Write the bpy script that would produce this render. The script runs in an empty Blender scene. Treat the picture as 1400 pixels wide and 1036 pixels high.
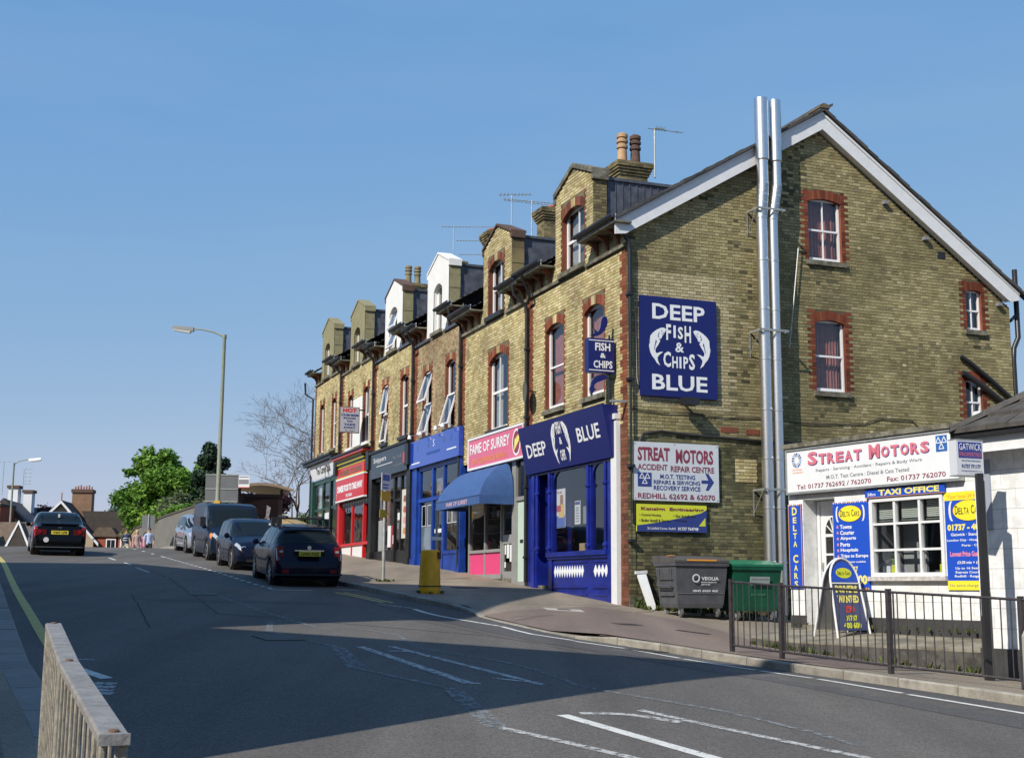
import bpy, math, random
import numpy as np
from mathutils import Vector, Matrix, Quaternion
random.seed(7); np.random.seed(7)
R = math.radians
scene = bpy.context.scene
col = scene.collection

# ---------------------------------------------------------------- camera, sky, sun, exposure
cam_d = bpy.data.cameras.new('camera'); cam = bpy.data.objects.new('camera', cam_d); col.objects.link(cam)
cam_d.lens = 36 * 1772 / 1400; cam_d.sensor_width = 36; cam_d.clip_start = .05; cam_d.clip_end = 3000
cam.matrix_world = Matrix.Translation((0, 0, 1.6)) @ Matrix.Rotation(R(90 + 9.172), 4, 'X') @ Matrix.Rotation(R(.375), 4, 'Z')
scene.camera = cam
SUN_EL = 39; SX, SY = .64, .768            # horizontal direction in which the light travels
world = bpy.data.worlds.new('World'); scene.world = world; world.use_nodes = True
wn = world.node_tree.nodes; wl = world.node_tree.links
bg = wn['Background']; sky = wn.new('ShaderNodeTexSky'); sky.sky_type = 'NISHITA'; sky.sun_disc = False
sky.sun_elevation = R(SUN_EL); sky.sun_rotation = math.atan2(-SX, -SY)
sky.air_density = 1.0; sky.dust_density = .25; sky.ozone_density = 2.2; sky.altitude = 60
SK = .115      # physical sky, its contrast evened out channel by channel as the camera's clear hazy blue shows it
_sep = wn.new('ShaderNodeSeparateColor'); _cmb = wn.new('ShaderNodeCombineColor'); wl.new(sky.outputs[0], _sep.inputs[0])
for _i, (_p, _k) in enumerate(((.76, .525), (.40, .462), (.13, .545))):
    _a = wn.new('ShaderNodeMath'); _a.operation = 'MULTIPLY'; _a.inputs[1].default_value = SK; wl.new(_sep.outputs[_i], _a.inputs[0])
    _b = wn.new('ShaderNodeMath'); _b.operation = 'POWER'; _b.inputs[1].default_value = _p; wl.new(_a.outputs[0], _b.inputs[0])
    _c = wn.new('ShaderNodeMath'); _c.operation = 'MULTIPLY'; _c.inputs[1].default_value = _k / SK; wl.new(_b.outputs[0], _c.inputs[0]); wl.new(_c.outputs[0], _cmb.inputs[_i])
_tc0 = wn.new('ShaderNodeTexCoord'); _mp = wn.new('ShaderNodeMapping'); _mp.inputs['Scale'].default_value = (1.2, 1.2, 7); wl.new(_tc0.outputs['Generated'], _mp.inputs[0])
_nz = wn.new('ShaderNodeTexNoise'); _nz.inputs['Scale'].default_value = 1.6; _nz.inputs['Detail'].default_value = 7; _nz.inputs['Roughness'].default_value = .55; wl.new(_mp.outputs[0], _nz.inputs['Vector'])
_mr = wn.new('ShaderNodeMapRange'); _mr.inputs[1].default_value = .5; _mr.inputs[2].default_value = .8; _mr.inputs[4].default_value = .10; wl.new(_nz.outputs[0], _mr.inputs[0])   # thin high haze
_mx = wn.new('ShaderNodeMix'); _mx.data_type = 'RGBA'; wl.new(_mr.outputs[0], _mx.inputs[0]); wl.new(_cmb.outputs[0], _mx.inputs[6]); _mx.inputs[7].default_value = (.42 / SK, .48 / SK, .56 / SK, 1)
wl.new(_mx.outputs[2], bg.inputs[0]); bg.inputs[1].default_value = SK
sl = bpy.data.lights.new('sun', 'SUN'); sl.energy = 3.9; sl.angle = R(.53); sl.color = (1, .93, .82)
so = bpy.data.objects.new('sun', sl); col.objects.link(so)
ce = math.cos(R(SUN_EL)); Ldir = Vector((SX * ce, SY * ce, -math.sin(R(SUN_EL)))).normalized()
so.rotation_euler = Ldir.to_track_quat('-Z', 'Y').to_euler(); so.location = (-10, -10, 30)
scene.view_settings.view_transform = 'Standard'; scene.view_settings.look = 'None'
scene.view_settings.exposure = .42; scene.view_settings.gamma = 1
scene.cycles.max_bounces = 5; scene.cycles.transparent_max_bounces = 8; scene.cycles.caustics_reflective = False
scene.cycles.caustics_refractive = False

# ---------------------------------------------------------------- materials
MATS = {}
def mat(name, c, rough=.7, metal=0., var=0., vs=3., bump=0., bs=40., spec=.5, isl=0., coat=0., coords='pos', stain=0., sscale=.6, c2=None, emit=None):
    """plain procedural material: colour with noise variation, optional per-piece variation, bump and stains"""
    if name in MATS: return MATS[name]
    m = bpy.data.materials.new(name); MATS[name] = m; m.use_nodes = True
    n, l = m.node_tree.nodes, m.node_tree.links; b = n['Principled BSDF']
    b.inputs['Roughness'].default_value = rough; b.inputs['Metallic'].default_value = metal
    b.inputs['Specular IOR Level'].default_value = spec; b.inputs['Coat Weight'].default_value = coat
    b.inputs['Coat Roughness'].default_value = .04
    if coords == 'pos': src = n.new('ShaderNodeNewGeometry').outputs['Position']
    else: src = n.new('ShaderNodeTexCoord').outputs['Object']
    out = None
    rgb = n.new('ShaderNodeRGB'); rgb.outputs[0].default_value = (*c, 1); out = rgb.outputs[0]
    if c2:
        t = n.new('ShaderNodeTexNoise'); t.inputs['Scale'].default_value = vs; t.inputs['Detail'].default_value = 6
        l.new(src, t.inputs['Vector'])
        cr = n.new('ShaderNodeMapRange'); cr.inputs[1].default_value = .38; cr.inputs[2].default_value = .62; l.new(t.outputs[0], cr.inputs[0])
        mx = n.new('ShaderNodeMix'); mx.data_type = 'RGBA'; l.new(cr.outputs[0], mx.inputs[0]); l.new(out, mx.inputs[6]); mx.inputs[7].default_value = (*c2, 1); out = mx.outputs[2]
    def mul(fac_out, lo, hi):
        nonlocal out
        r = n.new('ShaderNodeMapRange'); r.inputs[3].default_value = lo; r.inputs[4].default_value = hi; l.new(fac_out, r.inputs[0])
        x = n.new('ShaderNodeMix'); x.data_type = 'RGBA'; x.blend_type = 'MULTIPLY'; x.inputs[0].default_value = 1
        l.new(out, x.inputs[6]); l.new(r.outputs[0], x.inputs[7]); out = x.outputs[2]
        return r
    if isl:
        g = n.new('ShaderNodeNewGeometry'); oi = n.new('ShaderNodeObjectInfo')
        a = n.new('ShaderNodeMath'); a.operation = 'ADD'; l.new(g.outputs['Random Per Island'], a.inputs[0]); l.new(oi.outputs['Random'], a.inputs[1])
        f = n.new('ShaderNodeMath'); f.operation = 'FRACT'; l.new(a.outputs[0], f.inputs[0])
        mul(f.outputs[0], 1 - isl, 1 + isl)
    if var:
        t = n.new('ShaderNodeTexNoise'); t.inputs['Scale'].default_value = vs; t.inputs['Detail'].default_value = 7; t.inputs['Roughness'].default_value = .65
        l.new(src, t.inputs['Vector']); r = mul(t.outputs[0], 1 - var, 1 + var); r.inputs[1].default_value = .3; r.inputs[2].default_value = .7
    if stain:
        t = n.new('ShaderNodeTexNoise'); t.inputs['Scale'].default_value = sscale; t.inputs['Detail'].default_value = 8; t.inputs['Roughness'].default_value = .7
        l.new(src, t.inputs['Vector']); r = mul(t.outputs[0], 1 - stain, 1.08); r.inputs[1].default_value = .42; r.inputs[2].default_value = .56
    l.new(out, b.inputs['Base Color'])
    if bump:
        t = n.new('ShaderNodeTexNoise'); t.inputs['Scale'].default_value = bs; t.inputs['Detail'].default_value = 5; l.new(src, t.inputs['Vector'])
        bp = n.new('ShaderNodeBump'); bp.inputs['Strength'].default_value = bump; bp.inputs['Distance'].default_value = .01
        l.new(t.outputs[0], bp.inputs['Height']); l.new(bp.outputs[0], b.inputs['Normal'])
    if emit:
        b.inputs['Emission Color'].default_value = (*c, 1); b.inputs['Emission Strength'].default_value = emit
    return m
def brick_mat(name, tones, stain=.25, sscale=.5, var=.12, moss=None):
    m = bpy.data.materials.new(name); MATS[name] = m; m.use_nodes = True
    n, l = m.node_tree.nodes, m.node_tree.links; b = n['Principled BSDF']; b.inputs['Roughness'].default_value = .9; b.inputs['Specular IOR Level'].default_value = .25
    g = n.new('ShaderNodeNewGeometry'); oi = n.new('ShaderNodeObjectInfo')
    a = n.new('ShaderNodeMath'); a.operation = 'ADD'; l.new(g.outputs['Random Per Island'], a.inputs[0]); l.new(oi.outputs['Random'], a.inputs[1])
    f = n.new('ShaderNodeMath'); f.operation = 'FRACT'; l.new(a.outputs[0], f.inputs[0])
    cr = n.new('ShaderNodeValToRGB'); cr.color_ramp.interpolation = 'LINEAR'
    e = cr.color_ramp.elements
    while len(e) < len(tones): e.new(.5)
    for i, (p, c) in enumerate(tones): e[i].position = p; e[i].color = (*c, 1)
    l.new(f.outputs[0], cr.inputs[0]); out = cr.outputs[0]
    def mulnoise(scale, lo, hi, a0, a1, c=None):
        nonlocal out
        t = n.new('ShaderNodeTexNoise'); t.inputs['Scale'].default_value = scale; t.inputs['Detail'].default_value = 8; t.inputs['Roughness'].default_value = .65
        l.new(g.outputs['Position'], t.inputs['Vector'])
        r = n.new('ShaderNodeMapRange'); r.inputs[1].default_value = a0; r.inputs[2].default_value = a1; l.new(t.outputs[0], r.inputs[0])
        x = n.new('ShaderNodeMix'); x.data_type = 'RGBA'
        if c is None:
            r.inputs[3].default_value = lo; r.inputs[4].default_value = hi
            x.blend_type = 'MULTIPLY'; x.inputs[0].default_value = 1; l.new(out, x.inputs[6]); l.new(r.outputs[0], x.inputs[7])
        else:
            r.inputs[3].default_value = 0; r.inputs[4].default_value = lo
            l.new(r.outputs[0], x.inputs[0]); l.new(out, x.inputs[6]); x.inputs[7].default_value = (*c, 1)
        out = x.outputs[2]
    mulnoise(60, 1 - var, 1 + var, .3, .7)
    mulnoise(sscale, 1 - stain, 1.1, .38, .6)
    if moss: mulnoise(.8, moss[1], 0, .5, .72, moss[0])
    l.new(out, b.inputs['Base Color'])
    t = n.new('ShaderNodeTexNoise'); t.inputs['Scale'].default_value = 70; t.inputs['Detail'].default_value = 4; l.new(g.outputs['Position'], t.inputs['Vector'])
    bp = n.new('ShaderNodeBump'); bp.inputs['Strength'].default_value = .5; bp.inputs['Distance'].default_value = .006
    l.new(t.outputs[0], bp.inputs['Height']); l.new(bp.outputs[0], b.inputs['Normal'])
    return m
def glass_mat(name, tint=(.97, .98, .98), k=.93, rough=.02):
    m = bpy.data.materials.new(name); MATS[name] = m; m.use_nodes = True
    n, l = m.node_tree.nodes, m.node_tree.links
    for x in list(n):
        if x.type == 'BSDF_PRINCIPLED': n.remove(x)
    t = n.new('ShaderNodeBsdfTransparent'); t.inputs[0].default_value = (*[q * k for q in tint], 1)
    g = n.new('ShaderNodeBsdfGlossy'); g.inputs['Roughness'].default_value = rough; g.inputs['Color'].default_value = (1, 1, 1, 1)
    fr = n.new('ShaderNodeFresnel'); fr.inputs['IOR'].default_value = 1.75
    no = n.new('ShaderNodeTexNoise'); no.inputs['Scale'].default_value = .9; bp = n.new('ShaderNodeBump'); bp.inputs['Strength'].default_value = .12; bp.inputs['Distance'].default_value = .05
    ge = n.new('ShaderNodeNewGeometry'); l.new(ge.outputs['Position'], no.inputs['Vector']); l.new(no.outputs[0], bp.inputs['Height']); l.new(bp.outputs[0], g.inputs['Normal'])
    bf = n.new('ShaderNodeMath'); bf.operation = 'SUBTRACT'; bf.inputs[0].default_value = 1; l.new(ge.outputs['Backfacing'], bf.inputs[1]); mu = n.new('ShaderNodeMath'); mu.operation = 'MULTIPLY'; l.new(fr.outputs[0], mu.inputs[0]); l.new(bf.outputs[0], mu.inputs[1])
    x = n.new('ShaderNodeMixShader'); l.new(mu.outputs[0], x.inputs[0]); l.new(t.outputs[0], x.inputs[1]); l.new(g.outputs[0], x.inputs[2])
    l.new(x.outputs[0], n['Material Output'].inputs[0]); return m
def paint_mat(name, c, wear, scale=14):
    """road paint, worn through to the asphalt in flakes"""
    m = mat(name, c, .75, var=.15, vs=5); n, l = m.node_tree.nodes, m.node_tree.links
    b = n['Principled BSDF']; t = n.new('ShaderNodeTexNoise'); t.inputs['Scale'].default_value = scale; t.inputs['Detail'].default_value = 9; t.inputs['Roughness'].default_value = .8
    g = n.new('ShaderNodeNewGeometry'); l.new(g.outputs['Position'], t.inputs['Vector'])
    r = n.new('ShaderNodeMapRange'); r.inputs[1].default_value = wear - .04; r.inputs[2].default_value = wear + .05; l.new(t.outputs[0], r.inputs[0])
    l.new(r.outputs[0], b.inputs['Alpha']); return m

BUFF = brick_mat('buff_stock_brick', [(0, (.38, .30, .14)), (.3, (.50, .42, .20)), (.6, (.57, .49, .26)), (.85, (.66, .58, .34)), (1, (.40, .29, .16))], .35, .8, var=.16)
BROWNB = brick_mat('pinkish_stock_brick', [(0, (.30, .22, .12)), (.35, (.42, .33, .19)), (.7, (.50, .40, .25)), (1, (.33, .19, .11))], .3, .7)
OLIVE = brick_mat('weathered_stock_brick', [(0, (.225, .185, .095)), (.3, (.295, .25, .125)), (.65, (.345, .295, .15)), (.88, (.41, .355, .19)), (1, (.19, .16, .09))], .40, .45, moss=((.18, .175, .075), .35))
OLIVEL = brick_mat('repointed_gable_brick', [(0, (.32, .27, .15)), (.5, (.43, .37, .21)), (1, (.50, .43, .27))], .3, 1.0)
OLIVED = brick_mat('dark_gable_brick', [(0, (.08, .075, .045)), (.4, (.15, .14, .075)), (.8, (.24, .215, .11)), (1, (.06, .055, .04))], .45, .7, moss=((.09, .10, .04), .5))  # sooty lower gable, and the darker bricks picked round sills, flue and verge
REDB = brick_mat('red_rubbing_brick', [(0, (.17, .048, .028)), (.5, (.24, .07, .036)), (1, (.31, .105, .055))], .3, 1.2)
REDG = brick_mat('dull_red_gable_brick', [(0, (.13, .036, .022)), (.5, (.20, .055, .03)), (1, (.27, .085, .045))], .35, 1.2)
DKRED = brick_mat('dark_red_brick', [(0, (.12, .045, .03)), (.5, (.2, .065, .04)), (1, (.26, .1, .06))], .3, 1.2)
GREYB = brick_mat('sooty_brick', [(0, (.10, .085, .05)), (.5, (.2, .165, .085)), (1, (.28, .23, .12))], .4, 1.0)
MORTAR = mat('lime_mortar', (.15, .13, .075), .95, var=.25, vs=4, bump=.3)
MORTD = mat('sooty_mortar', (.135, .122, .07), .95, var=.3, vs=3, bump=.3, stain=.3)
STONE = mat('weathered_stone', (.17, .16, .12), .9, var=.3, vs=6, bump=.6, bs=30, stain=.4, sscale=3)
RENDW = mat('white_render', (.74, .74, .72), .8, var=.06, vs=3, bump=.15, bs=60)
RENDB = mat('olive_render', (.25, .23, .13), .9, var=.2, vs=4, bump=.3, bs=50)
LEAD = mat('lead_sheet', (.09, .10, .125), .55, metal=.3, var=.45, vs=5, coords='pos')
SLATE = mat('roof_slate', (.075, .07, .065), .75, isl=.25, var=.25, vs=8, bump=.3)
WPAINT = mat('white_paint', (.72, .73, .74), .5, var=.06, vs=6)
UPVC = mat('white_frame', (.84, .84, .84), .35)
BLACKP = mat('black_gloss_iron', (.02, .02, .022), .4, var=.2)
TERRA = mat('terracotta', (.38, .15, .07), .8, var=.25, vs=5, isl=.2)
BRKT = mat('orange_bracket_paint', (.19, .075, .035), .8, var=.4, vs=9)
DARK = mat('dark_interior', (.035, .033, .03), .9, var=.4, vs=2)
WOODD = mat('shop_fitting_wood', (.12, .08, .05), .7, var=.3, vs=4)
CURT = mat('red_curtain', (.34, .13, .11), .9, var=.25, vs=8)
CURTG = mat('grey_net_curtain', (.42, .42, .42), .9, var=.15, vs=10)
GLASS = glass_mat('window_glass')
GLASSD = glass_mat('tinted_glass', (.75, .85, .95), .35)
STEEL = mat('polished_flue_steel', (.68, .68, .68), .36, metal=1, var=.08, vs=12, bump=.04, bs=6)
STEELB = mat('dull_flue_steel', (.45, .47, .48), .45, metal=1, var=.3, vs=20, bump=.3, bs=20)
GALV = mat('galvanised_steel', (.42, .44, .42), .5, metal=.6, var=.2, vs=8)
ALU = mat('grey_aluminium', (.36, .36, .35), .45, metal=.3, var=.1)
DBLUE = mat('navy_sign_blue', (.007, .012, .125), .4, spec=.5)
SHOPB = mat('gloss_royal_blue', (.009, .020, .23), .35, coat=.15, var=.2, vs=3, stain=.25, sscale=2)
SHOPB2 = mat('mid_blue_paint', (.010, .05, .30), .4, var=.18, vs=3, stain=.2, sscale=2)
FASB = mat('cobalt_fascia', (.01, .05, .42), .12, coat=.6)
SIGNW = mat('sign_white', (.74, .76, .78), .45, var=.04)
LETW = mat('letter_white', (.80, .82, .84), .5)
LETM = mat('letter_maroon', (.24, .04, .07), .5)
LETN = mat('letter_navy', (.03, .05, .22), .5)
LETP = mat('letter_pink_red', (.62, .17, .23), .5)
LETG = mat('letter_grey', (.22, .22, .25), .5)
LETY = mat('letter_yellow', (.80, .72, .18), .5)
LETBK = mat('letter_black', (.02, .02, .025), .5)
LETO = mat('letter_orange', (.80, .30, .05), .5)
YELG = mat('lime_yellow', (.62, .66, .04), .45)
YEL = mat('sign_yellow', (.83, .74, .04), .45)
PINK = mat('hot_pink_panel', (.70, .06, .20), .45, var=.06)
PINKS = mat('pink_sign', (.66, .14, .24), .4, var=.08)
REDP = mat('red_gloss', (.58, .02, .025), .35, coat=.2)
BLKP = mat('black_shop_paint', (.012, .013, .014), .4, var=.2)
CHAR = mat('charcoal_sign', (.012, .016, .02), .2, var=.2)
GREENP = mat('bottle_green', (.015, .06, .045), .4, var=.2)
PALEG = mat('pale_green_door', (.50, .62, .54), .45, var=.05)
AWNB = mat('blue_awning_canvas', (.04, .10, .27), .85, var=.15, vs=6, bump=.4, bs=12)
ORANGE = mat('orange_trim', (.75, .33, .05), .6)
DELTAB = mat('taxi_poster_blue', (.015, .08, .52), .4)

# ---------------------------------------------------------------- mesh helpers
ORG = {}
class Fr:
    def __init__(s, o, u, v, w): s.o, s.u, s.v, s.w = Vector(o), Vector(u), Vector(v), Vector(w)
    def __call__(s, a, b, c): return s.o + s.u * a + s.v * b + s.w * c
    def mat(s, a, b, c):
        m = Matrix.Identity(4)
        for i, x in enumerate((s.u, s.v, s.w)):
            for j in range(3): m[j][i] = x[j]
        m.translation = s(a, b, c); return m
    def at(s, a, b, c, tilt=0, spin=0):
        """frame moved to (a,b,c), top tilted outward by tilt, turned by spin about its own vertical"""
        u, v, w = s.u, s.v, s.w
        if spin: q = Quaternion(v, spin); u = q @ u; w = q @ w
        if tilt: q = Quaternion(u, tilt); v = q @ v; w = q @ w
        return Fr(s(a, b, c), u, v, w)
ID = Fr((0, 0, 0), (1, 0, 0), (0, 1, 0), (0, 0, 1))
class MB:
    def __init__(s, fr=ID): s.v = []; s.f = []; s.fr = fr
    def P(s, a, b, c): s.v.append(tuple(s.fr(a, b, c))); return len(s.v) - 1
    def box(s, a0, a1, b0, b1, c0, c1):
        i = [s.P(a, b, c) for c in (c0, c1) for b in (b0, b1) for a in (a0, a1)]
        for q in ((0, 2, 3, 1), (4, 5, 7, 6), (0, 1, 5, 4), (2, 6, 7, 3), (0, 4, 6, 2), (1, 3, 7, 5)): s.f.append([i[k] for k in q])
        return s
    def poly(s, pts): s.f.append([s.P(*p) for p in pts]); return s
    def prism(s, pts, c0, c1):
        """outline in (a,b), counter-clockwise, from depth c0 to c1"""
        n = len(pts); k = [s.P(a, b, c0) for a, b in pts]; j = [s.P(a, b, c1) for a, b in pts]
        s.f.append(k[::-1]); s.f.append(j)
        for i in range(n): s.f.append([k[i], k[(i + 1) % n], j[(i + 1) % n], j[i]])
        return s
    def hexa(s, p8):
        """eight points: bottom loop 0-3, top loop 4-7"""
        i = [s.P(*p) for p in p8]
        for q in ((3, 2, 1, 0), (4, 5, 6, 7), (0, 1, 5, 4), (1, 2, 6, 5), (2, 3, 7, 6), (3, 0, 4, 7)): s.f.append([i[k] for k in q])
        return s
    def tube(s, pts, r, n=8, cap=True):
        pts = [Vector(s.fr(*p)) for p in pts]; rs = r if isinstance(r, (list, tuple)) else [r] * len(pts)
        rings = []; ref = None
        for i, p in enumerate(pts):
            d = (pts[min(i + 1, len(pts) - 1)] - pts[max(i - 1, 0)]).normalized()
            if ref is None: ref = Vector((0, 0, 1)) if abs(d.z) < .9 else Vector((1, 0, 0))
            x = d.cross(ref).normalized(); y = d.cross(x).normalized(); ref = -y if False else ref
            b = len(s.v)
            for k in range(n): s.v.append(tuple(p + (x * math.cos(2 * math.pi * k / n) + y * math.sin(2 * math.pi * k / n)) * rs[i]))
            rings.append(b)
        for a, b in zip(rings, rings[1:]):
            for k in range(n): s.f.append([a + k, a + (k + 1) % n, b + (k + 1) % n, b + k])
        if cap: s.f.append([rings[0] + k for k in range(n)][::-1]); s.f.append([rings[-1] + k for k in range(n)])
        return s
    def lathe(s, prof, o=(0, 0, 0), ax='z', n=24):
        """profile (radius, height) turned round an axis"""
        rings = []
        for r, h in prof:
            b = len(s.v)
            for k in range(n):
                c, q = math.cos(2 * math.pi * k / n) * r, math.sin(2 * math.pi * k / n) * r
                p = {'z': (c, q, h), 'y': (q, h, c), 'x': (h, c, q)}[ax]
                s.v.append(tuple(s.fr(p[0] + o[0], p[1] + o[1], p[2] + o[2])))
            rings.append(b)
        for a, b in zip(rings, rings[1:]):
            for k in range(n): s.f.append([a + k, a + (k + 1) % n, b + (k + 1) % n, b + k])
        s.f.append([rings[0] + k for k in range(n)][::-1]); s.f.append([rings[-1] + k for k in range(n)])
        return s
    def build(s, name, m, parent=None, smooth=False, kind=None, label=None):
        me = bpy.data.meshes.new(name); o_ = ORG.get(parent.name, Vector()) if parent else Vector()
        me.from_pydata([tuple(Vector(v) - o_) for v in s.v] if o_.length else s.v, [], s.f)
        for x in (m if isinstance(m, (list, tuple)) else [m]): me.materials.append(x)
        if smooth:
            me.polygons.foreach_set('use_smooth', [True] * len(me.polygons))
            try: me.set_sharp_from_angle(angle=R(38))
            except Exception: pass
        me.update(); o = bpy.data.objects.new(name, me); col.objects.link(o)
        if parent: o.parent = parent; ORG[o.name] = o_
        if kind: o['kind'] = kind
        if label: o['label'] = label
        return o
def thing(name, label, cat, loc=(0, 0, 0), rot=None, group=None, world=True):
    o = bpy.data.objects.new(name, None); col.objects.link(o); o.location = loc; o.empty_display_size = .2
    if rot is not None: o.rotation_euler = rot
    o['label'] = label; o['category'] = cat
    if group: o['group'] = group
    ORG[o.name] = Vector(loc) if world and rot is None else Vector()
    return o
def tag(o, label, cat, group=None):
    o['label'] = label; o['category'] = cat
    if group: o['group'] = group
    return o
def B(name, fr, m, parent, *b, **k):
    mb = MB(fr)
    for x in b: mb.box(*x)
    return mb.build(name, m, parent, **k)
def copy_tree(o, parent=None):
    c = o.copy(); col.objects.link(c); c.parent = parent
    for ch in list(o.children): copy_tree(ch, c)
    return c
_tc = {}
def glyphs(s, bold):
    key = (s, bold)
    if key in _tc: return _tc[key]
    cu = bpy.data.curves.new('t', 'FONT'); cu.body = s; cu.resolution_u = 2; cu.offset = bold; cu.space_line = 1.0
    ob = bpy.data.objects.new('t', cu); col.objects.link(ob)
    dg = bpy.context.evaluated_depsgraph_get(); me = bpy.data.meshes.new_from_object(ob.evaluated_get(dg))
    vs = [tuple(v.co) for v in me.vertices]; fs = [list(p.vertices) for p in me.polygons]
    bpy.data.objects.remove(ob); bpy.data.meshes.remove(me); bpy.data.curves.remove(cu)
    _tc[key] = (vs, fs); return vs, fs
def text(s, fr, a0, a1, b0, b1, m, parent, c=.006, bold=.0, name='lettering', shear=0., sub=None):
    """one line of lettering stretched into a box of the frame"""
    vs, fs = glyphs(s, bold)
    if not vs: return
    xs = [v[0] for v in vs]; ys = [v[1] for v in vs]; x0, x1, y0, y1 = min(xs), max(xs), min(ys), max(ys)
    mb = MB(fr)
    for v in vs:
        t = (v[1] - y0) / max(y1 - y0, 1e-6)
        mb.P(a0 + (a1 - a0) * (v[0] - x0) / max(x1 - x0, 1e-6) + shear * t, b0 + (b1 - b0) * t, c)
    mb.f = [list(f) for f in fs]
    return mb.build(name, m, parent)
def caps(s, fr, a0, a1, b0, b1, m, parent, c=.006, bold=.02, small=.72, sh=None):
    """words in small capitals: a tall first letter and lower ones after it"""
    words = s.split(' '); tot = sum(1.25 + .95 * (len(w) - 1) for w in words) + .6 * (len(words) - 1); k = (a1 - a0) / tot; x = a0
    for w in words:
        for i, ch in enumerate(w):
            wd = (1.25 if i == 0 else .95) * k; h = b1 - b0 if i == 0 else (b1 - b0) * small
            nar = .45 if ch == 'I' else .86
            o = wd * (1 - nar) / 2
            if sh: text(ch, fr, x + o + .012, x + wd - o + .012, b0 - .012, b0 + h - .012, sh, parent, c, bold)
            text(ch, fr, x + o, x + wd - o, b0, b0 + h, m, parent, c + (.003 if sh else 0), bold)
            x += wd
        x += .6 * k
# ---------------------------------------------------------------- the lie of the land
CP = np.array([(0, 0, -.1), (-1.4, 4.5, -.02), (-3.1, 8.6, .22), (3.1, 18.5, .6), (4.5, 15.9, .5), (5.5, 14.2, .41), (4.34, 20.8, .53), (6.6, 18.2, .33), (3.1, 25.5, .9), (3, 27.5, .98), (1.7, 20, .75), (2.52, 28, 1.2), (5, 27, .8), (.4, 33.6, 1.55), (-1.2, 38, 1.92), (-3.2, 43, 2.24), (-5.1, 48, 2.5), (-7, 53, 2.85), (-5, 32, 1.6), (-14.2, 41.5, 2.44), (-20, 30, 2.1), (-10, 20, 1.25), (10, 10, .1), (20, 5, -.6), (12, 25, .3), (25, 30, .5), (-18.5, 58, 3.25), (-10, 60, 3.2), (-22, 75, 2.75), (-19.5, 68, 2.72), (-35, 110, 1.2), (0, 70, 3), (10, 60, 2.4), (0, 120, 1), (-15, 0, .3), (0, -20, -1), (-40, 60, 3), (-10, -10, -.3), (30, 80, 1.2), (-60, 100, 1.2), (-50, 10, 1.2)], float)
_X = CP[:, :2]; _n = len(CP)
def _tps(r2): return np.where(r2 > 0, r2 * np.log(np.maximum(r2, 1e-12)), 0)
_A = np.zeros((_n + 3, _n + 3)); _A[:_n, :_n] = _tps(((_X[:, None] - _X[None]) ** 2).sum(-1)) + np.eye(_n) * 20
_A[:_n, _n] = _A[_n, :_n] = 1; _A[:_n, _n + 1:] = _X; _A[_n + 1:, :_n] = _X.T
_W = np.linalg.solve(_A, np.r_[CP[:, 2], 0, 0, 0])
def Ga(x, y):
    x = np.asarray(x, float); y = np.asarray(y, float)
    r2 = (x[..., None] - _X[:, 0]) ** 2 + (y[..., None] - _X[:, 1]) ** 2
    z = _tps(r2) @ _W[:_n] + _W[_n] + _W[_n + 1] * x + _W[_n + 2] * y
    d = np.hypot(x + 8, y - 45); k = np.clip((d - 70) / 60, 0, 1); k = k * k * (3 - 2 * k)
    return z * (1 - k) + 0.2 * k
def G(x, y): return float(Ga(x, y))
def grid_sheet(name, xs, ys, dz, m, kind='structure'):
    XX, YY = np.meshgrid(xs, ys); ZZ = Ga(XX, YY) + dz; nx, ny = len(xs), len(ys)
    v = np.stack([XX, YY, ZZ], -1).reshape(-1, 3)
    i = (np.arange(ny - 1)[:, None] * nx + np.arange(nx - 1)[None]).ravel()
    f = np.stack([i, i + 1, i + nx + 1, i + nx], -1)
    me = bpy.data.meshes.new(name); me.from_pydata(v.tolist(), [], f.tolist()); me.materials.append(m)
    me.polygons.foreach_set('use_smooth', [True] * len(me.polygons))
    o = bpy.data.objects.new(name, me); col.objects.link(o); o['kind'] = kind; return o
def axis(parts):
    out = []
    for a, b, st in parts: out += list(np.arange(a, b, st))
    return out + [parts[-1][1]]
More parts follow.
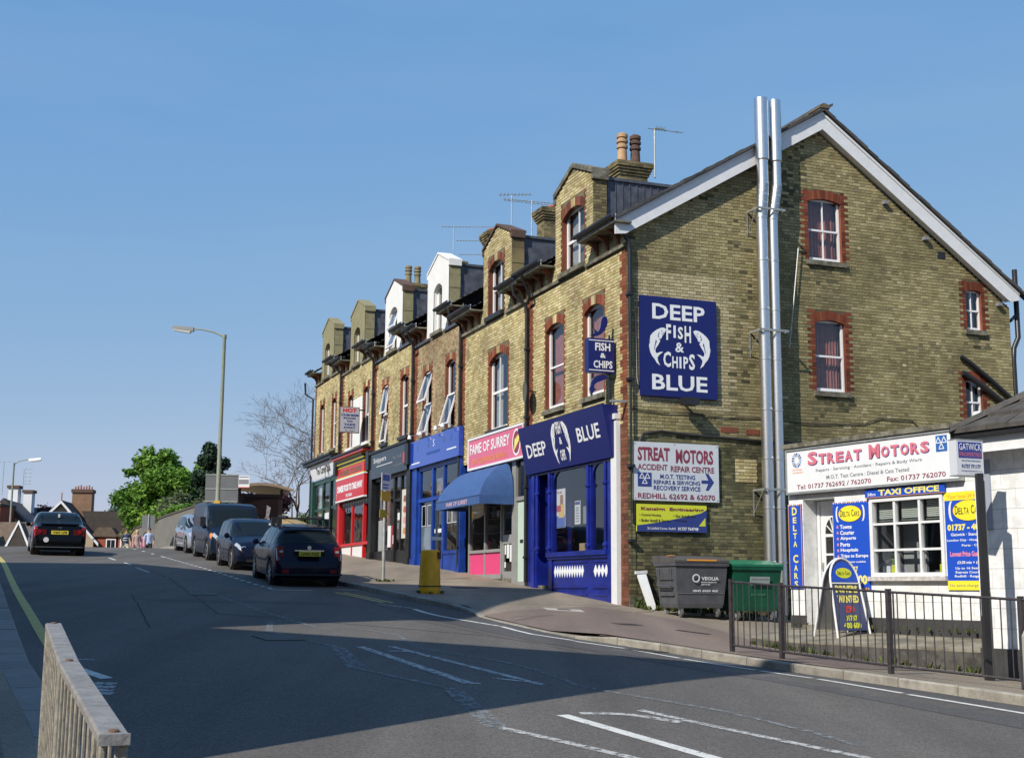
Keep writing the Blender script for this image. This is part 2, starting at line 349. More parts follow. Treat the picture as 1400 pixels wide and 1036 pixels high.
def asphalt(name, c, c2, scale=.5, speck=.35):
    m = mat(name, c, .88, var=.14, vs=1.1, c2=c2, bump=.5, bs=160); n, l = m.node_tree.nodes, m.node_tree.links
    b = n['Principled BSDF']; src = b.inputs['Base Color'].links[0].from_socket
    g = n.new('ShaderNodeNewGeometry')
    t = n.new('ShaderNodeTexVoronoi'); t.inputs['Scale'].default_value = 75; l.new(g.outputs['Position'], t.inputs['Vector'])
    r = n.new('ShaderNodeMapRange'); r.inputs[3].default_value = 1 - speck; r.inputs[4].default_value = 1 + speck * 1.6
    sp = n.new('ShaderNodeSeparateColor'); l.new(t.outputs['Color'], sp.inputs[0]); l.new(sp.outputs[0], r.inputs[0])
    x = n.new('ShaderNodeMix'); x.data_type = 'RGBA'; x.blend_type = 'MULTIPLY'; x.inputs[0].default_value = 1
    l.new(src, x.inputs[6]); l.new(r.outputs[0], x.inputs[7])
    # long faint wear streaks along the road
    mp = n.new('ShaderNodeMapping'); mp.inputs['Rotation'].default_value = (0, 0, R(-24)); mp.inputs['Scale'].default_value = (1.2, .12, 1)
    l.new(g.outputs['Position'], mp.inputs['Vector']); t2 = n.new('ShaderNodeTexNoise'); t2.inputs['Scale'].default_value = .8; t2.inputs['Detail'].default_value = 5
    l.new(mp.outputs[0], t2.inputs['Vector']); r2 = n.new('ShaderNodeMapRange'); r2.inputs[1].default_value = .35; r2.inputs[2].default_value = .65
    r2.inputs[3].default_value = .8; r2.inputs[4].default_value = 1.18; l.new(t2.outputs[0], r2.inputs[0])
    y = n.new('ShaderNodeMix'); y.data_type = 'RGBA'; y.blend_type = 'MULTIPLY'; y.inputs[0].default_value = 1
    l.new(x.outputs[2], y.inputs[6]); l.new(r2.outputs[0], y.inputs[7]); l.new(y.outputs[2], b.inputs['Base Color']); return m
ROADM = asphalt('road_asphalt', (.103, .093, .082), (.082, .075, .067))
ROADM2 = asphalt('road_patch_asphalt', (.078, .075, .073), (.066, .064, .063))
PAVEM = asphalt('pavement_asphalt', (.265, .22, .165), (.205, .17, .13), speck=.22)
PAVER = asphalt('red_pavement_asphalt', (.20, .15, .12), (.165, .125, .105), speck=.2)
KERBM = mat('concrete_kerb', (.27, .25, .21), .9, var=.2, vs=5, bump=.4, bs=60, isl=.14, stain=.2, sscale=4)
KERBG = mat('granite_kerb', (.23, .215, .195), .8, var=.15, vs=9, bump=.3, isl=.12)
EARTH = mat('rough_ground', (.10, .10, .06), .95, var=.3, vs=.4)
grid_sheet('ground', axis([(-1500, -200, 130), (-200, -70, 13), (-70, 60, 2.5), (60, 200, 14), (200, 1500, 130)]), axis([(-1200, -120, 120), (-120, -40, 10), (-40, 140, 2.5), (140, 300, 16), (300, 2200, 190)]), -.12, EARTH)
# carriageway: one sheet laid on the land between and beyond the kerbs
grid_sheet('road', axis([(-60, -22, 2), (-22, 12, .5), (12, 45, 3)]), axis([(-40, 4, 2), (4, 62, .5), (62, 125, 2)]), 0, ROADM)

def lerp(a, b, t): return a + (b - a) * t
def densify(pl, st):
    out = []
    for a, b in zip(pl, pl[1:]):
        n = max(1, int(math.dist(a, b) / st))
        for k in range(n): out.append((lerp(a[0], b[0], k / n), lerp(a[1], b[1], k / n)))
    out.append(tuple(pl[-1])); return out
def smooth_pl(pl, st=.5):
    """Catmull-Rom through the points"""
    P = [Vector(p) for p in pl]; P = [P[0] * 2 - P[1]] + P + [P[-1] * 2 - P[-2]]; out = []
    for i in range(1, len(P) - 2):
        p0, p1, p2, p3 = P[i - 1:i + 3]; n = max(1, int((p2 - p1).length / st))
        for k in range(n):
            t = k / n; q = .5 * ((2 * p1) + (p2 - p0) * t + (2 * p0 - 5 * p1 + 4 * p2 - p3) * t * t + (3 * p1 - p0 - 3 * p2 + p3) * t ** 3); out.append((q.x, q.y))
    out.append((P[-2].x, P[-2].y)); return out
def offset_pl(pl, d):
    out = []
    for i, p in enumerate(pl):
        a = Vector(pl[max(i - 1, 0)]); b = Vector(pl[min(i + 1, len(pl) - 1)]); t = (b - a).normalized()
        out.append((p[0] - t.y * d, p[1] + t.x * d))
    return out
def stripe(name, pl, wd, m, dz=.005, st=.4, parent=None, close=None):
    """painted line along a polyline lying on the road"""
    pl = densify(pl, st); L = offset_pl(pl, wd / 2); Q = offset_pl(pl, -wd / 2); mb = MB()
    for p in L: mb.v.append((p[0], p[1], G(*p) + dz))
    for p in Q: mb.v.append((p[0], p[1], G(*p) + dz))
    n = len(pl)
    for i in range(n - 1): mb.f.append([i, i + 1, n + i + 1, n + i][::-1])
    o = mb.build(name, m, parent); 
    if parent is None: o['kind'] = 'structure'
    return o
# right-hand kerb from the far end of the shops to the near corner: (x, y, height of the kerb top above the road)
KR = [(-22, 73, .11), (-16, 59.5, .11), (-9.3, 44.1, .11), (-5.0, 34.4, .11), (-4.35, 33.0, .11), (-3.47, 31.2, .11), (-2.2, 27.9, .11), (-1.5, 26.5, .11), (-.95, 25.6, .09), (-.5, 24.0, .025), (.03, 23.0, .02), (.58, 21.9, .02), (.98, 21.1, .03), (1.3, 20.7, .1), (1.75, 20.3, .115), (2.3, 19.6, .115), (2.75, 18.9, .115), (3.25, 18.15, .115), (3.65, 17.5, .115), (4.1, 16.7, .115), (4.55, 15.9, .115), (4.98, 15.1, .115), (5.5, 14.2, .115), (7.4, 11, .115), (10, 6, .115), (13.5, -1, .115)]
def path_at(pl, st):
    """points every st metres along a 3-column path"""
    out = []; acc = 0; nxt = 0
    for a, b in zip(pl, pl[1:]):
        L = math.dist(a[:2], b[:2])
        while nxt <= acc + L:
            t = (nxt - acc) / L; out.append(tuple(lerp(a[k], b[k], t) for k in range(3))); nxt += st
        acc += L
    return out
def kerb_run(name, pl, st, wd, m, side):
    root = thing(name, 'row of kerbstones', 'kerb', (pl[0][0], pl[0][1], 0)); del root['label']; del root['category']; root['kind'] = 'structure'
    pts = path_at(pl, st)
    for i, (a, b) in enumerate(zip(pts, pts[1:])):
        t = (Vector(b[:2]) - Vector(a[:2])).normalized(); nrm = Vector((-t.y, t.x)) * side; g = .006
        A = Vector(a[:2]) + t * g; Bq = Vector(b[:2]) - t * g; ja, jb = random.uniform(-.004, .004), random.uniform(-.004, .004)
        mb = MB(); ch = .018
        def z(p, h): return G(p.x, p.y) + h
        A2, B2 = A + nrm * wd, Bq + nrm * wd; Ac, Bc = A + nrm * ch, Bq + nrm * ch
        P8 = [(A.x, A.y, z(A, -.1)), (Bq.x, Bq.y, z(Bq, -.1)), (B2.x, B2.y, z(B2, -.1)), (A2.x, A2.y, z(A2, -.1)),
              (A.x, A.y, z(A, a[2] - ch + ja)), (Bq.x, Bq.y, z(Bq, b[2] - ch + jb)), (B2.x, B2.y, z(B2, b[2] + jb)), (A2.x, A2.y, z(A2, a[2] + ja)),
              (Ac.x, Ac.y, z(Ac, a[2] + ja)), (Bc.x, Bc.y, z(Bc, b[2] + jb))]
        for p in P8: mb.v.append(p)
        mb.f += [[4, 0, 1, 5], [0, 4, 8, 7, 3], [1, 2, 6, 9, 5], [4, 5, 9, 8], [8, 9, 6, 7], [2, 3, 7, 6]]
        mb.build('kerbstone', m, root)
    return root
kerb_run('kerb_right', [k for k in KR if k[1] < 62][0:], .915, .13, KERBM, 1)
KL = [(0.6, -4, .11), (.1, 0, .11), (-.9, 4, .11), (-1.75, 6.4, .11), (-2.6, 8.6, .11), (-3.5, 10.7, .11), (-4.35, 12.5, .11), (-5.2, 14.3, .11), (-6.35, 17, .11), (-8.1, 21.15, .11), (-10.4, 26.7, .11), (-14.5, 36.2, .11), (-18.8, 46, .11), (-24, 57, .11), (-34, 76, .11)]
kerb_run('kerb_left', KL, .62, .32, KERBG, 1)
def ruled(name, A, Bp, nn, ha, hb, m, st=.6):
    """pavement sheet between two polylines with matching corners; ha: heights along the kerb side"""
    rows = []
    for i in range(len(A) - 1):
        n = max(1, int(math.dist(A[i], A[i + 1]) / st))
        for k in range(n + (i == len(A) - 2)):
            t = k / n; a = [lerp(A[i][j], A[i + 1][j], t) for j in (0, 1)]; b = [lerp(Bp[i][j], Bp[i + 1][j], t) for j in (0, 1)]; h = lerp(ha[i], ha[i + 1], t)
            row = []
            for q in range(nn + 1):
                s = (q / nn) ** 1.6; x, y = lerp(a[0], b[0], s), lerp(a[1], b[1], s)
                row.append((x, y, G(x, y) + lerp(h, hb, min(1, s * 4))))
            rows.append(row)
    mb = MB(); w = nn + 1
    for r in rows: mb.v += r
    for i in range(len(rows) - 1):
        for q in range(nn): mb.f.append([i * w + q, i * w + q + 1, (i + 1) * w + q + 1, (i + 1) * w + q])
    return mb.build(name, m, None, smooth=True, kind='structure')
KRi = offset_pl([k[:2] for k in KR], .13)
inner = {0: (-13, 74), 1: (-9.4, 60), 2: (-3, 44.5), 3: (.5, 35), 4: (1, 33.3), 5: (1.6, 31), 6: (2.9, 28.6), 7: (3.4, 28.7), 8: (4, 29), 9: (4.6, 29.5), 10: (5.2, 30), 11: (6, 31), 12: (7, 31), 13: (8, 31), 14: (9, 31), 15: (11, 30), 16: (12, 29), 17: (13, 27), 18: (14, 26), 19: (15, 24), 20: (16, 22), 21: (17, 20), 22: (19, 18), 23: (24, 14), 24: (28, 8), 25: (32, 2)}
ruled('pavement_right', KRi, [inner[i] for i in range(len(KR))], 14, [k[2] for k in KR], .115, PAVEM)
KLi = offset_pl([k[:2] for k in KL], .32)
ruled('pavement_left', KLi, [(p[0] - 7, p[1] + 1) for p in KLi], 8, [.11] * len(KL), .115, PAVEM)
# reddish tarmac strip of the pavement crossing, a sheet on top of the paving
A_ = [(-.5, 24.15), (.1, 23.1), (.66, 21.95), (1.5, 20.75), (2.4, 19.75), (3.35, 18.25), (4.2, 16.85)]; B_ = [(1.6, 27.2), (2.6, 26.7), (3.4, 25.6), (3.8, 24.3), (4.1, 22.6), (4.6, 20.9), (6.0, 18.2)]
ruled('pavement_crossing', A_, B_, 8, [.045, .035, .035, .125, .123, .123, .123], .121, PAVER)
mb = MB()   # darker relaid strip of carriageway along the right-hand kerb
pl = densify([(-3.2, 29), (-1.6, 24.6), (.6, 20.6), (2.4, 17.9), (3.6, 15.9), (4.7, 13.6), (6.4, 10.2)], .5); A = offset_pl(pl, .9); Q = offset_pl(pl, -.55)
for p in A + Q: mb.v.append((p[0], p[1], G(*p) + .003))
n_ = len(pl); mb.f = [[i, n_ + i, n_ + i + 1, i + 1] for i in range(n_ - 1)]
mb.build('road_surface_patch', ROADM2, None, kind='structure')
# painted markings
PW = paint_mat('road_paint_white', (.62, .62, .58), .40); PWW = paint_mat('road_paint_worn', (.46, .46, .44), .47); PVW = paint_mat('road_paint_faint', (.20, .21, .21), .49)
PY = paint_mat('road_paint_yellow', (.50, .42, .12), .36)
for pl in ([(-1.85, 25.3), (-1.32, 24.0), (-.19, 22.55)], [(-.15, 22.5), (.35, 21.3), (1.0, 20.6)], [(1.0, 20.45), (1.7, 19.75)], [(1.8, 19.6), (2.38, 18.6)], [(2.42, 18.5), (3.2, 17.3)], [(3.25, 17.2), (3.75, 16.45)], [(3.8, 16.35), (4.42, 14.95)], [(4.45, 14.85), (5.2, 13.45), (5.5, 12.9)], [(5.6, 12.6), (7, 9.8)]): stripe('edge_line', smooth_pl(pl), .1, PW)
for pl in ([(-3.81, 20.9), (-3.5, 19.2), (-2.28, 17.5)], [(-1.78, 15.4), (-.61, 13.95)]): stripe('hatch_outline', pl, .1, PVW)
stripe('hatch_outline', [(-2.28, 17.5), (-1.78, 15.4)], .22, PVW); stripe('hatch_outline', [(-.61, 13.95), (-.17, 11.9), (-.1, 11.7)], .2, PVW); stripe('hatch_outline', [(-.1, 11.7), (.30, 11.24), (.92, 10.47), (1.4, 9.8)], .1, PWW)
stripe('faint_line', smooth_pl([(-2.02, 17.75), (-.43, 14.4)]), .13, PWW); stripe('faint_line', [(-.46, 14.42), (-.32, 14.45)], .1, PWW)
stripe('faint_line', smooth_pl([(-1.62, 17.95), (-.32, 15.7), (.35, 14.5)]), .11, PWW); stripe('faint_line', [(-.2, 14.95), (.12, 14.75), (.3, 14.72)], .09, PWW); stripe('faint_line', [(-1.6, 17.35), (-1.3, 17.4)], .09, PWW)
stripe('faint_line', smooth_pl([(-2.58, 20.5), (-1.69, 19.66), (-1.27, 17.95), (-.35, 17.0), (.12, 16.3), (.58, 15.1), (.75, 14.5), (1.34, 13.75), (2.02, 12.95), (2.64, 11.8), (2.92, 11.1)]), .085, PVW)
stripe('arrow_marking', [(.49, 12.43), (1.6, 10.45), (2.4, 9)], .13, PW); stripe('arrow_marking', smooth_pl([(.66, 12.55), (1.1, 12.55), (1.56, 12.15)], .2), .13, PWW); stripe('arrow_marking', [(1.24, 12.85), (1.85, 11.94), (2.82, 10.57), (3.5, 9.6)], .1, PWW)
d = Vector((-11.14 + 5.63, 43.23 - 30.57)).normalized()
for k in range(22):
    a = Vector((-5.5, 30.3)) + d * (.75 * k + .1); b_ = a + d * .32; stripe('parking_bay_dash', [tuple(a), tuple(b_)], .1, PW)
stripe('parking_bay_line', [(-5.5, 29.9), (-4.55, 30.2)], .1, PW); stripe('parking_bay_line', [(-4.2, 31), (-3.6, 31.1)], .1, PW)
for off in (0, .2): stripe('double_yellow_line', offset_pl([(-3.75, 29.9), (-2.35, 26.8)], -off - .05), .08, PY)
stripe('edge_line', [(-2.65, 26.2), (-1.88, 25.5)], .09, PWW)
stripe('centre_line', [(-11.8, 40), (-11.25, 38.8)], .1, PW); stripe('centre_line', [(-10.7, 37.4), (-9.7, 35.1)], .1, PWW); stripe('centre_line', [(-13.2, 43), (-12.6, 41.7)], .1, PW); stripe('centre_line', [(-7.5, 30.2), (-5.86, 26.43), (-4.19, 22.6), (-3.0, 20.3)], .09, PVW)
for k in range(5): stripe('bay_dash_far', [(-12.0 - k * .9, 45.2 + k * 2), (-12.2 - k * .9, 45.7 + k * 2)], .1, PW)
stripe('yellow_line', smooth_pl([(-19.5, 48.5), (-15.81, 40.4), (-13.72, 35.5), (-9.64, 25.6), (-7.70, 21.0), (-5.98, 17.0), (-4.9, 14.6)]), .14, PY)
stripe('junction_mark', [(-5.15, 15.22), (-4.80, 15.3)], .07, PWW); stripe('junction_mark', [(-4.72, 14.5), (-4.22, 13.9)], .14, PW)
for k in range(4): stripe('junction_mark', [(-4.3 + k * .07, 13.55 - k * .2), (-4.02 + k * .05, 13.55 - k * .2)], .15, PWW)
B('manhole_cover', ID, mat('pale_slab', (.42, .39, .33), .8, var=.2), None, (0, 0, 0, 0, 0, 0)) if False else None
def slab_at(name, x, y, w, d_, h, m, rot=0, base=.12, kind='structure'):
    mb = MB(); c, s_ = math.cos(rot), math.sin(rot)
    for dx, dy in ((-w, -d_), (w, -d_), (w, d_), (-w, d_)):
        X, Y = x + (dx * c - dy * s_) / 2, y + (dx * s_ + dy * c) / 2; mb.v += [(X, Y, G(X, Y) + base - .01), (X, Y, G(X, Y) + base + h)]
    mb.f = [[1, 3, 5, 7], [0, 2, 3, 1], [2, 4, 5, 3], [4, 6, 7, 5], [6, 0, 1, 7]]
    return mb.build(name, m, None, kind=kind)
slab_at('inspection_cover', 1.05, 25.9, .75, .45, .006, mat('pale_slab', (.42, .39, .33), .8, var=.2), R(8)); slab_at('cover_plate', 1.05, 25.9, .26, .16, .011, BLACKP, R(8))
slab_at('drain_cover', -1.1, 31.6, .6, .45, .006, BLACKP, R(20)); slab_at('drain_cover', 2.1, 23.6, .5, .3, .006, BLACKP, R(30)); slab_at('drain_cover', 3.2, 23.1, .6, .2, .006, BLACKP, R(-30))
# block pavers of the left-hand footway in the corner of the view
fw = thing('footway_pavers', 'x', 'x', (-5, 11, 0)); del fw['label']; del fw['category']; fw['kind'] = 'structure'
PVR = mat('brown_paver', (.16, .13, .11), .9, var=.2, vs=12, isl=.22, bump=.4)
t = Vector((-.4, .916)); nr = Vector((-.916, -.4)); cnt = 0
for i in range(26):
    for j in range(11):
        c_ = Vector((-3.1, 9.3)) + t * (i * .205 + (.1 if j % 2 else 0)) + nr * (.42 + j * .105) 
        mb = MB(); h = random.uniform(-.003, .003)
        for a, b_ in ((-.098, -.048), (.098, -.048), (.098, .048), (-.098, .048)):
            p = c_ + t * a + nr * b_; mb.v += [(p.x, p.y, G(p.x, p.y) + .1), (p.x, p.y, G(p.x, p.y) + .127 + h)]
        mb.f = [[7, 5, 3, 1], [0, 2, 3, 1], [2, 4, 5, 3], [4, 6, 7, 5], [6, 0, 1, 7]]; mb.build('paver', PVR, fw)
# raised concrete forecourt of the taxi office with its low retaining wall
CONC = mat('forecourt_concrete', (.22, .2, .15), .9, var=.25, vs=2, bump=.4, bs=40, stain=.3, sscale=2); DKPL = mat('dark_plinth_paint', (.045, .045, .045), .8, var=.3, vs=5)
mb = MB(); F_ = [(3.95, 21.6, .86), (4.34, 20.85, .82), (5.5, 19.6, .80), (6.62, 18.35, .79), (7.6, 17.2, .79)]; K_ = [(5.0, 24.2, 1.0), (5.4, 23.4, 1.0), (6.8, 21.5, 1.0), (8, 19.5, 1.0), (9, 18, 1.0)]
for a, b_ in zip(F_, K_): mb.v += [(a[0], a[1], G(a[0], a[1]) + .1), a, b_]
for i in range(4): mb.f += [[i * 3 + 1, i * 3 + 4, i * 3 + 5, i * 3 + 2], [i * 3, i * 3 + 3, i * 3 + 4, i * 3 + 1]]
mb.v += [(4.2, 24.6, .96)]; mb.build('forecourt_slab', CONC, None, kind='structure')

# long joints, cracks and trench reinstatements in the carriageway
TAR = mat('tar_joint', (.05, .049, .047), .95, spec=.1); TRENCH = asphalt('trench_asphalt', (.080, .076, .072), (.070, .068, .066), speck=.25)
def wob(a, b, n, amp, seed):
    rs = random.Random(seed); return [(lerp(a[0], b[0], k / n) + rs.uniform(-amp, amp), lerp(a[1], b[1], k / n) + rs.uniform(-amp, amp)) for k in range(n + 1)]
for sd, (a, b, amp, wd) in enumerate((((-8.6, 33.0), (-4.9, 22.0), .05, .035), ((-5.0, 22.0), (-.4, 20.4), .05, .05), ((-.4, 20.4), (3.1, 17.3), .04, .03), ((-7.5, 26), (-5.2, 19.0), .07, .03), ((-2.2, 23.6), (1.0, 18.5), .05, .02), ((-11.6, 39.5), (-8.7, 33.2), .05, .03))):
    stripe('tar_joint', wob(a, b, 14, amp * .22, sd), wd * .6, TAR, .004, .3)
stripe('trench_patch', wob((-6.9, 24.5), (-3.4, 25.9), 6, .03, 90), .7, TRENCH, .0035)
slab_at('manhole_cover', -3.2, 18.4, .62, .62, .003, mat('iron_cover', (.06, .055, .05), .6, metal=.5, bump=.8, bs=60), R(30), base=.008); slab_at('manhole_cover', -6.3, 26.9, .6, .6, .003, mat('iron_cover', (.06, .055, .05), .6), R(20), base=.008); slab_at('gully_grate', 2.05, 19.55, .45, .4, .003, mat('iron_cover', (.06, .055, .05), .6), R(-48), base=.008)
for k, (x0, y0, x1, y1) in enumerate(((-.9, 25.9, 2.3, 27.9), (-2.6, 29.0, .9, 31.6), (.0, 23.3, 3.0, 27.4), (2.9, 19.3, 5.4, 23.5), (-3.7, 32.6, -.1, 34.4))):
    pl = densify(wob((x0, y0), (x1, y1), 8, .02, 40 + k), .3); L_ = offset_pl(pl, .012); Q_ = offset_pl(pl, -.012); mb = MB()
    for p in L_ + Q_: mb.v.append((p[0], p[1], G(*p) + .1205))
    n_ = len(pl); mb.f = [[i, n_ + i, n_ + i + 1, i + 1] for i in range(n_ - 1)]; mb.build('pavement_joint', TAR, None, kind='structure')
# ---------------------------------------------------------------- the terrace: frames
YAW = .36391; P0 = Vector((2.52116, 28, 0)); dF = Vector((-math.sin(YAW), math.cos(YAW), 0)); dG = Vector((math.cos(YAW), math.sin(YAW), 0)); Z = Vector((0, 0, 1))
TF = Fr(P0, -dF, Z, -dG)      # street front: a runs towards the corner (a = -s), c outwards
GF = Fr(P0, dG, Z, -dF)       # gable: a runs away from the corner, c outwards
def bb(mb, a0, a1, b0, b1, c1, c0):
    """front and four sides of one brick"""
    p = mb.fr; n = len(mb.v)
    for c in (c0, c1):
        for b, a in ((b0, a0), (b0, a1), (b1, a1), (b1, a0)): mb.v.append(tuple(p(a, b, c)))
    mb.f += [[n + 4, n + 5, n + 6, n + 7], [n, n + 1, n + 5, n + 4], [n + 1, n + 2, n + 6, n + 5], [n + 2, n + 3, n + 7, n + 6], [n + 3, n, n + 4, n + 7]]
def lay(v0, v1, edges, opens, quoin=.11, ph=0, ends=None):
    """courses of bricks as (a0, a1, b0, b1, kind)"""
    out = []; k0 = int(math.floor(v0 / .075)); H = .075
    for k in range(k0, int(v1 / H) + 1):
        b0, b1 = k * H + .0065, (k + 1) * H - .0065; bc = (b0 + b1) / 2
        if b0 < v0 - .02 or b1 > v1 + .03: continue
        e0, e1 = edges(bc)
        if e1 - e0 < .1: continue
        cuts = []
        if ends:     # red quoin at one end of the wall
            side, rng_ = ends
            L = .34 if (k // 2) % 2 else .225
            if rng_[0] < bc < rng_[1]:
                if side > 0: out.append((e1 - L + .005, e1, b0, b1, 'r')); e1 -= L
                else: out.append((e0, e0 + L - .005, b0, b1, 'r')); e0 += L
        for o in opens:
            top = o['v1'] + o.get('rise', 0) + (.22 if o.get('arch', 1) else 0)
            if o['v0'] < bc < top:
                q = 0
                if o.get('q', 1):
                    q = o.get('ql', (.11, .215))[k % 2]
                    for sgn in (-1, 1):
                        if bc < top:
                            a = o['u0'] - q if sgn < 0 else o['u1']
                            if q > .2 and k % 4 == 1: out.append((a + .004, a + .105, b0, b1, 'r')); out.append((a + .112, a + q - .004, b0, b1, 'r'))
                            else: out.append((a + .004, a + q - .004, b0, b1, 'r'))
                cuts.append((o['u0'] - q, o['u1'] + q))
        segs = [(e0, e1)]
        for c0, c1 in sorted(cuts):
            n = []
            for a, b in segs:
                if c1 <= a or c0 >= b: n.append((a, b)); continue
                if c0 > a: n.append((a, c0))
                if c1 < b: n.append((c1, b))
            segs = n
        st = (k % 2) * .169 + ph
        for a, b in segs:
            x = math.floor((a - st) / .3375) * .3375 + st; seq = 0; cur = x
            while cur < b:
                for L in (.225, .1125):
                    x0, x1 = max(cur + .0065, a + .002), min(cur + L - .0065, b - .002)
                    if x1 - x0 > .03: out.append((x0, x1, b0, b1, 'b'))
                    cur += L
    return out
def backing(mb, edges, v0, v1, opens, c, breaks=()):
    vs = {v0, v1, *breaks}
    for o in opens: vs |= {o['v0'], o['v1'] + o.get('rise', 0)}
    vs = sorted(v for v in vs if v0 <= v <= v1)
    for va, vb in zip(vs, vs[1:]):
        (l0, r0), (l1, r1) = edges(va + 1e-4), edges(vb - 1e-4); m = (va + vb) / 2
        ops = sorted((o['u0'], o['u1']) for o in opens if o['v0'] < m < o['v1'] + o.get('rise', 0))
        cur = (l0, l1)
        for a, b in ops:
            if a > max(cur): mb.poly([(cur[0], va, c), (a, va, c), (a, vb, c), (cur[1], vb, c)])
            cur = (b, b)
        mb.poly([(cur[0], va, c), (r0, va, c), (r1, vb, c), (cur[1], vb, c)])
def arch(fr, o, par, red, key=None, c=.012, sink=None):
    """fan of voussoirs over an opening; the middle ones may be a paler keystone"""
    u0, u1, v1, rise = o['u0'] - .02, o['u1'] + .02, o['v1'], o.get('rise', 0); w = u1 - u0; n = max(7, int(w / .078)) | 1; cx = (u0 + u1) / 2
    for i in range(n):
        t0, t1 = i / n, (i + 1) / n; pts = []
        for t, g in ((t0, .004), (t1, -.004)):
            a = u0 + w * t + g; y = v1 + rise * (1 - ((a - cx) / (w / 2)) ** 2); sp = (a - cx) * .22
            pts.append(((a, y), (a + sp * .5, y + .215)))
        k_ = key is not None and abs(i - (n - 1) / 2) <= (1.1 if w < 1.2 else 1.6)
        mb = MB(fr); mb.prism([pts[0][0], pts[1][0], pts[1][1], pts[0][1]], -.11, c + random.uniform(-.002, .002))
        mb.build('brick', key if k_ else red, par)
def reveal(fr, o, par, m, depth=.11, name='reveal'):
    mb = MB(fr); u0, u1, v0, v1 = o['u0'], o['u1'], o['v0'], o['v1'] + o.get('rise', 0)
    for q in ([(u0, v0, 0), (u0, v1, 0), (u0, v1, -depth), (u0, v0, -depth)], [(u1, v0, 0), (u1, v0, -depth), (u1, v1, -depth), (u1, v1, 0)],
              [(u0, v0, -depth), (u1, v0, -depth), (u1, v0, 0), (u0, v0, 0)], [(u0, v1, 0), (u1, v1, 0), (u1, v1, -depth), (u0, v1, -depth)]): mb.poly(q)
    mb.build(name, m, par)
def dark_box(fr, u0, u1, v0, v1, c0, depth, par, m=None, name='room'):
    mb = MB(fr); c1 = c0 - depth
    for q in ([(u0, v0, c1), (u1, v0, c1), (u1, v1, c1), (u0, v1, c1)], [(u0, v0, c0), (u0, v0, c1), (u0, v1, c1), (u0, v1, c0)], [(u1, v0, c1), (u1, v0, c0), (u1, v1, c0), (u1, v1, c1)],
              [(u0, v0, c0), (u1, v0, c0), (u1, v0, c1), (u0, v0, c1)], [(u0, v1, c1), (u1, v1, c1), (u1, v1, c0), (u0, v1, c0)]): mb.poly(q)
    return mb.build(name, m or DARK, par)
def curtain(fr, u0, u1, v0, v1, c, par, m, folds=9, gather=0):
    mb = MB(fr); n = folds * 6
    for i in range(n + 1):
        a = u0 + (u1 - u0) * i / n; d = .02 * math.sin(i / n * folds * 2 * math.pi) + .006 * math.sin(i * 1.7)
        mb.P(a, v0, c + d); mb.P(a, v1, c + d * .7)
    mb.f = [[2 * i, 2 * i + 2, 2 * i + 3, 2 * i + 1] for i in range(n)]
    return mb.build('curtain', m, par, smooth=True)
def frame_bars(mb, u0, u1, v0, v1, w, c0, c1):
    mb.box(u0, u1, v0, v0 + w, c0, c1); mb.box(u0, u1, v1 - w, v1, c0, c1); mb.box(u0, u0 + w, v0 + w, v1 - w, c0, c1); mb.box(u1 - w, u1, v0 + w, v1 - w, c0, c1)
def leaf_sash(fr, u0, u1, v0, v1, c, tilt, par, fm):
    """a top-hung casement standing open"""
    f2 = fr.at(u0, v1, c, tilt=-tilt); mb = MB(f2); h = v1 - v0; frame_bars(mb, 0, u1 - u0, -h, 0, .055, -.02, .025)
    s = mb.build('sash', fm, par); MB(f2).box(.055, u1 - u0 - .055, -h + .055, -.055, -.004, .004).build('pane', GLASS, s)
def window(fr, par, o, fm=UPVC, setback=.1, style='sash', cur=None, sill=STONE, sillw=.09, bars_v=(), open_=(), curt_cover=1, rail=.5, room=.45, bw=.07):
    u0, u1, v0, v1 = o['u0'], o['u1'], o['v0'], o['v1'] + o.get('rise', 0); c = -setback
    mb = MB(fr); frame_bars(mb, u0, u1, v0, v1, bw, c - .05, c + .01); vm = v0 + (v1 - v0) * rail
    if style == 'sash': mb.box(u0 + bw, u1 - bw, vm - .022, vm + .022, c - .04, c + .016); mb.box(u0 + bw, u1 - bw, v0 + bw, v0 + bw + .05, c - .035, c + .004)
    if style == 'case': mb.box(u0 + bw, u1 - bw, vm - .035, vm + .035, c - .045, c + .008)
    for t in bars_v: a = u0 + (u1 - u0) * t; mb.box(a - .014, a + .014, v0 + bw, v1 - bw, c - .03, c + .006)
    f = mb.build('window', fm, par); ORG[f.name] = ORG.get(par.name, Vector())
    halves = [(v0 + bw, vm - .02), (vm + .02, v1 - bw)]
    cols = [u0 + bw] + [u0 + (u1 - u0) * t for t in bars_v] + [u1 - bw]
    for hi, (a, b) in enumerate(halves):
        if hi in open_: leaf_sash(fr, u0 + .02, u1 - .02, a - .03, b + .03, c + .03, open_[hi], f, fm); continue
        for x0, x1 in zip(cols, cols[1:]): MB(fr).box(x0, x1, a, b, c - .018, c - .012).build('pane', GLASS, f)
    if cur: curtain(fr, u0 + .03, u0 + .03 + (u1 - u0 - .06) * curt_cover, v0 + .03, v1 - .03, c - .16, f, cur)
    if cur is CURTG and curt_cover < 1: curtain(fr, u1 - .03 - (u1 - u0 - .06) * curt_cover, u1 - .03, v0 + .03, v1 - .03, c - .16, f, cur, 5)
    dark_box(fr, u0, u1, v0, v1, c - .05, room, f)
    if sill: MB(fr).box(u0 - .09, u1 + .09, v0 - .11, v0 + .004, -setback, sillw).build('sill', sill, f)
    return f
N_SINGLE = {}
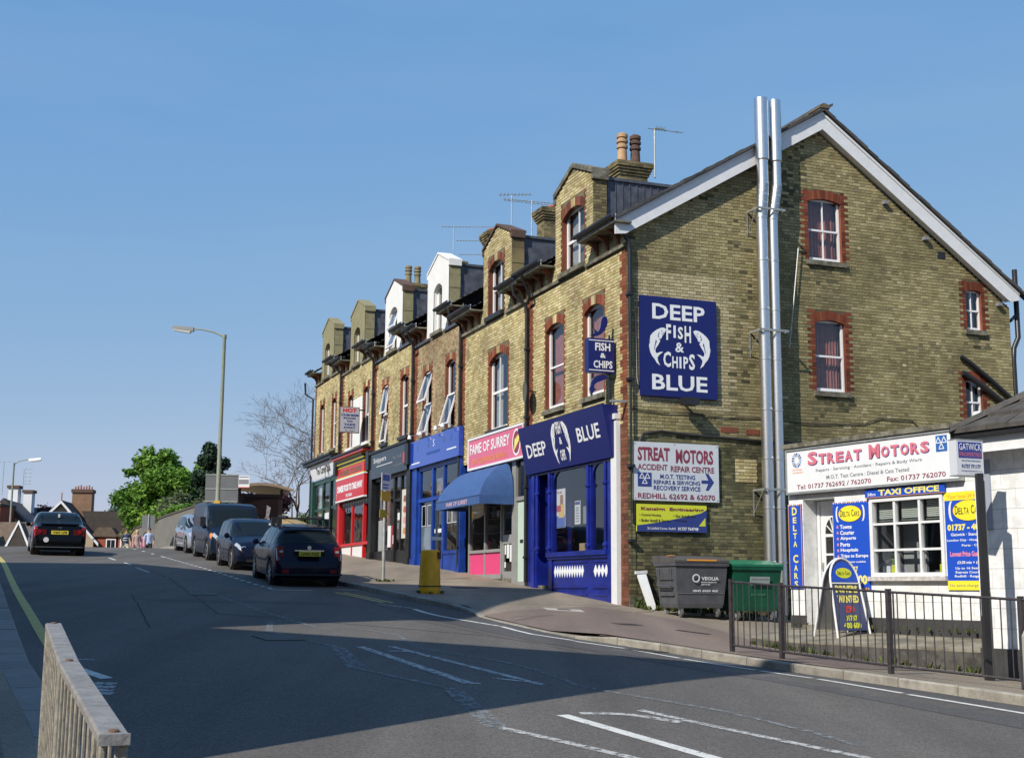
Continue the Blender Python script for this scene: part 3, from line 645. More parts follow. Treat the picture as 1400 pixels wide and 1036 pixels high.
def brick_mesh(kind, L, tagm=''):
    k = (kind, round(L, 3), str(tagm))
    if k not in N_SINGLE:
        mb = MB(); bb(mb, -L / 2, L / 2, -.0315, .0315, .006, -.03); me = bpy.data.meshes.new('brick'); me.from_pydata(mb.v, [], mb.f); N_SINGLE[k] = me
    return N_SINGLE[k]
def wall_of_bricks(fr, par, lst, mb_mat, red_mat, singles=0, c=.006):
    """lays the list as geometry: the nearest ones as bricks of their own, the rest joined"""
    if singles:
        cp = Vector((0, 0, 1.6)); lst = sorted(lst, key=lambda q: ((fr((q[0] + q[1]) / 2, (q[2] + q[3]) / 2, 0) - cp).length) - (5 if q[4] == 'r' and q[1] - q[0] > .08 else 0) + (50 if q[1] - q[0] < .09 else 0))
        n = len(fr.mat(0, 0, 0)); o_ = ORG.get(par.name, Vector()); rq = fr.mat(0, 0, 0).to_3x3().to_euler()
        for q in lst[:singles]:
            L = q[1] - q[0]; me = brick_mesh(q[4], L, mb_mat.name)
            if not me.materials: me.materials.append(red_mat if q[4] == 'r' else mb_mat)
            b = bpy.data.objects.new('brick', me); col.objects.link(b); b.parent = par
            b.location = fr((q[0] + q[1]) / 2, (q[2] + q[3]) / 2, random.uniform(-.002, .002)) - o_; b.rotation_euler = rq
        lst = lst[singles:]
    for kind, m in (('b', mb_mat), ('r', red_mat)):
        mb = MB(fr)
        for a0, a1, b0, b1, kd in lst:
            if kd == kind: bb(mb, a0, a1, b0, b1, c + random.uniform(-.0025, .0025), -.02)
        if mb.v: mb.build('brickwork' if kind == 'b' else 'red_brickwork', m, par, kind='stuff')
# ---------------------------------------------------------------- the six houses
BND = [0, 5.8, 11.25, 16.3, 21.5, 26.75, 31.95]; DZ = [0, -.05, .45, .75, 1.08, 1.36]
DORM = [2.9, 8.3, 13.8, 19.05, 24.35, 29.6]; DW = [1.14, 1.14, 1.12, 1.14, 1.12, 1.12]
WIN1 = [[(1.2, 2.3), (3.52, 4.66)], [(7.4, 8.92)], [(11.98, 12.88), (14.38, 15.25)], [(17.08, 18.0), (19.62, 20.42)], [(22.32, 23.2), (24.88, 25.66)], [(27.8, 28.6), (30.05, 30.86)]]
DWIN = [(2.27, 3.6), (7.8, 8.98), (13.36, 14.24), (18.6, 19.6), (23.95, 24.9), (29.25, 30.2)]
BR = [BUFF, BUFF, BROWNB, BUFF, BUFF, BUFF]
LBL = ['end terrace house with navy fish and chip shop, big gable and twin steel flues', 'brick terrace house over the pink fronted shop with blue awning', 'brownish brick terrace house with white dormer over the bright blue shop', 'yellow brick terrace house with white dormer over the black shopfront', 'yellow brick terrace house with olive dormer over the red takeaway', 'last terrace house uphill with olive dormer over white slanted shop sign']
ZSH = [5.2, 5.2, 5.75, 6.0, 6.25, 6.45]    # where the brick front starts, above the shop fascia
HOUSE = []
for i in range(6):
    s0, s1 = BND[i], BND[i + 1]; dz = DZ[i]; st = 9.15 + dz; base = TF(-(s0 + s1) / 2, 0, 0)
    h = thing('terraced_house', LBL[i], 'house', (base.x, base.y, G(base.x, base.y)), group='terraced houses stepping up the hill'); HOUSE.append(h)
    e_ = lambda v, s0=s0, s1=s1: (-s1 + .0, -s0)
    opens = [dict(u0=-b, u1=-a, v0=5.95 + dz + .05, v1=8.0 + dz, rise=.16 if b - a < 1.3 else .24, ql=(.05, .11)) for a, b in WIN1[i]]
    if i == 1: opens[0]['v1'] = 7.85
    c = DORM[i]; w = DW[i]; d0, d1 = DWIN[i]; do = dict(u0=-d1, u1=-d0, v0=st + .13, v1=st + (1.42 if i > 3 else 1.5), rise=.2, ql=(.06, .11))
    wl_ = MB(TF); backing(wl_, e_, ZSH[i], st + .55, opens + [do], 0)
    wall = wl_.build('wall', MORTAR, h); wpar = wall
    lst = lay(ZSH[i], st - .05, e_, opens, ends=(1, (0, 20)) if i == 0 else None, ph=i * .1)
    # red bands beside the party lines
    lst2 = []
    for q in lst:
        if q[4] == 'b' and (abs(q[0] + s1) < .2 or (i > 0 and abs(q[1] + s0) < .12)) and q[1] - q[0] < .3: q = (*q[:4], 'r')
        lst2.append(q)
    lst2 += [q for q in lay(st + .07, st + .5, e_, [dict(u0=-DORM[i] - DW[i], u1=-DORM[i] + DW[i], v0=st, v1=st + 2, q=0, arch=0)], ph=i * .1)]
    wall_of_bricks(TF, wall, lst2, BR[i], REDB if i != 5 else DKRED)
    for o, wr in zip(opens, WIN1[i]):
        arch(TF, o, wall, REDB, key=BR[i]); reveal(TF, o, wall, DKRED)
        kw = {}
        if i == 0: kw = dict(style='sash', cur=CURT, curt_cover=1, fm=UPVC)
        elif i == 1: kw = dict(bw=.09, style='case', bars_v=(.42,), cur=CURTG, curt_cover=.3, sill=BLACKP)
        elif i == 2: kw = dict(style='case', open_={0: .28} if wr[0] < 13 else {0: .27, 1: .3}, sill=BLACKP)
        elif i == 3: kw = dict(style='case', open_={0: .16, 1: .17} if wr[0] > 19 else {}, sill=BLACKP)
        elif i == 4: kw = dict(style='case', bars_v=(.5,), sill=RENDW)
        else: kw = dict(style='sash')
        window(TF, h, o, **kw)
    # string course
    for q0, q1 in ((-s1, -DORM[i] - DW[i] + .35), (-DORM[i] + DW[i] - .35, -s0)): MB(TF).box(q0, q1, st - .03, st + .05, 0, .07).build('string_course', STONE if i not in (2, 3) else LEAD, h)
    # dormer: a gabled wall standing on the front, lead cheeks and a flat roof behind
    c = DORM[i]; w = DW[i]; zs, za = st + 2.22, st + 2.68; dm = [None, None, RENDW, RENDW, RENDB, RENDB][i]; d0, d1 = DWIN[i]
    de = lambda v, c=c, w=w, zs=zs, za=za: (-c - w * min(1, max(0, (za - v) / (za - zs))), -c + w * min(1, max(0, (za - v) / (za - zs))))
    mb = MB(TF); backing(mb, de, st + .05, za, [do], .0 if dm is None else .02, breaks=(zs,))
    for sg in (-1, 1):
        x = -c + sg * w; q = [(x, st + .05, 0), (x, st + .05, -.36), (x, zs, -.36), (x, zs, 0)]; mb.poly(q if sg < 0 else q[::-1])
    mb.poly([(-c - w, st + .05, -.36), (-c - w, zs, -.36), (-c, za, -.36), (-c + w, zs, -.36), (-c + w, st + .05, -.36)][::-1])
    dwall = mb.build('dormer', MORTAR if dm is None else dm, h)
    if dm is None:
        wall_of_bricks(TF, dwall, lay(st + .07, za - .1, lambda v: tuple(x * 1 for x in de(v + .04)), [do], ph=.05), BUFF, DKRED)
        RF = Fr(TF(-c + w, 0, 0), dG, Z, -dF)  # right return facing down the street
        wall_of_bricks(RF, dwall, lay(st + .07, zs, lambda v: (0, .36), []), GREYB, DKRED); arch(TF, do, dwall, DKRED, key=BUFF)
    else: arch(TF, do, dwall, dm, c=.022)
    rm_ = GREYB if i == 1 else RENDB
    if i: 
        for zq in range(5): zz0 = st + .06 + zq * .43; MB(Fr(TF(-c + w, 0, 0), dG, Z, -dF)).box(-.001, .36, zz0, zz0 + .42, .0, .012 + .012 * (zq % 2) + (.05 if zq < 2 else 0)).build('return_block', rm_, dwall)
    reveal(TF, do, dwall, DKRED if dm is None else dm, .14)
    kw = dict(style='case', bars_v=(.55,)) if i in (0, 1) else dict(style='case', bars_v=())
    if i == 3: kw['open_'] = {0: .35, 1: .3}
    window(TF, h, do, setback=.13, sillw=.12, sill=BLACKP if i == 1 else STONE, cur=CURTG if i < 2 else None, curt_cover=.25, **kw)
    cop = MB(TF); cm = [STONE, mat('brown_coping', (.10, .06, .045), .9, var=.3), RENDW, mat('brown_coping', (.10, .06, .045), .9), RENDB, RENDB][i]
    for sg in (-1, 1):
        x0, x1 = -c + sg * (w + .07), -c; zz = zs - .02; n = math.hypot(w, za - zs); th = .13 if i == 0 else .07
        pts = [(x0, zz), (x1, za + .01), (x1, za + th), (x0, zz + th)]; cop.prism(pts if sg < 0 else pts[::-1], -.4, .05)
    cop.box(-c - w - .07, -c - w + .04, zs - .16, zs - .021, -.38, .04).box(-c + w - .04, -c + w + .07, zs - .16, zs - .021, -.38, .04)
    cop.build('coping', cm, h)
    mb = MB(TF)
    for k in range(3): mb.box(-c + w, -c + w + .1 + .0, st + .55 + .5 * k + .2, st + .9 + .5 * k, -.5 - .0, -.36 - .001 - .0) if False else None
    zr = zs - .12
    for sg in (-1, 1):
        x = -c + sg * (w - .07); chk = MB(TF); pts = [(x, st + .3, -.36), (x, zr, -.36), (x, zr, -.36 - (zr - (st + .3)) / .593), ]
        chk.poly(pts if sg > 0 else pts[::-1]); k = chk.build('dormer_cheek', LEAD, h)
        if sg > 0 and i == 0:
            for q in range(14):
                cc = -.42 - q * .19; zb_ = st + .45 + (-.36 - cc) * .593
                if zb_ < zr - .06: MB(TF).box(x, x + .018, zb_, zr - .01, cc - .018, cc + .018).build('lead_roll', LEAD, k)
    MB(TF).box(-c - w + .02, -c + w - .02, zr, zr + .07, -4.0, -.36).build('dormer_roof', LEAD, h)
    # eaves either side of the dormer: frieze brackets, soffit, gutter
    for a, b in ((s0 if i else -.3, c - w), (c + w, s1)):
        if b - a < .3: continue
        zg = st + .46
        MB(TF).box(-b, -a, zg - .03, zg + .01, .0, .42).build('soffit', STONE, h)
        MB(TF).box(-b, -a, zg + .011, zg + .14, .39, .42).build('fascia_board', WPAINT, h)
        g = MB(TF); n = 8
        for k in range(n):
            t0, t1 = math.pi * k / n, math.pi * (k + 1) / n
            g.poly([(-b - .03, zg + .13 - math.sin(t0) * .08, .48 - math.cos(t0) * .055), (-a + .02, zg + .13 - math.sin(t0) * .08, .48 - math.cos(t0) * .055), (-a + .02, zg + .13 - math.sin(t1) * .08, .48 - math.cos(t1) * .055), (-b - .03, zg + .13 - math.sin(t1) * .08, .48 - math.cos(t1) * .055)])
        g.box(-b - .03, -a + .02, zg + .06, zg + .135, .425, .44).box(-b - .03, -a + .02, zg + .1, zg + .135, .52, .535).build('gutter', BLACKP, h)
        nb = max(2, int(round((b - max(a, 0)) / .55)))
        for k in range(nb):
            x = -(max(a, .05) + (b - max(a, .05)) * (k + .5) / nb)
            mb = MB(TF); prof = [(0, zg - .44), (.05, zg - .38), (.08, zg - .26), (.15, zg - .15), (.27, zg - .09), (.29, zg - .031), (0, zg - .031)]
            fb = Fr(TF(x, 0, 0), -dG, Z, dF); MB(fb).prism(prof, -.042, .042).build('bracket', BRKT, h)
    # roof
    def slope(name, y0, z0, y1, z1, sA, sB):
        L = math.hypot(y1 - y0, z1 - z0); n = int(L / .2); rf = None
        root = MB(GF); root.v = []
        m_ = MB(Fr(P0, dF, Z, dG)); m_.poly([(sA, z0 - .02, y0), (sB, z0 - .02, y0), (sB, z1 - .02, y1), (sA, z1 - .02, y1)]); rf = m_.build(name, SLATE, h)
        q = MB(Fr(P0, dF, Z, dG)); nx = int((sB - sA) / .3)
        for r in range(n):
            t0, t1 = r / n, (r + 1.1) / n; ya, yb, za_, zb_ = lerp(y0, y1, t0), lerp(y0, y1, min(1, t1)), lerp(z0, z1, t0), lerp(z0, z1, min(1, t1))
            for k in range(nx + 1):
                a, b = sA + (k - .5 * (r % 2)) * .3, sA + (k + 1 - .5 * (r % 2)) * .3; a, b = max(a, sA) + .003, min(b, sB) - .003
                if b - a > .04:
                    j = random.uniform(0, .006); e = len(q.v)
                    for p in ((a, za_ + .03 + j, ya), (b, za_ + .03 + j, ya), (b, zb_ + .005, yb), (a, zb_ + .005, yb), (a, za_ + .005, ya), (b, za_ + .005, ya)): q.P(*p)
                    q.f += [[e, e + 1, e + 2, e + 3], [e + 4, e + 5, e + 1, e]]
        q.build('slates', SLATE, rf, kind='stuff'); return rf
    sA = s0 - (.28 if i == 0 else 0)
    slope('roof', -.42, 9.62 + dz, 5.15, 12.95 + dz, sA, c - w - .0); slope('roof', -.42, 9.62 + dz, 5.15, 12.95 + dz, c + w, s1); slope('roof', .4, 9.62 + .82 * .598 + dz, 5.15, 12.95 + dz, c - w, c + w); slope('rear_roof', 10.85, 8.93 + dz, 5.15, 12.95 + dz, sA, s1)
    MB(TF).box(-s1, -sA, 12.93 + dz, 13.06 + dz, -5.27, -5.03).build('ridge_tiles', SLATE, h)
    if i: # party wall upstand where the roofs step
        fb = Fr(P0, dG, Z, -dF); zA = 9.3 + min(DZ[i - 1], dz)
        MB(fb).prism([(.04, 9.55 + dz - .2), (5.15, 12.9 + dz - .25), (10.6, 9 + dz - .25), (10.6, 5), (.04, 5)], -s0 - .11, -s0 + .1).build('party_wall', GREYB, h)
    # body of the house behind the front
    q = MB(TF); q.box(-s1 + .01, -s0 - (.75 if i == 0 else .01), 5.4 + dz, 9.0 + dz, -10.55, -.75).box(-s1 + .01, -s0 - (.75 if i == 0 else .01), 1, 5.39 + dz, -10.55, -2.3); q.build('rear_walls', GREYB, h)
    if i == 0:
        for zz in (5.3, 8.95): pass
# chimney stacks on the party walls
CH = [(5.8, 13.15, 3), (11.25, 13.35, 1), (16.3, 13.9, 2), (21.5, 14.1, 2), (26.75, 14.35, 2)]
CPOT = [mat('tall_buff_chimney_pot', (.42, .27, .15), .85, var=.3, vs=4), mat('red_chimney_pot', (.38, .12, .06), .85, var=.25, vs=5), mat('mossy_chimney_pot', (.22, .19, .11), .9, var=.3, vs=5), mat('sooty_chimney_pot', (.10, .06, .045), .9, var=.5, vs=4)]
clab = ['corbelled brick chimney stack with two tall banded pots behind the first dormer', 'corbelled chimney stack with one red pot between the first and second dormers', 'chimney stack with two low red pots behind the second dormer', 'small chimney stack with stubby pots behind the taller white dormer', 'mossy chimney stack with two tall banded pots behind the lower white dormer']
for k, (s, zt, np_) in enumerate(CH):
    o = TF(-s, 0, -2.93); t = thing('chimney_stack', clab[k], 'chimney', (o.x, o.y, zt - 2.2), group='chimney stacks on the party walls')
    cf = Fr(o, dG, Z, -dF); core = MB(cf); core.box(-.42, .42, zt - 2.3, zt - .02, -.3, .3); core.build('stack', MORTD, t)
    q = MB(cf); mm = GREYB if k else GREYB; out = 0
    for r in range(int(2.2 / .075)):
        z0 = zt - .075 * (r + 1); ex = .13 if r in (0, 1) else .10 if r == 2 else .07 if r == 3 else .035 if r == 4 else 0
        for side in range(4):
            hw, hd = .42 + ex, .30 + ex
            L = 2 * (hw if side % 2 == 0 else hd); x = -L / 2 + (.11 if r % 2 else 0)
            fs = cf.at(0, 0, 0, spin=side * math.pi / 2); dd = hd if side % 2 == 0 else hw; qq = MB(fs)
            a = -L / 2
            while a < L / 2 - .02:
                b = min(L / 2, a + (.1125 if (a == -L / 2 and r % 2) else .225)); bb(qq, a + .004, b - .004, z0 + .004, z0 + .071, dd + random.uniform(0, .004), dd - .12); a = b
            n0 = len(q.v); q.v += qq.v; q.f += [[x + n0 for x in f] for f in qq.f]
    q.build('brickwork', mm, t, kind='stuff')
    MB(cf).box(-.47, .47, zt - .018, zt + .03, -.35, .35).build('flaunching', STONE, t)
    n = 1 if k == 1 else 2
    for j in range(n):
        x = -.02 if n == 1 else (-.2, .2)[j]
        if k in (0, 4): prof = [(.135, zt + .02), (.125, zt + .35), (.115, zt + .42), (.15, zt + .44), (.15, zt + .5), (.12, zt + .52), (.12, zt + .57), (.155, zt + .59), (.155, zt + .65), (.12, zt + .66), (.12, zt + .7), (.15, zt + .72), (.15, zt + .8), (.08, zt + .85), (.02, zt + .86)]
        else: prof = [(.11, zt + .02), (.10, zt + .1), (.14, zt + .12), (.14, zt + .17), (.03, zt + .2)]
        pm = (CPOT[0] if j == 0 else CPOT[3]) if k == 0 else (CPOT[2] if k in (3, 4) else CPOT[1]); sc_ = 1
        if k == 0: prof = [(r * 1.05, zt + (z - zt) * 1.08) for r, z in prof]
        MB(Fr(cf(x, 0, 0), (1, 0, 0), (0, 1, 0), (0, 0, 1))).lathe([(r, z) for r, z in prof], n=16).build('chimney_pot', pm, t, smooth=True)
# ---------------------------------------------------------------- the gable end
H1 = HOUSE[0]
def ge(v):
    l = 0 if v < 9.5 else (v - 9.5) / .593; r = 10.62 if v < 8.62 else 10.62 - (v - 8.62) / .694
    return (l, max(r, l + .001))
GW = [dict(u0=4.78, u1=5.7, v0=9.28, v1=10.72, rise=.09), dict(u0=4.88, u1=5.7, v0=6.16, v1=7.78, rise=.09), dict(u0=9.3, u1=9.76, v0=7.95, v1=8.92, rise=.05), dict(u0=9.16, u1=9.66, v0=5.62, v1=6.66, rise=.05)]
mb = MB(GF); backing(mb, ge, .6, 12.6, GW, 0, breaks=(8.62, 9.5)); gw = mb.build('gable_wall', MORTD, H1)
lst = [q for q in lay(.75, 12.55, ge, GW, ends=None)]
random.shuffle(lst)
def _darker(q):  # random darker bricks below sills, beside the flue and under the left verge
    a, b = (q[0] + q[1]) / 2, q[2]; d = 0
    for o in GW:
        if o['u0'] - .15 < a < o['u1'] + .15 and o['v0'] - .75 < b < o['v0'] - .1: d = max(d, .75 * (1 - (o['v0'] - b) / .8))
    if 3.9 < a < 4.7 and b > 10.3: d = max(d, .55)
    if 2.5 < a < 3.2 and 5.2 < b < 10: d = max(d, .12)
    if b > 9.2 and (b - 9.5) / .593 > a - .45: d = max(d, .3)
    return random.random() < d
_lo = [q for q in lst if q[4] == 'b' and (q[2] < 4.9 + random.uniform(-.12, .05) or _darker(q))]; _li = [q for q in lst if q[4] == 'b' and q not in _lo and ((.12 < q[0] < 2.55 and 5.5 < q[2] < 8.62) or random.random() < .03)]
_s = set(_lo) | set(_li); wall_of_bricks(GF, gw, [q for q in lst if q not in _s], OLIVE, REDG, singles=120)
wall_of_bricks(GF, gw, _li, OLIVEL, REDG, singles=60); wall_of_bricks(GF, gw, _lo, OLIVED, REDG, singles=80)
for k, o in enumerate(GW):
    ab = len(bpy.data.objects); arch(GF, o, gw, REDG); reveal(GF, o, gw, REDG)
    window(GF, H1, o, style='sash', bars_v=(.5,) if k in (0, 3) else (.45,) if k == 2 else (), cur=CURT if k < 2 else CURTG, curt_cover=1 if k < 2 else .4, setback=.09, sillw=.07, bw=.05 if k < 2 else .04)
# street-front base of the corner: red quoin pier, pale pilaster is part of the shop
mb = MB(TF); mb.box(-.36, -.001, .9, 5.21, -.3, 0); pier = mb.build('corner_pier', MORTD, H1)
wall_of_bricks(TF, pier, lay(1.05, 5.2, lambda v: (-.36, 0), [], ends=(1, (0, 20))), DKRED, DKRED)
for nm, aa in (('patch_bricks', [(2.62, 3.35, 4.02, 4.5)]),):
    q = MB(GF); L = lay(4.0, 4.5, lambda v: (2.66, 3.22), [])
    for a0, a1, b0, b1, kd in L: bb(q, a0, a1, b0, b1, .018, 0)
    q.build(nm, BUFF, gw, kind='stuff')
B('air_brick', GF, BLACKP, H1, (8.5, 8.72, 9.68, 9.86, .0, .016)); B('air_brick', GF, DKRED, H1, (2.3, 2.75, 5.08, 5.2, .0, .016)); B('air_brick', GF, DKRED, H1, (2.95, 3.3, 5.06, 5.18, .0, .016))
# bargeboards and verge
vg = MB(GF); vg.prism([(-.36, 9.33), (-.1, 9.36), (5.13, 12.48), (5.13, 12.9), (-.36, 9.66)], .16, .2); vg.build('bargeboard', WPAINT, H1)
MB(GF).prism([(5.132, 12.48), (10.5, 8.72), (10.78, 8.78), (10.78, 8.97), (5.132, 12.9)], .16, .2).build('bargeboard', WPAINT, H1)
MB(GF).prism([(-.36, 9.60), (5.13, 12.84), (10.78, 8.91), (10.78, 8.975), (5.13, 12.905), (-.36, 9.665)], .201, .225).build('verge_moulding', SIGNW, H1)
MB(GF).prism([(-.1, 9.4), (5.13, 12.5), (10.5, 8.74), (10.5, 8.8), (5.13, 12.6), (-.1, 9.48)], 0.001, .159).build('verge_soffit', WPAINT, H1)
for t in np.arange(0, 1, .052):     # uneven verge slates seen edge on
    for (xa, za), (xb, zb_) in (((-.42, 9.68), (5.15, 12.98)), ((5.15, 12.98), (10.85, 8.98))):
        a = (lerp(xa, xb, t), lerp(za, zb_, t)); b = (lerp(xa, xb, t + .056), lerp(za, zb_, t + .056)); j = random.uniform(0, .02)
        dn = .03 if xa < 5 else 0
        MB(GF).prism([(a[0], a[1] - .05), (b[0], b[1] - .05), (b[0], b[1] + .015 + (0 if xa < 5 else .03)), (a[0], a[1] + .02 + j + (0 if xa > 5 else .01))], .1, .27 + j).build('verge_slate', SLATE, H1)
MB(GF).lathe([(.1, -.3), (.12, .0), (.12, .26), (.05, .29)], (5.15, 12.98, 0), 'z', 10) if False else None
mb = MB(Fr(GF(5.15, 12.98, 0), dG, Z, -dF)); mb.prism([(math.cos(t) * .14, math.sin(t) * .12) for t in np.linspace(0, math.pi, 9)], -.2, .3); mb.build('ridge_end_tile', mat('mossy_ridge', (.13, .10, .06), .9, var=.4, vs=12), H1)
for a, z in ((8.05, 10.42), (6.9, 11.2), (10.2, 8.95)): B('purlin_end', GF, LETG, H1, (a, a + .12, z - .33, z - .25, 0, .12))
# pipes and cables on the gable
def pipe(name, fr, pts, r, m, par, n=10): return MB(fr).tube(pts, r, n).build(name, m, par, smooth=True)
pipe('corner_downpipe', GF, [(-.32, 9.45, .12), (-.15, 9.42, .1), (.02, 9.22, .09), (.04, 9.0, .09), (.04, 1.3, .09)], .05, BLACKP, H1)
for z in (8.0, 6.1, 4.2, 2.6): B('pipe_clip', GF, BLACKP, H1, (-.03, .11, z, z + .06, .001, .15))
CAB = mat('black_cable', (.03, .03, .03), .6)
def cable(pts, r=.014, m=CAB): pipe('cable', GF, pts, r, m, H1, 6)
cable([(.05, 5.5, .03), (.8, 5.43, .03), (1.6, 5.46, .035), (2.4, 5.40, .03), (3.2, 5.45, .03), (4.6, 5.38, .03), (6.1, 5.45, .03), (6.6, 5.62, .03), (7.5, 5.6, .03), (7.7, 5.45, .03), (7.7, 4.6, .03)], .011)
cable([(.12, 3.0, .04), (.14, 4.5, .04), (.35, 4.95, .04), (.8, 5.02, .04), (1.5, 4.98, .04), (3.3, 4.93, .04), (4.5, 4.88, .04), (6.0, 4.82, .04), (6.6, 4.8, .04)], .03)
cable([(.2, 7.6, .03), (.22, 6.2, .03), (.3, 5.75, .03), (1.1, 5.74, .03), (1.3, 5.8, .04)], .01, mat('grey_cable', (.4, .4, .4), .6))
pipe('aerial_rod', GF, [(4.42, 9.5, .1), (4.25, 8.2, .1), (4.1, 7.1, .1)], .014, GALV, H1, 6)
pipe('waste_pipe', GF, [(9.0, 7.26, .07), (9.25, 7.12, .09), (9.9, 6.7, .09), (10.6, 6.2, .09)], .055, BLACKP, H1)
pipe('waste_pipe', GF, [(9.02, 6.85, .08), (9.1, 6.82, .09), (9.6, 6.55, .09), (10.5, 6.0, .09)], .07, BLACKP, H1)
pipe('soil_stack', GF, [(10.95, 9.65, -.1), (10.95, 7.9, -.1), (10.75, 7.6, -.05), (10.72, 7.3, -.05), (10.72, 2, -.05)], .065, BLACKP, H1)
pipe('waste_pipe', GF, [(10.72, 8.3, -.1), (10.95, 8.5, -.1)], .04, BLACKP, H1)
MB(TF).box(-.06, .0, 5.62, 5.66, 0, .4).build('light_arm', GALV, H1)
# twin stainless kitchen flues
fl = thing('kitchen_flue', 'pair of tall polished steel flue pipes strapped to the gable wall', 'flue', tuple(GF(3.6, 1.0, .3)))
for x, r0, dx in ((3.29, .13, .06), (3.59, .115, .13)):
    c_ = .34
    pipe('flue_pipe', GF, [(x, 1.0, c_), (x, 10.05, c_)], r0, STEEL, fl, 24)
    pipe('flue_bend', GF, [(x, 10.05, c_), (x + dx * .1, 10.16, c_), (x + dx * .9 , 10.75, c_), (x + dx, 10.86, c_)], r0 * 1.06, STEELB, fl, 24)
    pipe('flue_pipe', GF, [(x + dx, 10.86, c_), (x + dx, 11.55, c_)], r0, STEEL, fl, 24)
    mb = MB(Fr(GF(x + dx, 0, c_), (1, 0, 0), (0, 1, 0), (0, 0, 1))); mb.lathe([(r0, 11.42), (r0 * 1.22, 11.45), (r0 * 1.22, 12.93), (r0 * 1.1, 12.93), (r0 * 1.08, 12.6)], n=24); mb.build('flue_cowl', STEEL, fl, smooth=True)
    for z in (2.2, 3.4, 4.5, 5.6, 6.75, 7.9, 9.05, 10.05, 10.2, 10.4, 10.6, 10.86): MB(Fr(GF(x + (dx if z > 10.7 else dx * max(0, (z - 10.1) / .7)), 0, c_), (1, 0, 0), (0, 1, 0), (0, 0, 1))).lathe([(r0, z - .03), (r0 + .009, z - .02), (r0 + .009, z + .02), (r0, z + .03)], n=24).build('joint_band', STEEL, fl, smooth=True)
for z in (10.22, 7.38, 3.78):
    mb = MB(GF); mb.box(3.1, 3.85, z, z + .05, .48, .50).box(3.1, 3.85, z, z + .05, .16, .18).box(3.1, 3.13, z, z + .05, 0, .50).box(3.82, 3.85, z, z + .05, 0, .50).box(3.1, 3.13, z - .55, z, 0, .02)
    mb.tube([(3.11, z - .5, .02), (3.11, z, .42)], .012, 6); mb.build('wall_bracket', GALV, fl)
# ---------------------------------------------------------------- shopfronts (parts of their houses)
def zg(s, o=0): p = TF(-s, 0, o); return G(p.x, p.y) + .115
def sbx(name, m, par, *bs, label=None, fr=TF):
    """boxes given as (s0, s1, z0, z1, o0, o1) on the street front"""
    mb = MB(fr)
    for s0, s1, z0, z1, o0, o1 in bs: mb.box(-s1, -s0, z0, z1, o0, o1)
    return mb.build(name, m, par, label=label)
def stext(st, s_left, s_right, z0, z1, o, m, par, bold=.0, fr=TF, **k): return text(st, fr, -s_left, -s_right, z0, z1, m, par, o, bold, **k)
def pilaster(s0, s1, z1, m, par, o=.08): return sbx('pilaster', m, par, (s0, s1, zg((s0 + s1) / 2) - .15, z1, -.1, o), (s0 - .03, s1 + .03, zg((s0 + s1) / 2) - .15, zg(s0) + .22, -.1, o + .04))
def glaze(s0, s1, z0, z1, par, o=-.03, m=None): return sbx('shop_window_pane', m or GLASS, par, (s0, s1, z0, z1, o - .006, o))
def arched_pane(s0, s1, z0, z1, par, m, o=0, r=.4):
    """fills the top corners of a light with a curved head"""
    for sg in (-1, 1):
        x = -s1 if sg < 0 else -s0; pts = [(x, z1)] + [(x - sg * (r - r * math.sin(t) ) * -1 * -1 if False else x + (-sg) * (r * (1 - math.cos(t))), z1 - r + r * math.sin(t)) for t in np.linspace(0, math.pi / 2, 8)]
        pts = pts if sg < 0 else pts
        MB(TF).prism(pts[::-1] if sg < 0 else pts, o - .04, o + .0).build('spandrel', m, par)
# shop interiors: floors, back walls and a few fittings seen through the glass
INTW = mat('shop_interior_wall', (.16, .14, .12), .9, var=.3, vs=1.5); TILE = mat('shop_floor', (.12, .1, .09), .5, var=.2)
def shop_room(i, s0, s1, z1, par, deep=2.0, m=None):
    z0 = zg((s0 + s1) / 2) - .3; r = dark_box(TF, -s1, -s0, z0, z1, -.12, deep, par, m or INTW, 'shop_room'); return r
h = HOUSE[0]
# -- corner fish and chip shop
shop_room(0, .45, 5.75, 4.9, h)
sbx('corner_pilaster', WPAINT, h, (.37, .66, 1.05, 5.38, 0, .10), (.35, .68, 5.3, 5.42, 0, .14), (.37, .66, 1.0, 1.05, 0, .1))
sf = sbx('shopfront', SHOPB, h, (.68, .98, 1.1, 4.6, -.1, .04), (.98, 4.45, 2.36, 2.47, -.1, .09), (.98, 4.45, 2.30, 2.36, -.1, .05), (.98, 4.42, 1.1, 2.3, -.12, 0), (.66, 5.77, 4.42, 5.2, -.1, .02), (4.2, 4.42, 1.2, 4.42, -.1, .03), (1.88, 2.12, 2.3, 4.42, -.1, .03), (5.2, 5.76, 1.3, 4.42, -.1, .03), (5.28, 5.46, 1.3, 4.42, .03, .07))
for s in (2.0, 4.31, 1.05, 5.1):    # slender colonnettes with rings
    cb = MB(Fr(TF(-s, 0, .05), (1, 0, 0), (0, 1, 0), (0, 0, 1))); cb.lathe([(.05, 2.47), (.05, 2.52), (.075, 2.55), (.075, 2.6), (.04, 2.64), (.04, 3.9), (.07, 3.93), (.07, 3.97), (.04, 4.0), (.04, 4.42)], n=12); cb.build('colonnette', SHOPB, sf, smooth=True)
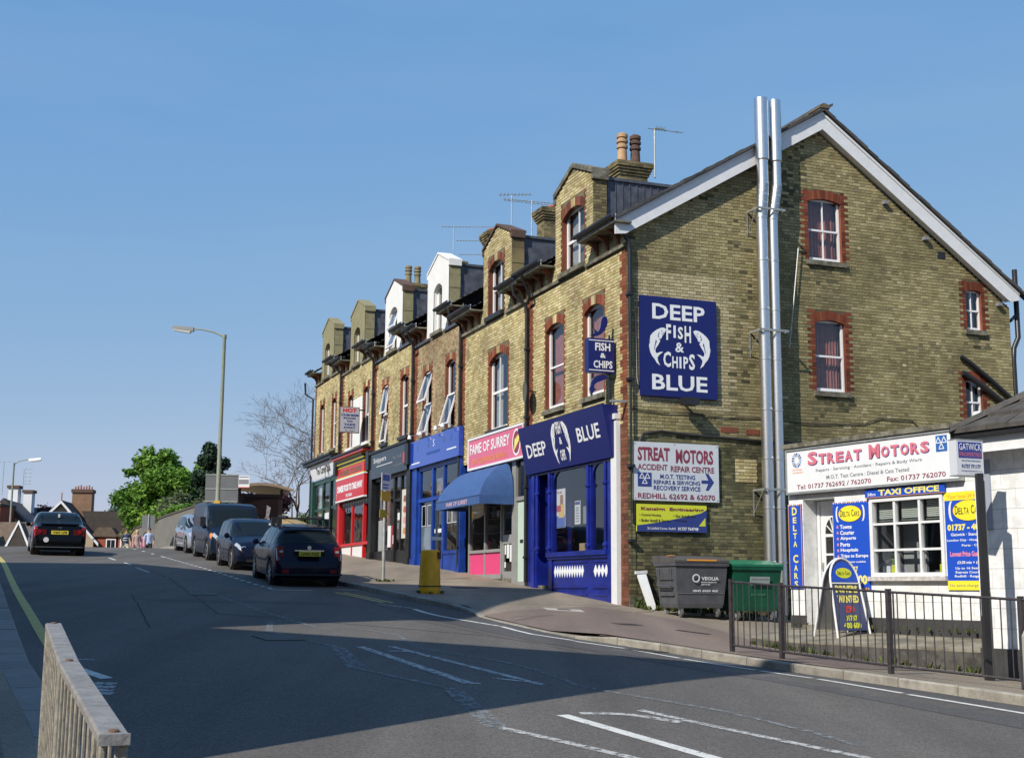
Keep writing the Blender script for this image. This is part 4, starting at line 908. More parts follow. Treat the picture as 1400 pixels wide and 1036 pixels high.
for a, b in ((2.14, 4.18), (.99, 1.87)):
    glaze(a, b, 2.47, 4.42, h); arched_pane(a, b, 2.47, 4.42, sf, SHOPB, 0, .38)
    sbx('stall_riser_panel', SHOPB, sf, (a + .02, b - .05, 1.62, 1.66, 0, .03), (a + .02, b - .05, 2.2, 2.23, 0, .02), (a + .02, b - .05, 1.45, 1.5, 0, .02))
    n = 12 if a > 2 else 4; wd = (b - a - (.28 if a > 2 else .12)) / n; a0 = a + (.2 if a > 2 else .03)
    for k in range(n):
        c = -(a0 + wd * (k + .5)); MB(TF).prism([(c - wd / 2, 2.0), (c, 1.86), (c + wd / 2, 2.0), (c, 2.14)], .0, .012).build('white_lozenge', LETW, sf)
# recessed door
dr = sbx('shop_door', SHOPB, h, (4.45, 4.52, 1.6, 3.72, -.62, -.57), (5.13, 5.2, 1.6, 3.72, -.62, -.57), (4.52, 5.13, 3.62, 3.72, -.62, -.57), (4.52, 5.13, 2.4, 2.55, -.62, -.57), (4.52, 5.13, 1.6, 1.95, -.62, -.57), (4.52, 5.13, 2.22, 2.4, -.62, -.57), (4.45, 5.2, 3.72, 3.86, -.62, -.5))
glaze(4.52, 5.13, 2.55, 3.62, dr, -.59); glaze(4.45, 5.2, 3.86, 4.42, dr, -.58)
sbx('door_step', STONE, h, (4.45, 5.2, 1.2, 1.68, -.6, -.02)); sbx('door_jamb', SHOPB, h, (4.42, 4.45, 1.5, 4.4, -.6, -.1), (5.2, 5.23, 1.5, 4.4, -.6, -.1))
sbx('sticker', mat('sticker_blue', (.2, .5, .75), .5), dr, (4.72, 4.98, 2.95, 3.06, -.585, -.58)); sbx('sticker', SIGNW, dr, (4.74, 4.96, 2.66, 2.9, -.585, -.58)); sbx('sticker', LETO, dr, (4.66, 4.95, 3.2, 3.36, -.585, -.58))
# posters in the window
p = sbx('window_poster', SIGNW, h, (3.56, 4.08, 3.06, 4.0, -.06, -.05))
sbx('poster_picture', mat('poster_blue', (.05, .12, .5), .5), p, (3.57, 4.07, 3.07, 3.35, -.05, -.046)); sbx('poster_picture', mat('poster_gold', (.8, .55, .12), .5), p, (3.62, 3.95, 3.3, 3.62, -.045, -.043)); sbx('poster_picture', REDP, p, (3.8, 4.05, 3.45, 3.6, -.042, -.04)); sbx('poster_picture', TERRA, p, (3.68, 3.85, 3.62, 3.85, -.045, -.042)); stext('Try Our', 4.03, 3.75, 3.87, 3.95, -.045, REDP, p, .02)
p = sbx('menu_sheet', SIGNW, h, (2.66, 2.98, 3.1, 3.65, -.06, -.05)); sbx('menu_heading', LETN, p, (2.68, 2.96, 3.56, 3.63, -.05, -.046))
for k in range(6): sbx('menu_line', LETG, p, (2.72, 2.92, 3.16 + k * .063, 3.185 + k * .063, -.05, -.047))
sbx('window_notice', mat('notice_grey', (.25, .25, .25), .7), h, (2.2, 2.52, 3.1, 3.5, -.07, -.06)); sbx('card_box', mat('cardboard', (.5, .38, .2), .8), h, (2.62, 2.92, 2.48, 2.66, -.25, -.14))
sbx('shop_counter', WOODD, h, (1.2, 4.2, 1.4, 2.4, -1.9, -1.3), (1.2, 4.2, 2.4, 2.46, -1.95, -1.25)); sbx('menu_board', mat('lit_menu_board', (.35, .3, .22), .6), h, (1.5, 4, 3.6, 4.2, -2.05, -2.0))
# tilted fascia board
FB = TF.at(0, 4.47, .13, tilt=.21); FH = 1.2
fb = MB(FB); fb.box(-5.66, -.5, 0, FH, -.05, 0); fb = fb.build('fascia_sign', DBLUE, h)
MB(TF).prism([(-.5, 4.47), (-.499, 4.47), (-.499, 5.62), (-.5, 5.62)], 0, .36) if False else None
mb = MB(Fr(TF(-.5, 0, 0), -dG, Z, dF)); mb.prism([(0, 4.5), (.12, 4.47), (.37, 5.63), (0, 5.63)], -.02, 0); mb.build('fascia_end', DBLUE, fb)
MB(Fr(TF(-5.62, 0, 0), -dG, Z, dF)).prism([(0, 4.5), (.12, 4.47), (.37, 5.63), (0, 5.63)], -.02, 0).build('fascia_end', DBLUE, fb)
text('DEEP', FB, -5.32, -4.05, .40, .74, LETW, fb, .006, .018); text('BLUE', FB, -2.12, -.88, .48, .82, LETW, fb, .006, .018)
FISH_PTS = [(418,297),(430,290),(447,292),(470,305),(490,322),(503,340),(508,360),(509,395),(503,425),(493,445),(480,460),(470,478),(452,492),(463,468),(466,450),(455,435),(435,418),(452,420),(468,428),(475,424),(477,410),(471,398),(462,385),(456,373),(450,360),(458,353),(444,348),(440,335),(430,322),(423,310)]
def fish(fr, x0, x1, y0, y1, sg, par, c=.1):
    """a leaping fish curved like a bracket: mouth up and inward, back outward, forked tail below"""
    pts = [((p[0] - 418) / 92, (492 - p[1]) / 202) for p in FISH_PTS]
    q = [((lerp(x0, x1, x) if sg > 0 else lerp(x1, x0, x)), lerp(y0, y1, y)) for x, y in pts]
    mb = MB(fr); mb.prism(q[::-1] if sg > 0 else q, c - .004, c); o = mb.build('fish_emblem', LETW, par)
    def M(x, y): return (lerp(x0, x1, x) if sg > 0 else lerp(x1, x0, x)), lerp(y0, y1, y)
    for poly in ([(.22, .91), (.27, .93), (.28, .90), (.23, .89)], [(.38, .87), (.42, .87), (.50, .76), (.42, .72), (.40, .73), (.46, .77)], [(.12, .88), (.28, .83), (.27, .82), (.11, .87)], [(.92, .80), (.97, .70), (.99, .55), (.96, .55), (.94, .70)], [(.55, .62), (.60, .68), (.66, .55), (.72, .40), (.68, .42), (.62, .55)]):
        k = [M(*p) for p in poly]; MB(fr).prism(k[::-1] if sg > 0 else k, c, c + .002).build('fish_marking', DBLUE, o)
    return o
fish(FB, -2.90, -2.56, .10, 1.08, 1, fb, .01); fish(FB, -3.62, -3.28, .10, 1.08, -1, fb, .01)
text('FISH', FB, -3.24, -2.94, .80, 1.10, LETW, fb, .014, .03); text('&', FB, -3.16, -3.0, .55, .72, LETW, fb, .014, .02); text('CHIPS', FB, -3.24, -2.94, .16, .42, LETW, fb, .014, .03)
# big board on the gable
bd = MB(GF); bd.box(.28, 2.2, 5.79, 8.03, .03, .09); bd = bd.build('gable_sign', DBLUE, H1)
text('DEEP', GF, .58, 1.90, 7.52, 7.87, LETW, bd, .096, .022); text('BLUE', GF, .56, 1.94, 5.93, 6.28, LETW, bd, .096, .022)
fish(GF, 1.60, 2.03, 6.47, 7.33, 1, bd); fish(GF, .49, .92, 6.47, 7.33, -1, bd)
text('F', GF, .92, 1.04, 7.06, 7.42, LETW, bd, .1, .03); text('I', GF, 1.10, 1.16, 7.12, 7.40, LETW, bd, .1, .03); text('S', GF, 1.21, 1.34, 7.10, 7.38, LETW, bd, .1, .03); text('H', GF, 1.38, 1.54, 7.03, 7.41, LETW, bd, .1, .03)
text('&', GF, 1.14, 1.36, 6.80, 7.02, LETW, bd, .1, .02)
for ch, a, b, z0, z1 in (('C', .84, 1.03, 6.45, 6.80), ('H', 1.06, 1.2, 6.44, 6.70), ('I', 1.24, 1.29, 6.44, 6.70), ('P', 1.34, 1.46, 6.44, 6.71), ('S', 1.48, 1.63, 6.42, 6.78)): text(ch, GF, a, b, z0, z1, LETW, bd, .1, .03)
fl_ = MB(GF); fl_.box(1.2, 1.55, 5.60, 5.76, .18, .42); fl_ = fl_.build('floodlight', BLACKP, H1); MB(GF).box(1.35, 1.4, 5.66, 5.7, 0, .18).build('floodlight_arm', BLACKP, fl_)
sg_ = MB(GF); sg_.box(.1, 2.2, 3.5, 4.77, .03, .07); sg_ = sg_.build('garage_sign', mat('dull_white_board', (.58, .62, .66), .5, var=.05), H1)
LT = (.3, 2.0)
text('STREAT', GF, .2, .98, 4.36, 4.66, LETM, sg_, .075, .035); text('MOTORS', GF, 1.13, 2.06, 4.33, 4.64, LETM, sg_, .075, .035); text('ACCIDENT', GF, .2, .92, 4.16, 4.29, LETM, sg_, .075, .02); text('REPAIR CENTRE', GF, 1.0, 2.08, 4.14, 4.27, LETM, sg_, .075, .02)
text('M.O.T. TESTING', GF, .74, 1.6, 3.98, 4.08, LETN, sg_, .075, .02); text('REPAIRS & SERVICING', GF, .58, 1.72, 3.86, 3.95, LETN, sg_, .075, .02); text('RECOVERY SERVICE', GF, .58, 1.73, 3.73, 3.83, LETN, sg_, .075, .02); text('REDHILL 62692 & 62070', GF, .2, 2.09, 3.54, 3.66, LETM, sg_, .075, .02)
MB(GF).box(.2, .53, 3.8, 4.1, .071, .076).build('test_badge', LETN, sg_)
def mot(fr, cx, cy, r, par, c, m=LETW):
    for dx, dy in ((-.55, .45), (.55, .45), (0, -.5)):
        x, y = cx + dx * r, cy + dy * r; k = r * .48
        for a, b in (((x - k, y - k * .8), (x + k, y - k * .8)), ((x + k, y - k * .8), (x, y + k)), ((x, y + k), (x - k, y - k * .8))):
            d = (Vector(b) - Vector(a)).normalized() * k * .14; nn = Vector((-d.y, d.x)) ; MB(fr).prism([(a[0] - d.x - nn.x, a[1] - d.y - nn.y), (b[0] + d.x - nn.x, b[1] + d.y - nn.y), (b[0] + d.x + nn.x, b[1] + d.y + nn.y), (a[0] - d.x + nn.x, a[1] - d.y + nn.y)], c, c + .003).build('badge_triangle', m, par)
mot(GF, .365, 3.97, .12, sg_, .077)
MB(GF).prism([(1.76, 3.91), (1.93, 3.91), (1.86, 3.76), (1.93, 3.76), (2.07, 3.945), (1.93, 4.13), (1.86, 4.13), (1.93, 3.98), (1.76, 3.98)], .071, .076).build('arrow', LETN, sg_)
for a, b in ((.14, 3.54), (.14, 4.73), (2.16, 3.54), (2.16, 4.73), (1.1, 4.74), (1.1, 3.53)): MB(GF).box(a - .012, a + .012, b - .012, b + .012, .07, .075).build('screw', GALV, sg_)
ks = MB(GF); ks.box(.17, 1.88, 2.83, 3.42, .03, .065); ks = ks.build('engineering_sign', YELG, H1)
cv = [(.172, 2.832), (1.878, 2.832), (1.878, 3.33)] + [(lerp(1.878, .172, t), 2.96 + .33 * (1 - t) ** 1.9 + .05 * math.sin(t * 3.1)) for t in np.linspace(.08, 1, 14)]
MB(GF).prism(cv, .065, .069).build('sign_field', LETN, ks); text('Kensign', GF, .27, .85, 3.27, 3.36, LETM, ks, .072, .03); text('Engineering', GF, .96, 1.8, 3.27, 3.36, LETM, ks, .072, .03)
for st, a, b, z in (('• Central Heating', .23, .75, 3.15), ('• Gas Installation', 1.05, 1.6, 3.15), ('• Boiler Install & Service', .23, .98, 3.04), ('• Plumbing', 1.05, 1.38, 3.04)): text(st, GF, a, b, z, z + .065, LETBK, ks, .072, .01)
text('2b Linkfield Corner, Redhill', GF, .42, 1.1, 2.87, 2.93, LETW, ks, .074, .01); text('01737 764748', GF, 1.16, 1.66, 2.87, 2.94, LETW, ks, .074, .03); MB(GF).prism([(1.68, 2.97), (1.84, 2.97), (1.84, 3.15)], .07, .074).build('sign_flash', YELG, ks)
# hanging box sign with two fish cut-outs
hs = TF(-.6, 0, .3); hg = thing('hanging_sign', 'navy box sign reading FISH & CHIPS with fish shapes above and below', 'sign', (hs.x, hs.y, 6.3))
HF = Fr(TF(-.5, 0, 0), dG, Z, -dF)      # faces the camera down the street: a = -outward
MB(HF).box(-.70, -.07, 6.33, 7.1, -.2, 0).build('sign_box', DBLUE, hg)
for z in (6.37, 7.04): MB(HF).box(-.69, -.08, z, z + .02, 0, .004).build('sign_line', LETW, hg)
text('FISH', HF, -.54, -.17, 6.82, 7.0, LETW, hg, .006, .03); text('&', HF, -.42, -.28, 6.66, 6.77, LETW, hg, .006, .03); text('CHIPS', HF, -.58, -.12, 6.43, 6.6, LETW, hg, .006, .03)
def fish_cut(pp):
    P = [(-.70 + (x - 665) * .00318, 7.1 - (y - 518) * .00306) for x, y in pp]; cx = sum(p[0] for p in P) / len(P); cz = sum(p[1] for p in P) / len(P)
    o = MB(HF).prism(P[::-1], -.07, -.03).build('fish_shape', DBLUE, hg); MB(HF).prism([(cx + (p[0] - cx) * 1.09, cz + (p[1] - cz) * 1.09) for p in P][::-1], -.085, -.071).build('fish_edge', ALU, o)
    return P
fish_cut([(690, 492), (712, 484), (724, 470), (712, 448), (732, 462), (744, 470), (757, 452), (766, 425), (770, 390), (778, 362), (795, 346), (812, 358), (819, 388), (812, 420), (796, 450), (775, 475), (748, 492), (722, 497)])
fish_cut([(690, 868), (694, 840), (710, 814), (740, 792), (780, 782), (806, 786), (812, 797), (800, 815), (770, 828), (735, 842), (712, 862), (707, 880), (728, 893), (706, 905), (697, 945), (688, 912), (682, 886)])
MB(HF).box(-.12, .0, 6.2, 6.24, -.12, -.08).build('bracket', BLACKP, hg); MB(HF).box(-.16, -.13, 5.7, 7.2, -.12, -.08).build('bracket', BLACKP, hg)
ds = TF(-5.35, 6.6, .25); dh = thing('satellite_dish', 'dark satellite dish on the front wall beside the black downpipe', 'dish', tuple(ds))
mb = MB(Fr(ds, TF.w, Z, -TF.u)); dd = MB(Fr(ds, (dG * .5 + dF * .8).normalized(), (dF * .5 - dG * .8).normalized(), Z)); pr = [(.02 + .27 * t, .06 * t * t) for t in np.linspace(0, 1, 6)]; _w = Vector((-.985, -.17, 0)); dd = MB(Fr(ds, Z.cross(_w), Z, _w)); dd.lathe(pr + [(.27, .05)], ax='z', n=18); dd.build('dish', mat('weathered_dish', (.10, .11, .09), .7, var=.3), dh, smooth=True); MB(TF).tube([(-5.35, 6.6, 0), (-5.35, 6.6, .28)], .02, 6).build('arm', BLACKP, dh)
# -- pink fronted shop
h = HOUSE[1]; shop_room(1, 6.95, 10.9, 5.0, h); ALf = ALU
sbx('flat_door', PALEG, h, (6.12, 6.7, 1.78, 3.88, -.09, -.05)); sbx('letter_box', BLACKP, h, (6.32, 6.52, 2.78, 2.86, -.05, -.035))
sbx('door_frame', ALf, h, (6.02, 6.12, 1.6, 5.0, -.1, .0), (6.7, 6.98, 1.6, 5.0, -.1, .02), (6.12, 6.7, 3.88, 3.98, -.1, 0), (6.12, 6.7, 1.62, 1.78, -.1, 0)); glaze(6.12, 6.7, 3.98, 4.95, h, -.05, GLASSD)
sbx('door_step', STONE, h, (6.0, 6.98, 1.3, 1.64, -.1, .05)); sbx('pier', BLKP, h, (5.78, 6.02, 1.3, 5.3, -.1, .03))
sp = sbx('shopfront', ALf, h, (7.82, 7.9, 1.75, 4.9, -.1, .0), (9.13, 9.21, 1.75, 4.9, -.1, 0), (10.45, 10.57, 1.75, 4.9, -.1, 0), (7.9, 10.45, 2.58, 2.66, -.1, .02), (7.82, 10.5, 1.86, 1.98, -.1, .01), (7.82, 10.5, 4.82, 4.95, -.1, 0), (6.98, 7.82, 1.78, 2.05, -.09, -.04), (6.98, 7.82, 3.82, 3.9, -.09, -.04), (6.98, 7.05, 2.05, 3.82, -.09, -.04), (7.74, 7.82, 2.05, 3.82, -.09, -.04), (7.0, 7.8, 2.78, 3.02, -.09, -.03))
for a, b in ((7.9, 9.13), (9.21, 10.45)): sbx('kick_panel', PINK, h, (a, b, 1.98, 2.58, -.07, -.03)); glaze(a, b, 2.66, 4.82, h)
glaze(7.05, 7.74, 2.05, 3.82, h, -.06)
sbx('pavement_sill', STONE, h, (6.98, 10.7, 1.4, 1.87, -.1, .0))
for a, b, z0, z1 in ((7.15, 7.3, 2.3, 2.75), (7.35, 7.52, 2.4, 2.78), (7.58, 7.68, 2.5, 2.75), (7.6, 7.7, 2.15, 2.3)): sbx('door_notice', SIGNW, h, (a, b, z0, z1, -.055, -.05))
for k in range(26):
    a = random.uniform(7.95, 10.3); z = random.choice((2.7, 2.7, 2.75, 3.2, 3.6)); w = random.uniform(.08, .22); c_ = random.choice([SIGNW, REDP, PINK, LETG, INTW, SIGNW, WOODD])
    sbx('display_goods', c_, h, (a, a + w, z, z + random.uniform(.08, .3), -.5 - random.uniform(0, .3), -.45))
sbx('display_shelf', WOODD, h, (7.95, 10.4, 2.6, 2.68, -.9, -.15), (7.95, 10.4, 3.14, 3.18, -.9, -.5), (7.95, 10.4, 3.54, 3.58, -.9, -.5))
ps = MB(TF); ps.box(-10.22, -5.85, 4.97, 5.83, .03, .14); ps = ps.build('fascia_sign', PINKS, h)
sbx('sign_border', SIGNW, ps, (5.85, 10.25, 5.8, 5.86, .03, .16), (5.85, 10.25, 4.94, 5.0, .03, .16), (10.19, 10.25, 5.0, 5.8, .03, .16), (5.85, 5.89, 5.0, 5.8, .03, .16))
stext('FAME OF SURREY', 10.08, 6.85, 5.38, 5.68, .146, LETW, ps, .02); stext('DRY CLEANING & REPAIR', 9.85, 7.15, 5.08, 5.24, .146, LETO, ps, .01)
MB(TF).prism([(-6.35 + .3 * math.cos(t), 5.4 + .36 * math.sin(t)) for t in np.linspace(0, 6.1, 18)], .14, .146).build('round_badge', LETW, ps); MB(TF).prism([(-6.35 + .24 * math.cos(t), 5.4 + .3 * math.sin(t)) for t in np.linspace(0, 6.1, 18)], .146, .15).build('round_badge', LETM, ps)
for k in range(5): MB(TF).prism([(-6.5 + k * .07, 5.2 + .05 * k), (-6.44 + k * .07, 5.2 + .05 * k), (-6.4 + k * .07, 5.45 + .03 * k), (-6.46 + k * .07, 5.5 + .03 * k)], .15, .153).build('badge_figure', LETY, ps)
# awning
aw = thing('awning', 'blue canvas canopy lettered FAME OF SURREY over the pink shopfront', 'awning', tuple(TF(-8.7, 3.8, 0)))
prof = [(.06, 4.93), (.40, 4.80), (.62, 4.62), (.80, 4.42), (.92, 4.22), (1.0, 4.02)]; inset = [.34, .30, .2, .12, .05, 0]; A0, A1 = -10.5, -6.8
mb = MB(TF); n = len(prof)
for (o, z), i_ in zip(prof, inset):
    for k in range(9): t = k / 8; mb.P(lerp(A0 + i_, A1 - i_, t), z - .012 * math.sin(math.pi * 4 * t) ** 2, o)
for r in range(n - 1):
    for k in range(8): mb.f.append([r * 9 + k, (r + 1) * 9 + k, (r + 1) * 9 + k + 1, r * 9 + k + 1])
for e, sg in ((0, 1), (8, -1)):       # curved hoods at the ends
    x0 = A0 if sg > 0 else A1; base = []
    for r in range(n): base.append(r * 9 + e)
    m2 = []
    for r in range(n): mb.P(x0 + sg * inset[r] * .12, lerp(prof[r][1], 4.02, .0) if r == n - 1 else lerp(4.02, prof[r][1], .55), .04 + .4 * prof[r][0]); m2.append(len(mb.v) - 1)
    wall0 = mb.P(x0, 4.02, .04)
    for r in range(n - 1): q = [base[r], base[r + 1], m2[r + 1], m2[r]]; mb.f.append(q if sg < 0 else q[::-1])
    for r in range(n - 1): q = [m2[r], m2[r + 1], wall0]; mb.f.append(q if sg < 0 else q[::-1])
mb.build('canopy', AWNB, aw, smooth=True)
mb = MB(TF); mb.box(A0, A1, 3.79, 4.02, .992, 1.002).box(A1 - .01, A1, 3.79, 4.02, .04, .992).box(A0, A0 + .01, 3.79, 4.02, .04, .992); val = mb.build('valance', AWNB, aw)
stext('FAME OF SURREY', 9.6, 7.75, 3.84, 3.96, 1.006, mat('letter_faded_pink', (.6, .4, .5), .6), val, .02); sbx('canopy_seam', mat('seam_dark', (.04, .08, .2), .8), aw, (6.8, 10.5, 4.01, 4.03, .99, 1.012))
MB(TF).tube([(A0 + .1, 4.0, .95), (A0 + .1, 3.9, .04)], .012, 6).build('arm', GALV, aw)
# -- bright blue shop
h = HOUSE[2]; shop_room(2, 11.6, 16.0, 5.45, h)
sbx('downpipe_pier', SHOPB, h, (11.0, 11.3, 1.7, 5.3, 0, .05)) if False else None
pilaster(15.62, 16.15, 5.5, SHOPB2, h); pilaster(11.1, 11.42, 5.5, SHOPB2, h)
b2 = sbx('shopfront', SHOPB2, h, (11.42, 12.95, 1.9, 2.62, -.1, .02), (11.42, 12.95, 2.62, 2.72, -.1, .05), (12.85, 13.0, 2.0, 5.4, -.1, .02), (11.42, 15.62, 4.33, 4.45, -.1, .03), (11.42, 15.62, 5.35, 5.5, -.1, .03), (14.0, 14.15, 2.2, 5.4, -.1, .02), (11.42, 11.6, 2.7, 5.4, -.1, .01), (15.45, 15.62, 2.2, 5.4, -.1, .01), (14.15, 15.45, 2.1, 2.7, -.1, .0), (13.0, 13.12, 2.1, 4.3, -.1, 0))
for a, b, z0, z1 in ((11.6, 12.85, 2.72, 4.33), (11.6, 12.85, 4.45, 5.35), (13.12, 14.0, 2.5, 4.33), (13.0, 14.0, 4.45, 5.35), (14.15, 15.45, 2.7, 4.33), (14.15, 15.45, 4.45, 5.35)): glaze(a, b, z0, z1, h)
sbx('door_foot', SHOPB2, h, (13.12, 14.0, 2.1, 2.5, -.09, -.03)); sbx('half_blind', mat('grey_glass_film', (.22, .28, .34), .5, var=.2), h, (14.2, 15.4, 2.75, 3.55, -.1, -.05))
for a in (14.25, 14.85, 11.7, 12.2):
    for z in (3.55, 4.2): sbx('leading', SIGNW, h, (a, a + .42, z, z + .02, -.028, -.02))
    for x in (0, .42): sbx('leading', SIGNW, h, (a + x, a + x + .015, 3.57, 4.2, -.028, -.02))
sbx('notice', SIGNW, h, (13.2, 13.9, 3.3, 3.42, -.028, -.02)); sbx('notice', LETG, h, (13.2, 13.8, 4.6, 5.0, -.06, -.05)); sbx('settee', mat('black_leather', (.03, .03, .03), .4), h, (11.7, 12.7, 2.6, 3.3, -1.2, -.6)); sbx('low_wall', INTW, h, (11.65, 12.8, 2.4, 3.0, -.5, -.4))
fs = MB(TF); fs.box(-16.2, -11.05, 5.48, 6.36, .02, .16); fs = fs.build('fascia_sign', FASB, h)
stext('N E S T', 13.95, 13.3, 5.98, 6.06, .166, mat('letter_dim_blue', (.03, .09, .4), .4), fs, .0) if False else None
stext('www', 15.95, 15.2, 5.62, 5.66, .166, LETW, fs, .03) if False else sbx('sign_rule', LETW, fs, (15.05, 15.95, 5.60, 5.64, .16, .166), (11.3, 12.2, 5.74, 5.78, .16, .166))
text('S', TF, -13.62, -13.45, 6.0, 6.22, LETW, fs, .166, -.0); stext('BLINDS', 14.3, 12.6, 5.8, 5.92, .166, mat('letter_slate_blue', (.02, .06, .25), .5), fs, .01) if False else sbx('sign_rule', mat('letter_slate_blue', (.02, .07, .3), .5), fs, (12.9, 14.3, 5.78, 5.86, .16, .164))
for s in (15.1, 13.9, 12.3, 11.6):
    lg = MB(TF); lg.tube([(-s, 6.36, .1), (-s, 6.5, .3), (-s, 6.46, .5)], .012, 6); lg = lg.build('sign_lamp', GALV, h); MB(Fr(TF(-s, 6.43, .5), (1, 0, 0), (0, 1, 0), (0, 0, 1))).lathe([(.01, .06), (.05, .04), (.07, -.06), (.05, -.07)], n=10).build('lamp_shade', SIGNW, lg, smooth=True)
# -- black shop
h = HOUSE[3]; shop_room(3, 16.6, 21.2, 5.45, h)
pilaster(16.2, 16.62, 6.5, BLKP, h, .14); pilaster(21.15, 21.6, 6.4, BLKP, h, .14)
sbx('shopfront', BLKP, h, (18.62, 21.15, 2.2, 2.88, -.1, .03), (18.45, 18.62, 2.3, 5.45, -.1, .02), (17.62, 17.74, 2.3, 5.45, -.1, .02), (16.62, 17.62, 2.2, 2.85, -.1, .03), (17.74, 18.45, 4.55, 4.65, -.1, 0), (16.62, 21.15, 5.4, 5.5, -.1, .03), (17.74, 18.45, 2.4, 2.85, -.09, -.04), (19.85, 19.9, 2.88, 5.4, -.1, .0))
for a, b, z0, z1 in ((18.62, 21.15, 2.88, 5.4), (17.74, 18.45, 2.85, 4.55), (17.74, 18.45, 4.65, 5.4), (16.62, 17.62, 2.85, 5.4)): glaze(a, b, z0, z1, h)
sbx('door_step', STONE, h, (17.7, 18.5, 2.15, 2.45, -.1, .12)); sbx('white_blind', SIGNW, h, (20.35, 20.95, 2.9, 4.0, -.14, -.1)); sbx('window_photo', mat('photo_pink', (.4, .25, .24), .6, var=.5, vs=7), h, (19.5, 20.0, 3.6, 4.9, -.14, -.1))
sbx('notice', SIGNW, h, (19.0, 19.4, 3.0, 3.75, -.028, -.02)); sbx('notice', REDP, h, (18.66, 18.95, 3.0, 3.75, -.028, -.02)); sbx('notice', SIGNW, h, (17.9, 18.15, 3.9, 4.15, -.03, -.02)); sbx('notice', LETG, h, (18.0, 18.15, 3.6, 3.8, -.03, -.02)); sbx('notice', SIGNW, h, (18.5, 18.56, 3.1, 3.4, .02, .03))
p = sbx('picture_panel', mat('cream_panel', (.62, .58, .5), .5), h, (16.76, 17.48, 3.25, 4.9, .0, .03))
for k, c_ in enumerate([TERRA, WOODD, TERRA, PINK]):
    z = 3.5 + k * .36; MB(TF).prism([(-17.12 + (.2 - .03 * (j % 3)) * math.cos(t), z + (.13 - .02 * (j % 2)) * math.sin(t)) for j, t in enumerate(np.linspace(0, 5.8, 11))], .03, .034).build('panel_picture', [mat('photo_orange', (.5, .25, .1), .6), mat('photo_brown', (.25, .12, .07), .6), mat('photo_red', (.42, .12, .08), .6), mat('photo_rose', (.6, .3, .3), .6)][(k * 3) % 4], p)
fs = MB(TF); fs.box(-21.15, -16.4, 5.5, 6.42, .03, .2); fs = fs.build('fascia_sign', CHAR, h); sbx('sign_border', BLKP, fs, (16.3, 21.25, 6.42, 6.5, .03, .26))
stext('Snippers', 20.7, 19.0, 6.0, 6.24, .206, LETW, fs, .0); sbx('sign_rule', LETW, fs, (18.2, 20.3, 5.9, 5.92, .2, .204)); stext('Hair Studio', 18.1, 16.95, 5.98, 6.12, .206, LETG, fs, .0); stext('for ladies & gents', 18.0, 16.9, 5.7, 5.82, .206, LETG, fs, 0); sbx('red_tag', REDP, fs, (16.42, 16.75, 5.75, 6.1, .2, .24))
# -- red takeaway
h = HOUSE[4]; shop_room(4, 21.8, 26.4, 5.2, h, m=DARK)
pilaster(26.35, 26.75, 5.2, REDP, h, .1); pilaster(21.65, 21.84, 5.0, REDP, h, .06)
rc = sbx('shopfront', REDP, h, (21.84, 26.4, 3.2, 3.3, -.1, .04), (24.5, 24.6, 2.7, 4.75, -.1, .02), (22.72, 22.84, 2.7, 4.75, -.1, .02))
for a, b in ((22.84, 24.5), (24.6, 26.35)): glaze(a, b, 3.3, 4.72, h); sbx('kick_panel', WPAINT, h, (a, b, 2.7, 3.2, -.06, -.02))
sbx('base_course', BLKP, h, (21.84, 26.4, 2.3, 2.7, -.1, .01)); tb = sbx('transom', BLKP, h, (21.84, 26.4, 4.72, 5.0, -.1, 0))
for k in range(11): sbx('fretwork', SIGNW, tb, (21.95 + k * .4, 22.0 + k * .4, 4.76, 4.94, 0, .01), (22.05 + k * .4, 22.25 + k * .4, 4.85, 4.87, 0, .01))
glaze(21.86, 22.7, 2.75, 4.7, h, -.5)
sg2 = MB(TF); sg2.box(-26.5, -22.0, 5.0, 5.86, .1, .22); sg2 = sg2.build('fascia_sign', REDP, h)
sbx('sign_border', SIGNW, sg2, (21.98, 26.52, 5.83, 5.88, .1, .23), (21.98, 26.52, 4.96, 5.02, .1, .23)); stext('CHINESE FOOD TO TAKE AWAY', 26.3, 22.2, 5.33, 5.6, .226, LETW, sg2, .06); stext('TEL 762601', 24.8, 23.8, 5.1, 5.22, .226, LETW, sg2, .04); stext('T', 26.4, 26.32, 5.1, 5.3, .226, LETW, sg2, .03)
s3 = MB(TF); s3.box(-26.75, -22.3, 5.94, 6.3, .05, .15); s3 = s3.build('fascia_board', REDP, h); stext('HONG KONG', 26.3, 22.7, 5.99, 6.22, .155, mat('letter_bronze', (.2, .1, .05), .5), s3, .06); sbx('fascia_edge', YELG, s3, (22.3, 26.8, 5.9, 5.93, .05, .18))
for k in range(5): sbx('cornice_band', [mat('dull_yellow_paint', (.5, .42, .05), .5), BLKP][k % 2], h, (22.3, 26.9, 6.32 + k * .07, 6.38 + k * .07, .02, .15 + k * .03))
sbx('cornice', REDP, h, (21.75, 26.95, 6.67, 6.76, 0, .36)); sbx('cornice', BLKP, h, (21.7, 27.0, 6.765, 6.83, 0, .42))
MB(TF).box(-24.75, -23.3, 7.05, 8.95, .015, .03).build('painted_wall_panel', RENDW, h)
o = TF(-23.0, 0, .75); hc = thing('hanging_sign', 'projecting grey sign reading HOT CHINESE FOOD TO TAKE AWAY above the red takeaway', 'sign', (o.x, o.y, 7.4))
HC = Fr(TF(-22.9, 0, 0), dG, Z, -dF); MB(HC).box(-1.0, -.22, 7.42, 8.42, -.08, 0).build('sign_box', mat('letter_brownish', (.2, .08, .07), .6), hc); MB(HC).box(-.97, -.25, 7.45, 8.39, 0, .012).build('sign_face', mat('sign_pale_grey', (.42, .43, .5), .5), hc)
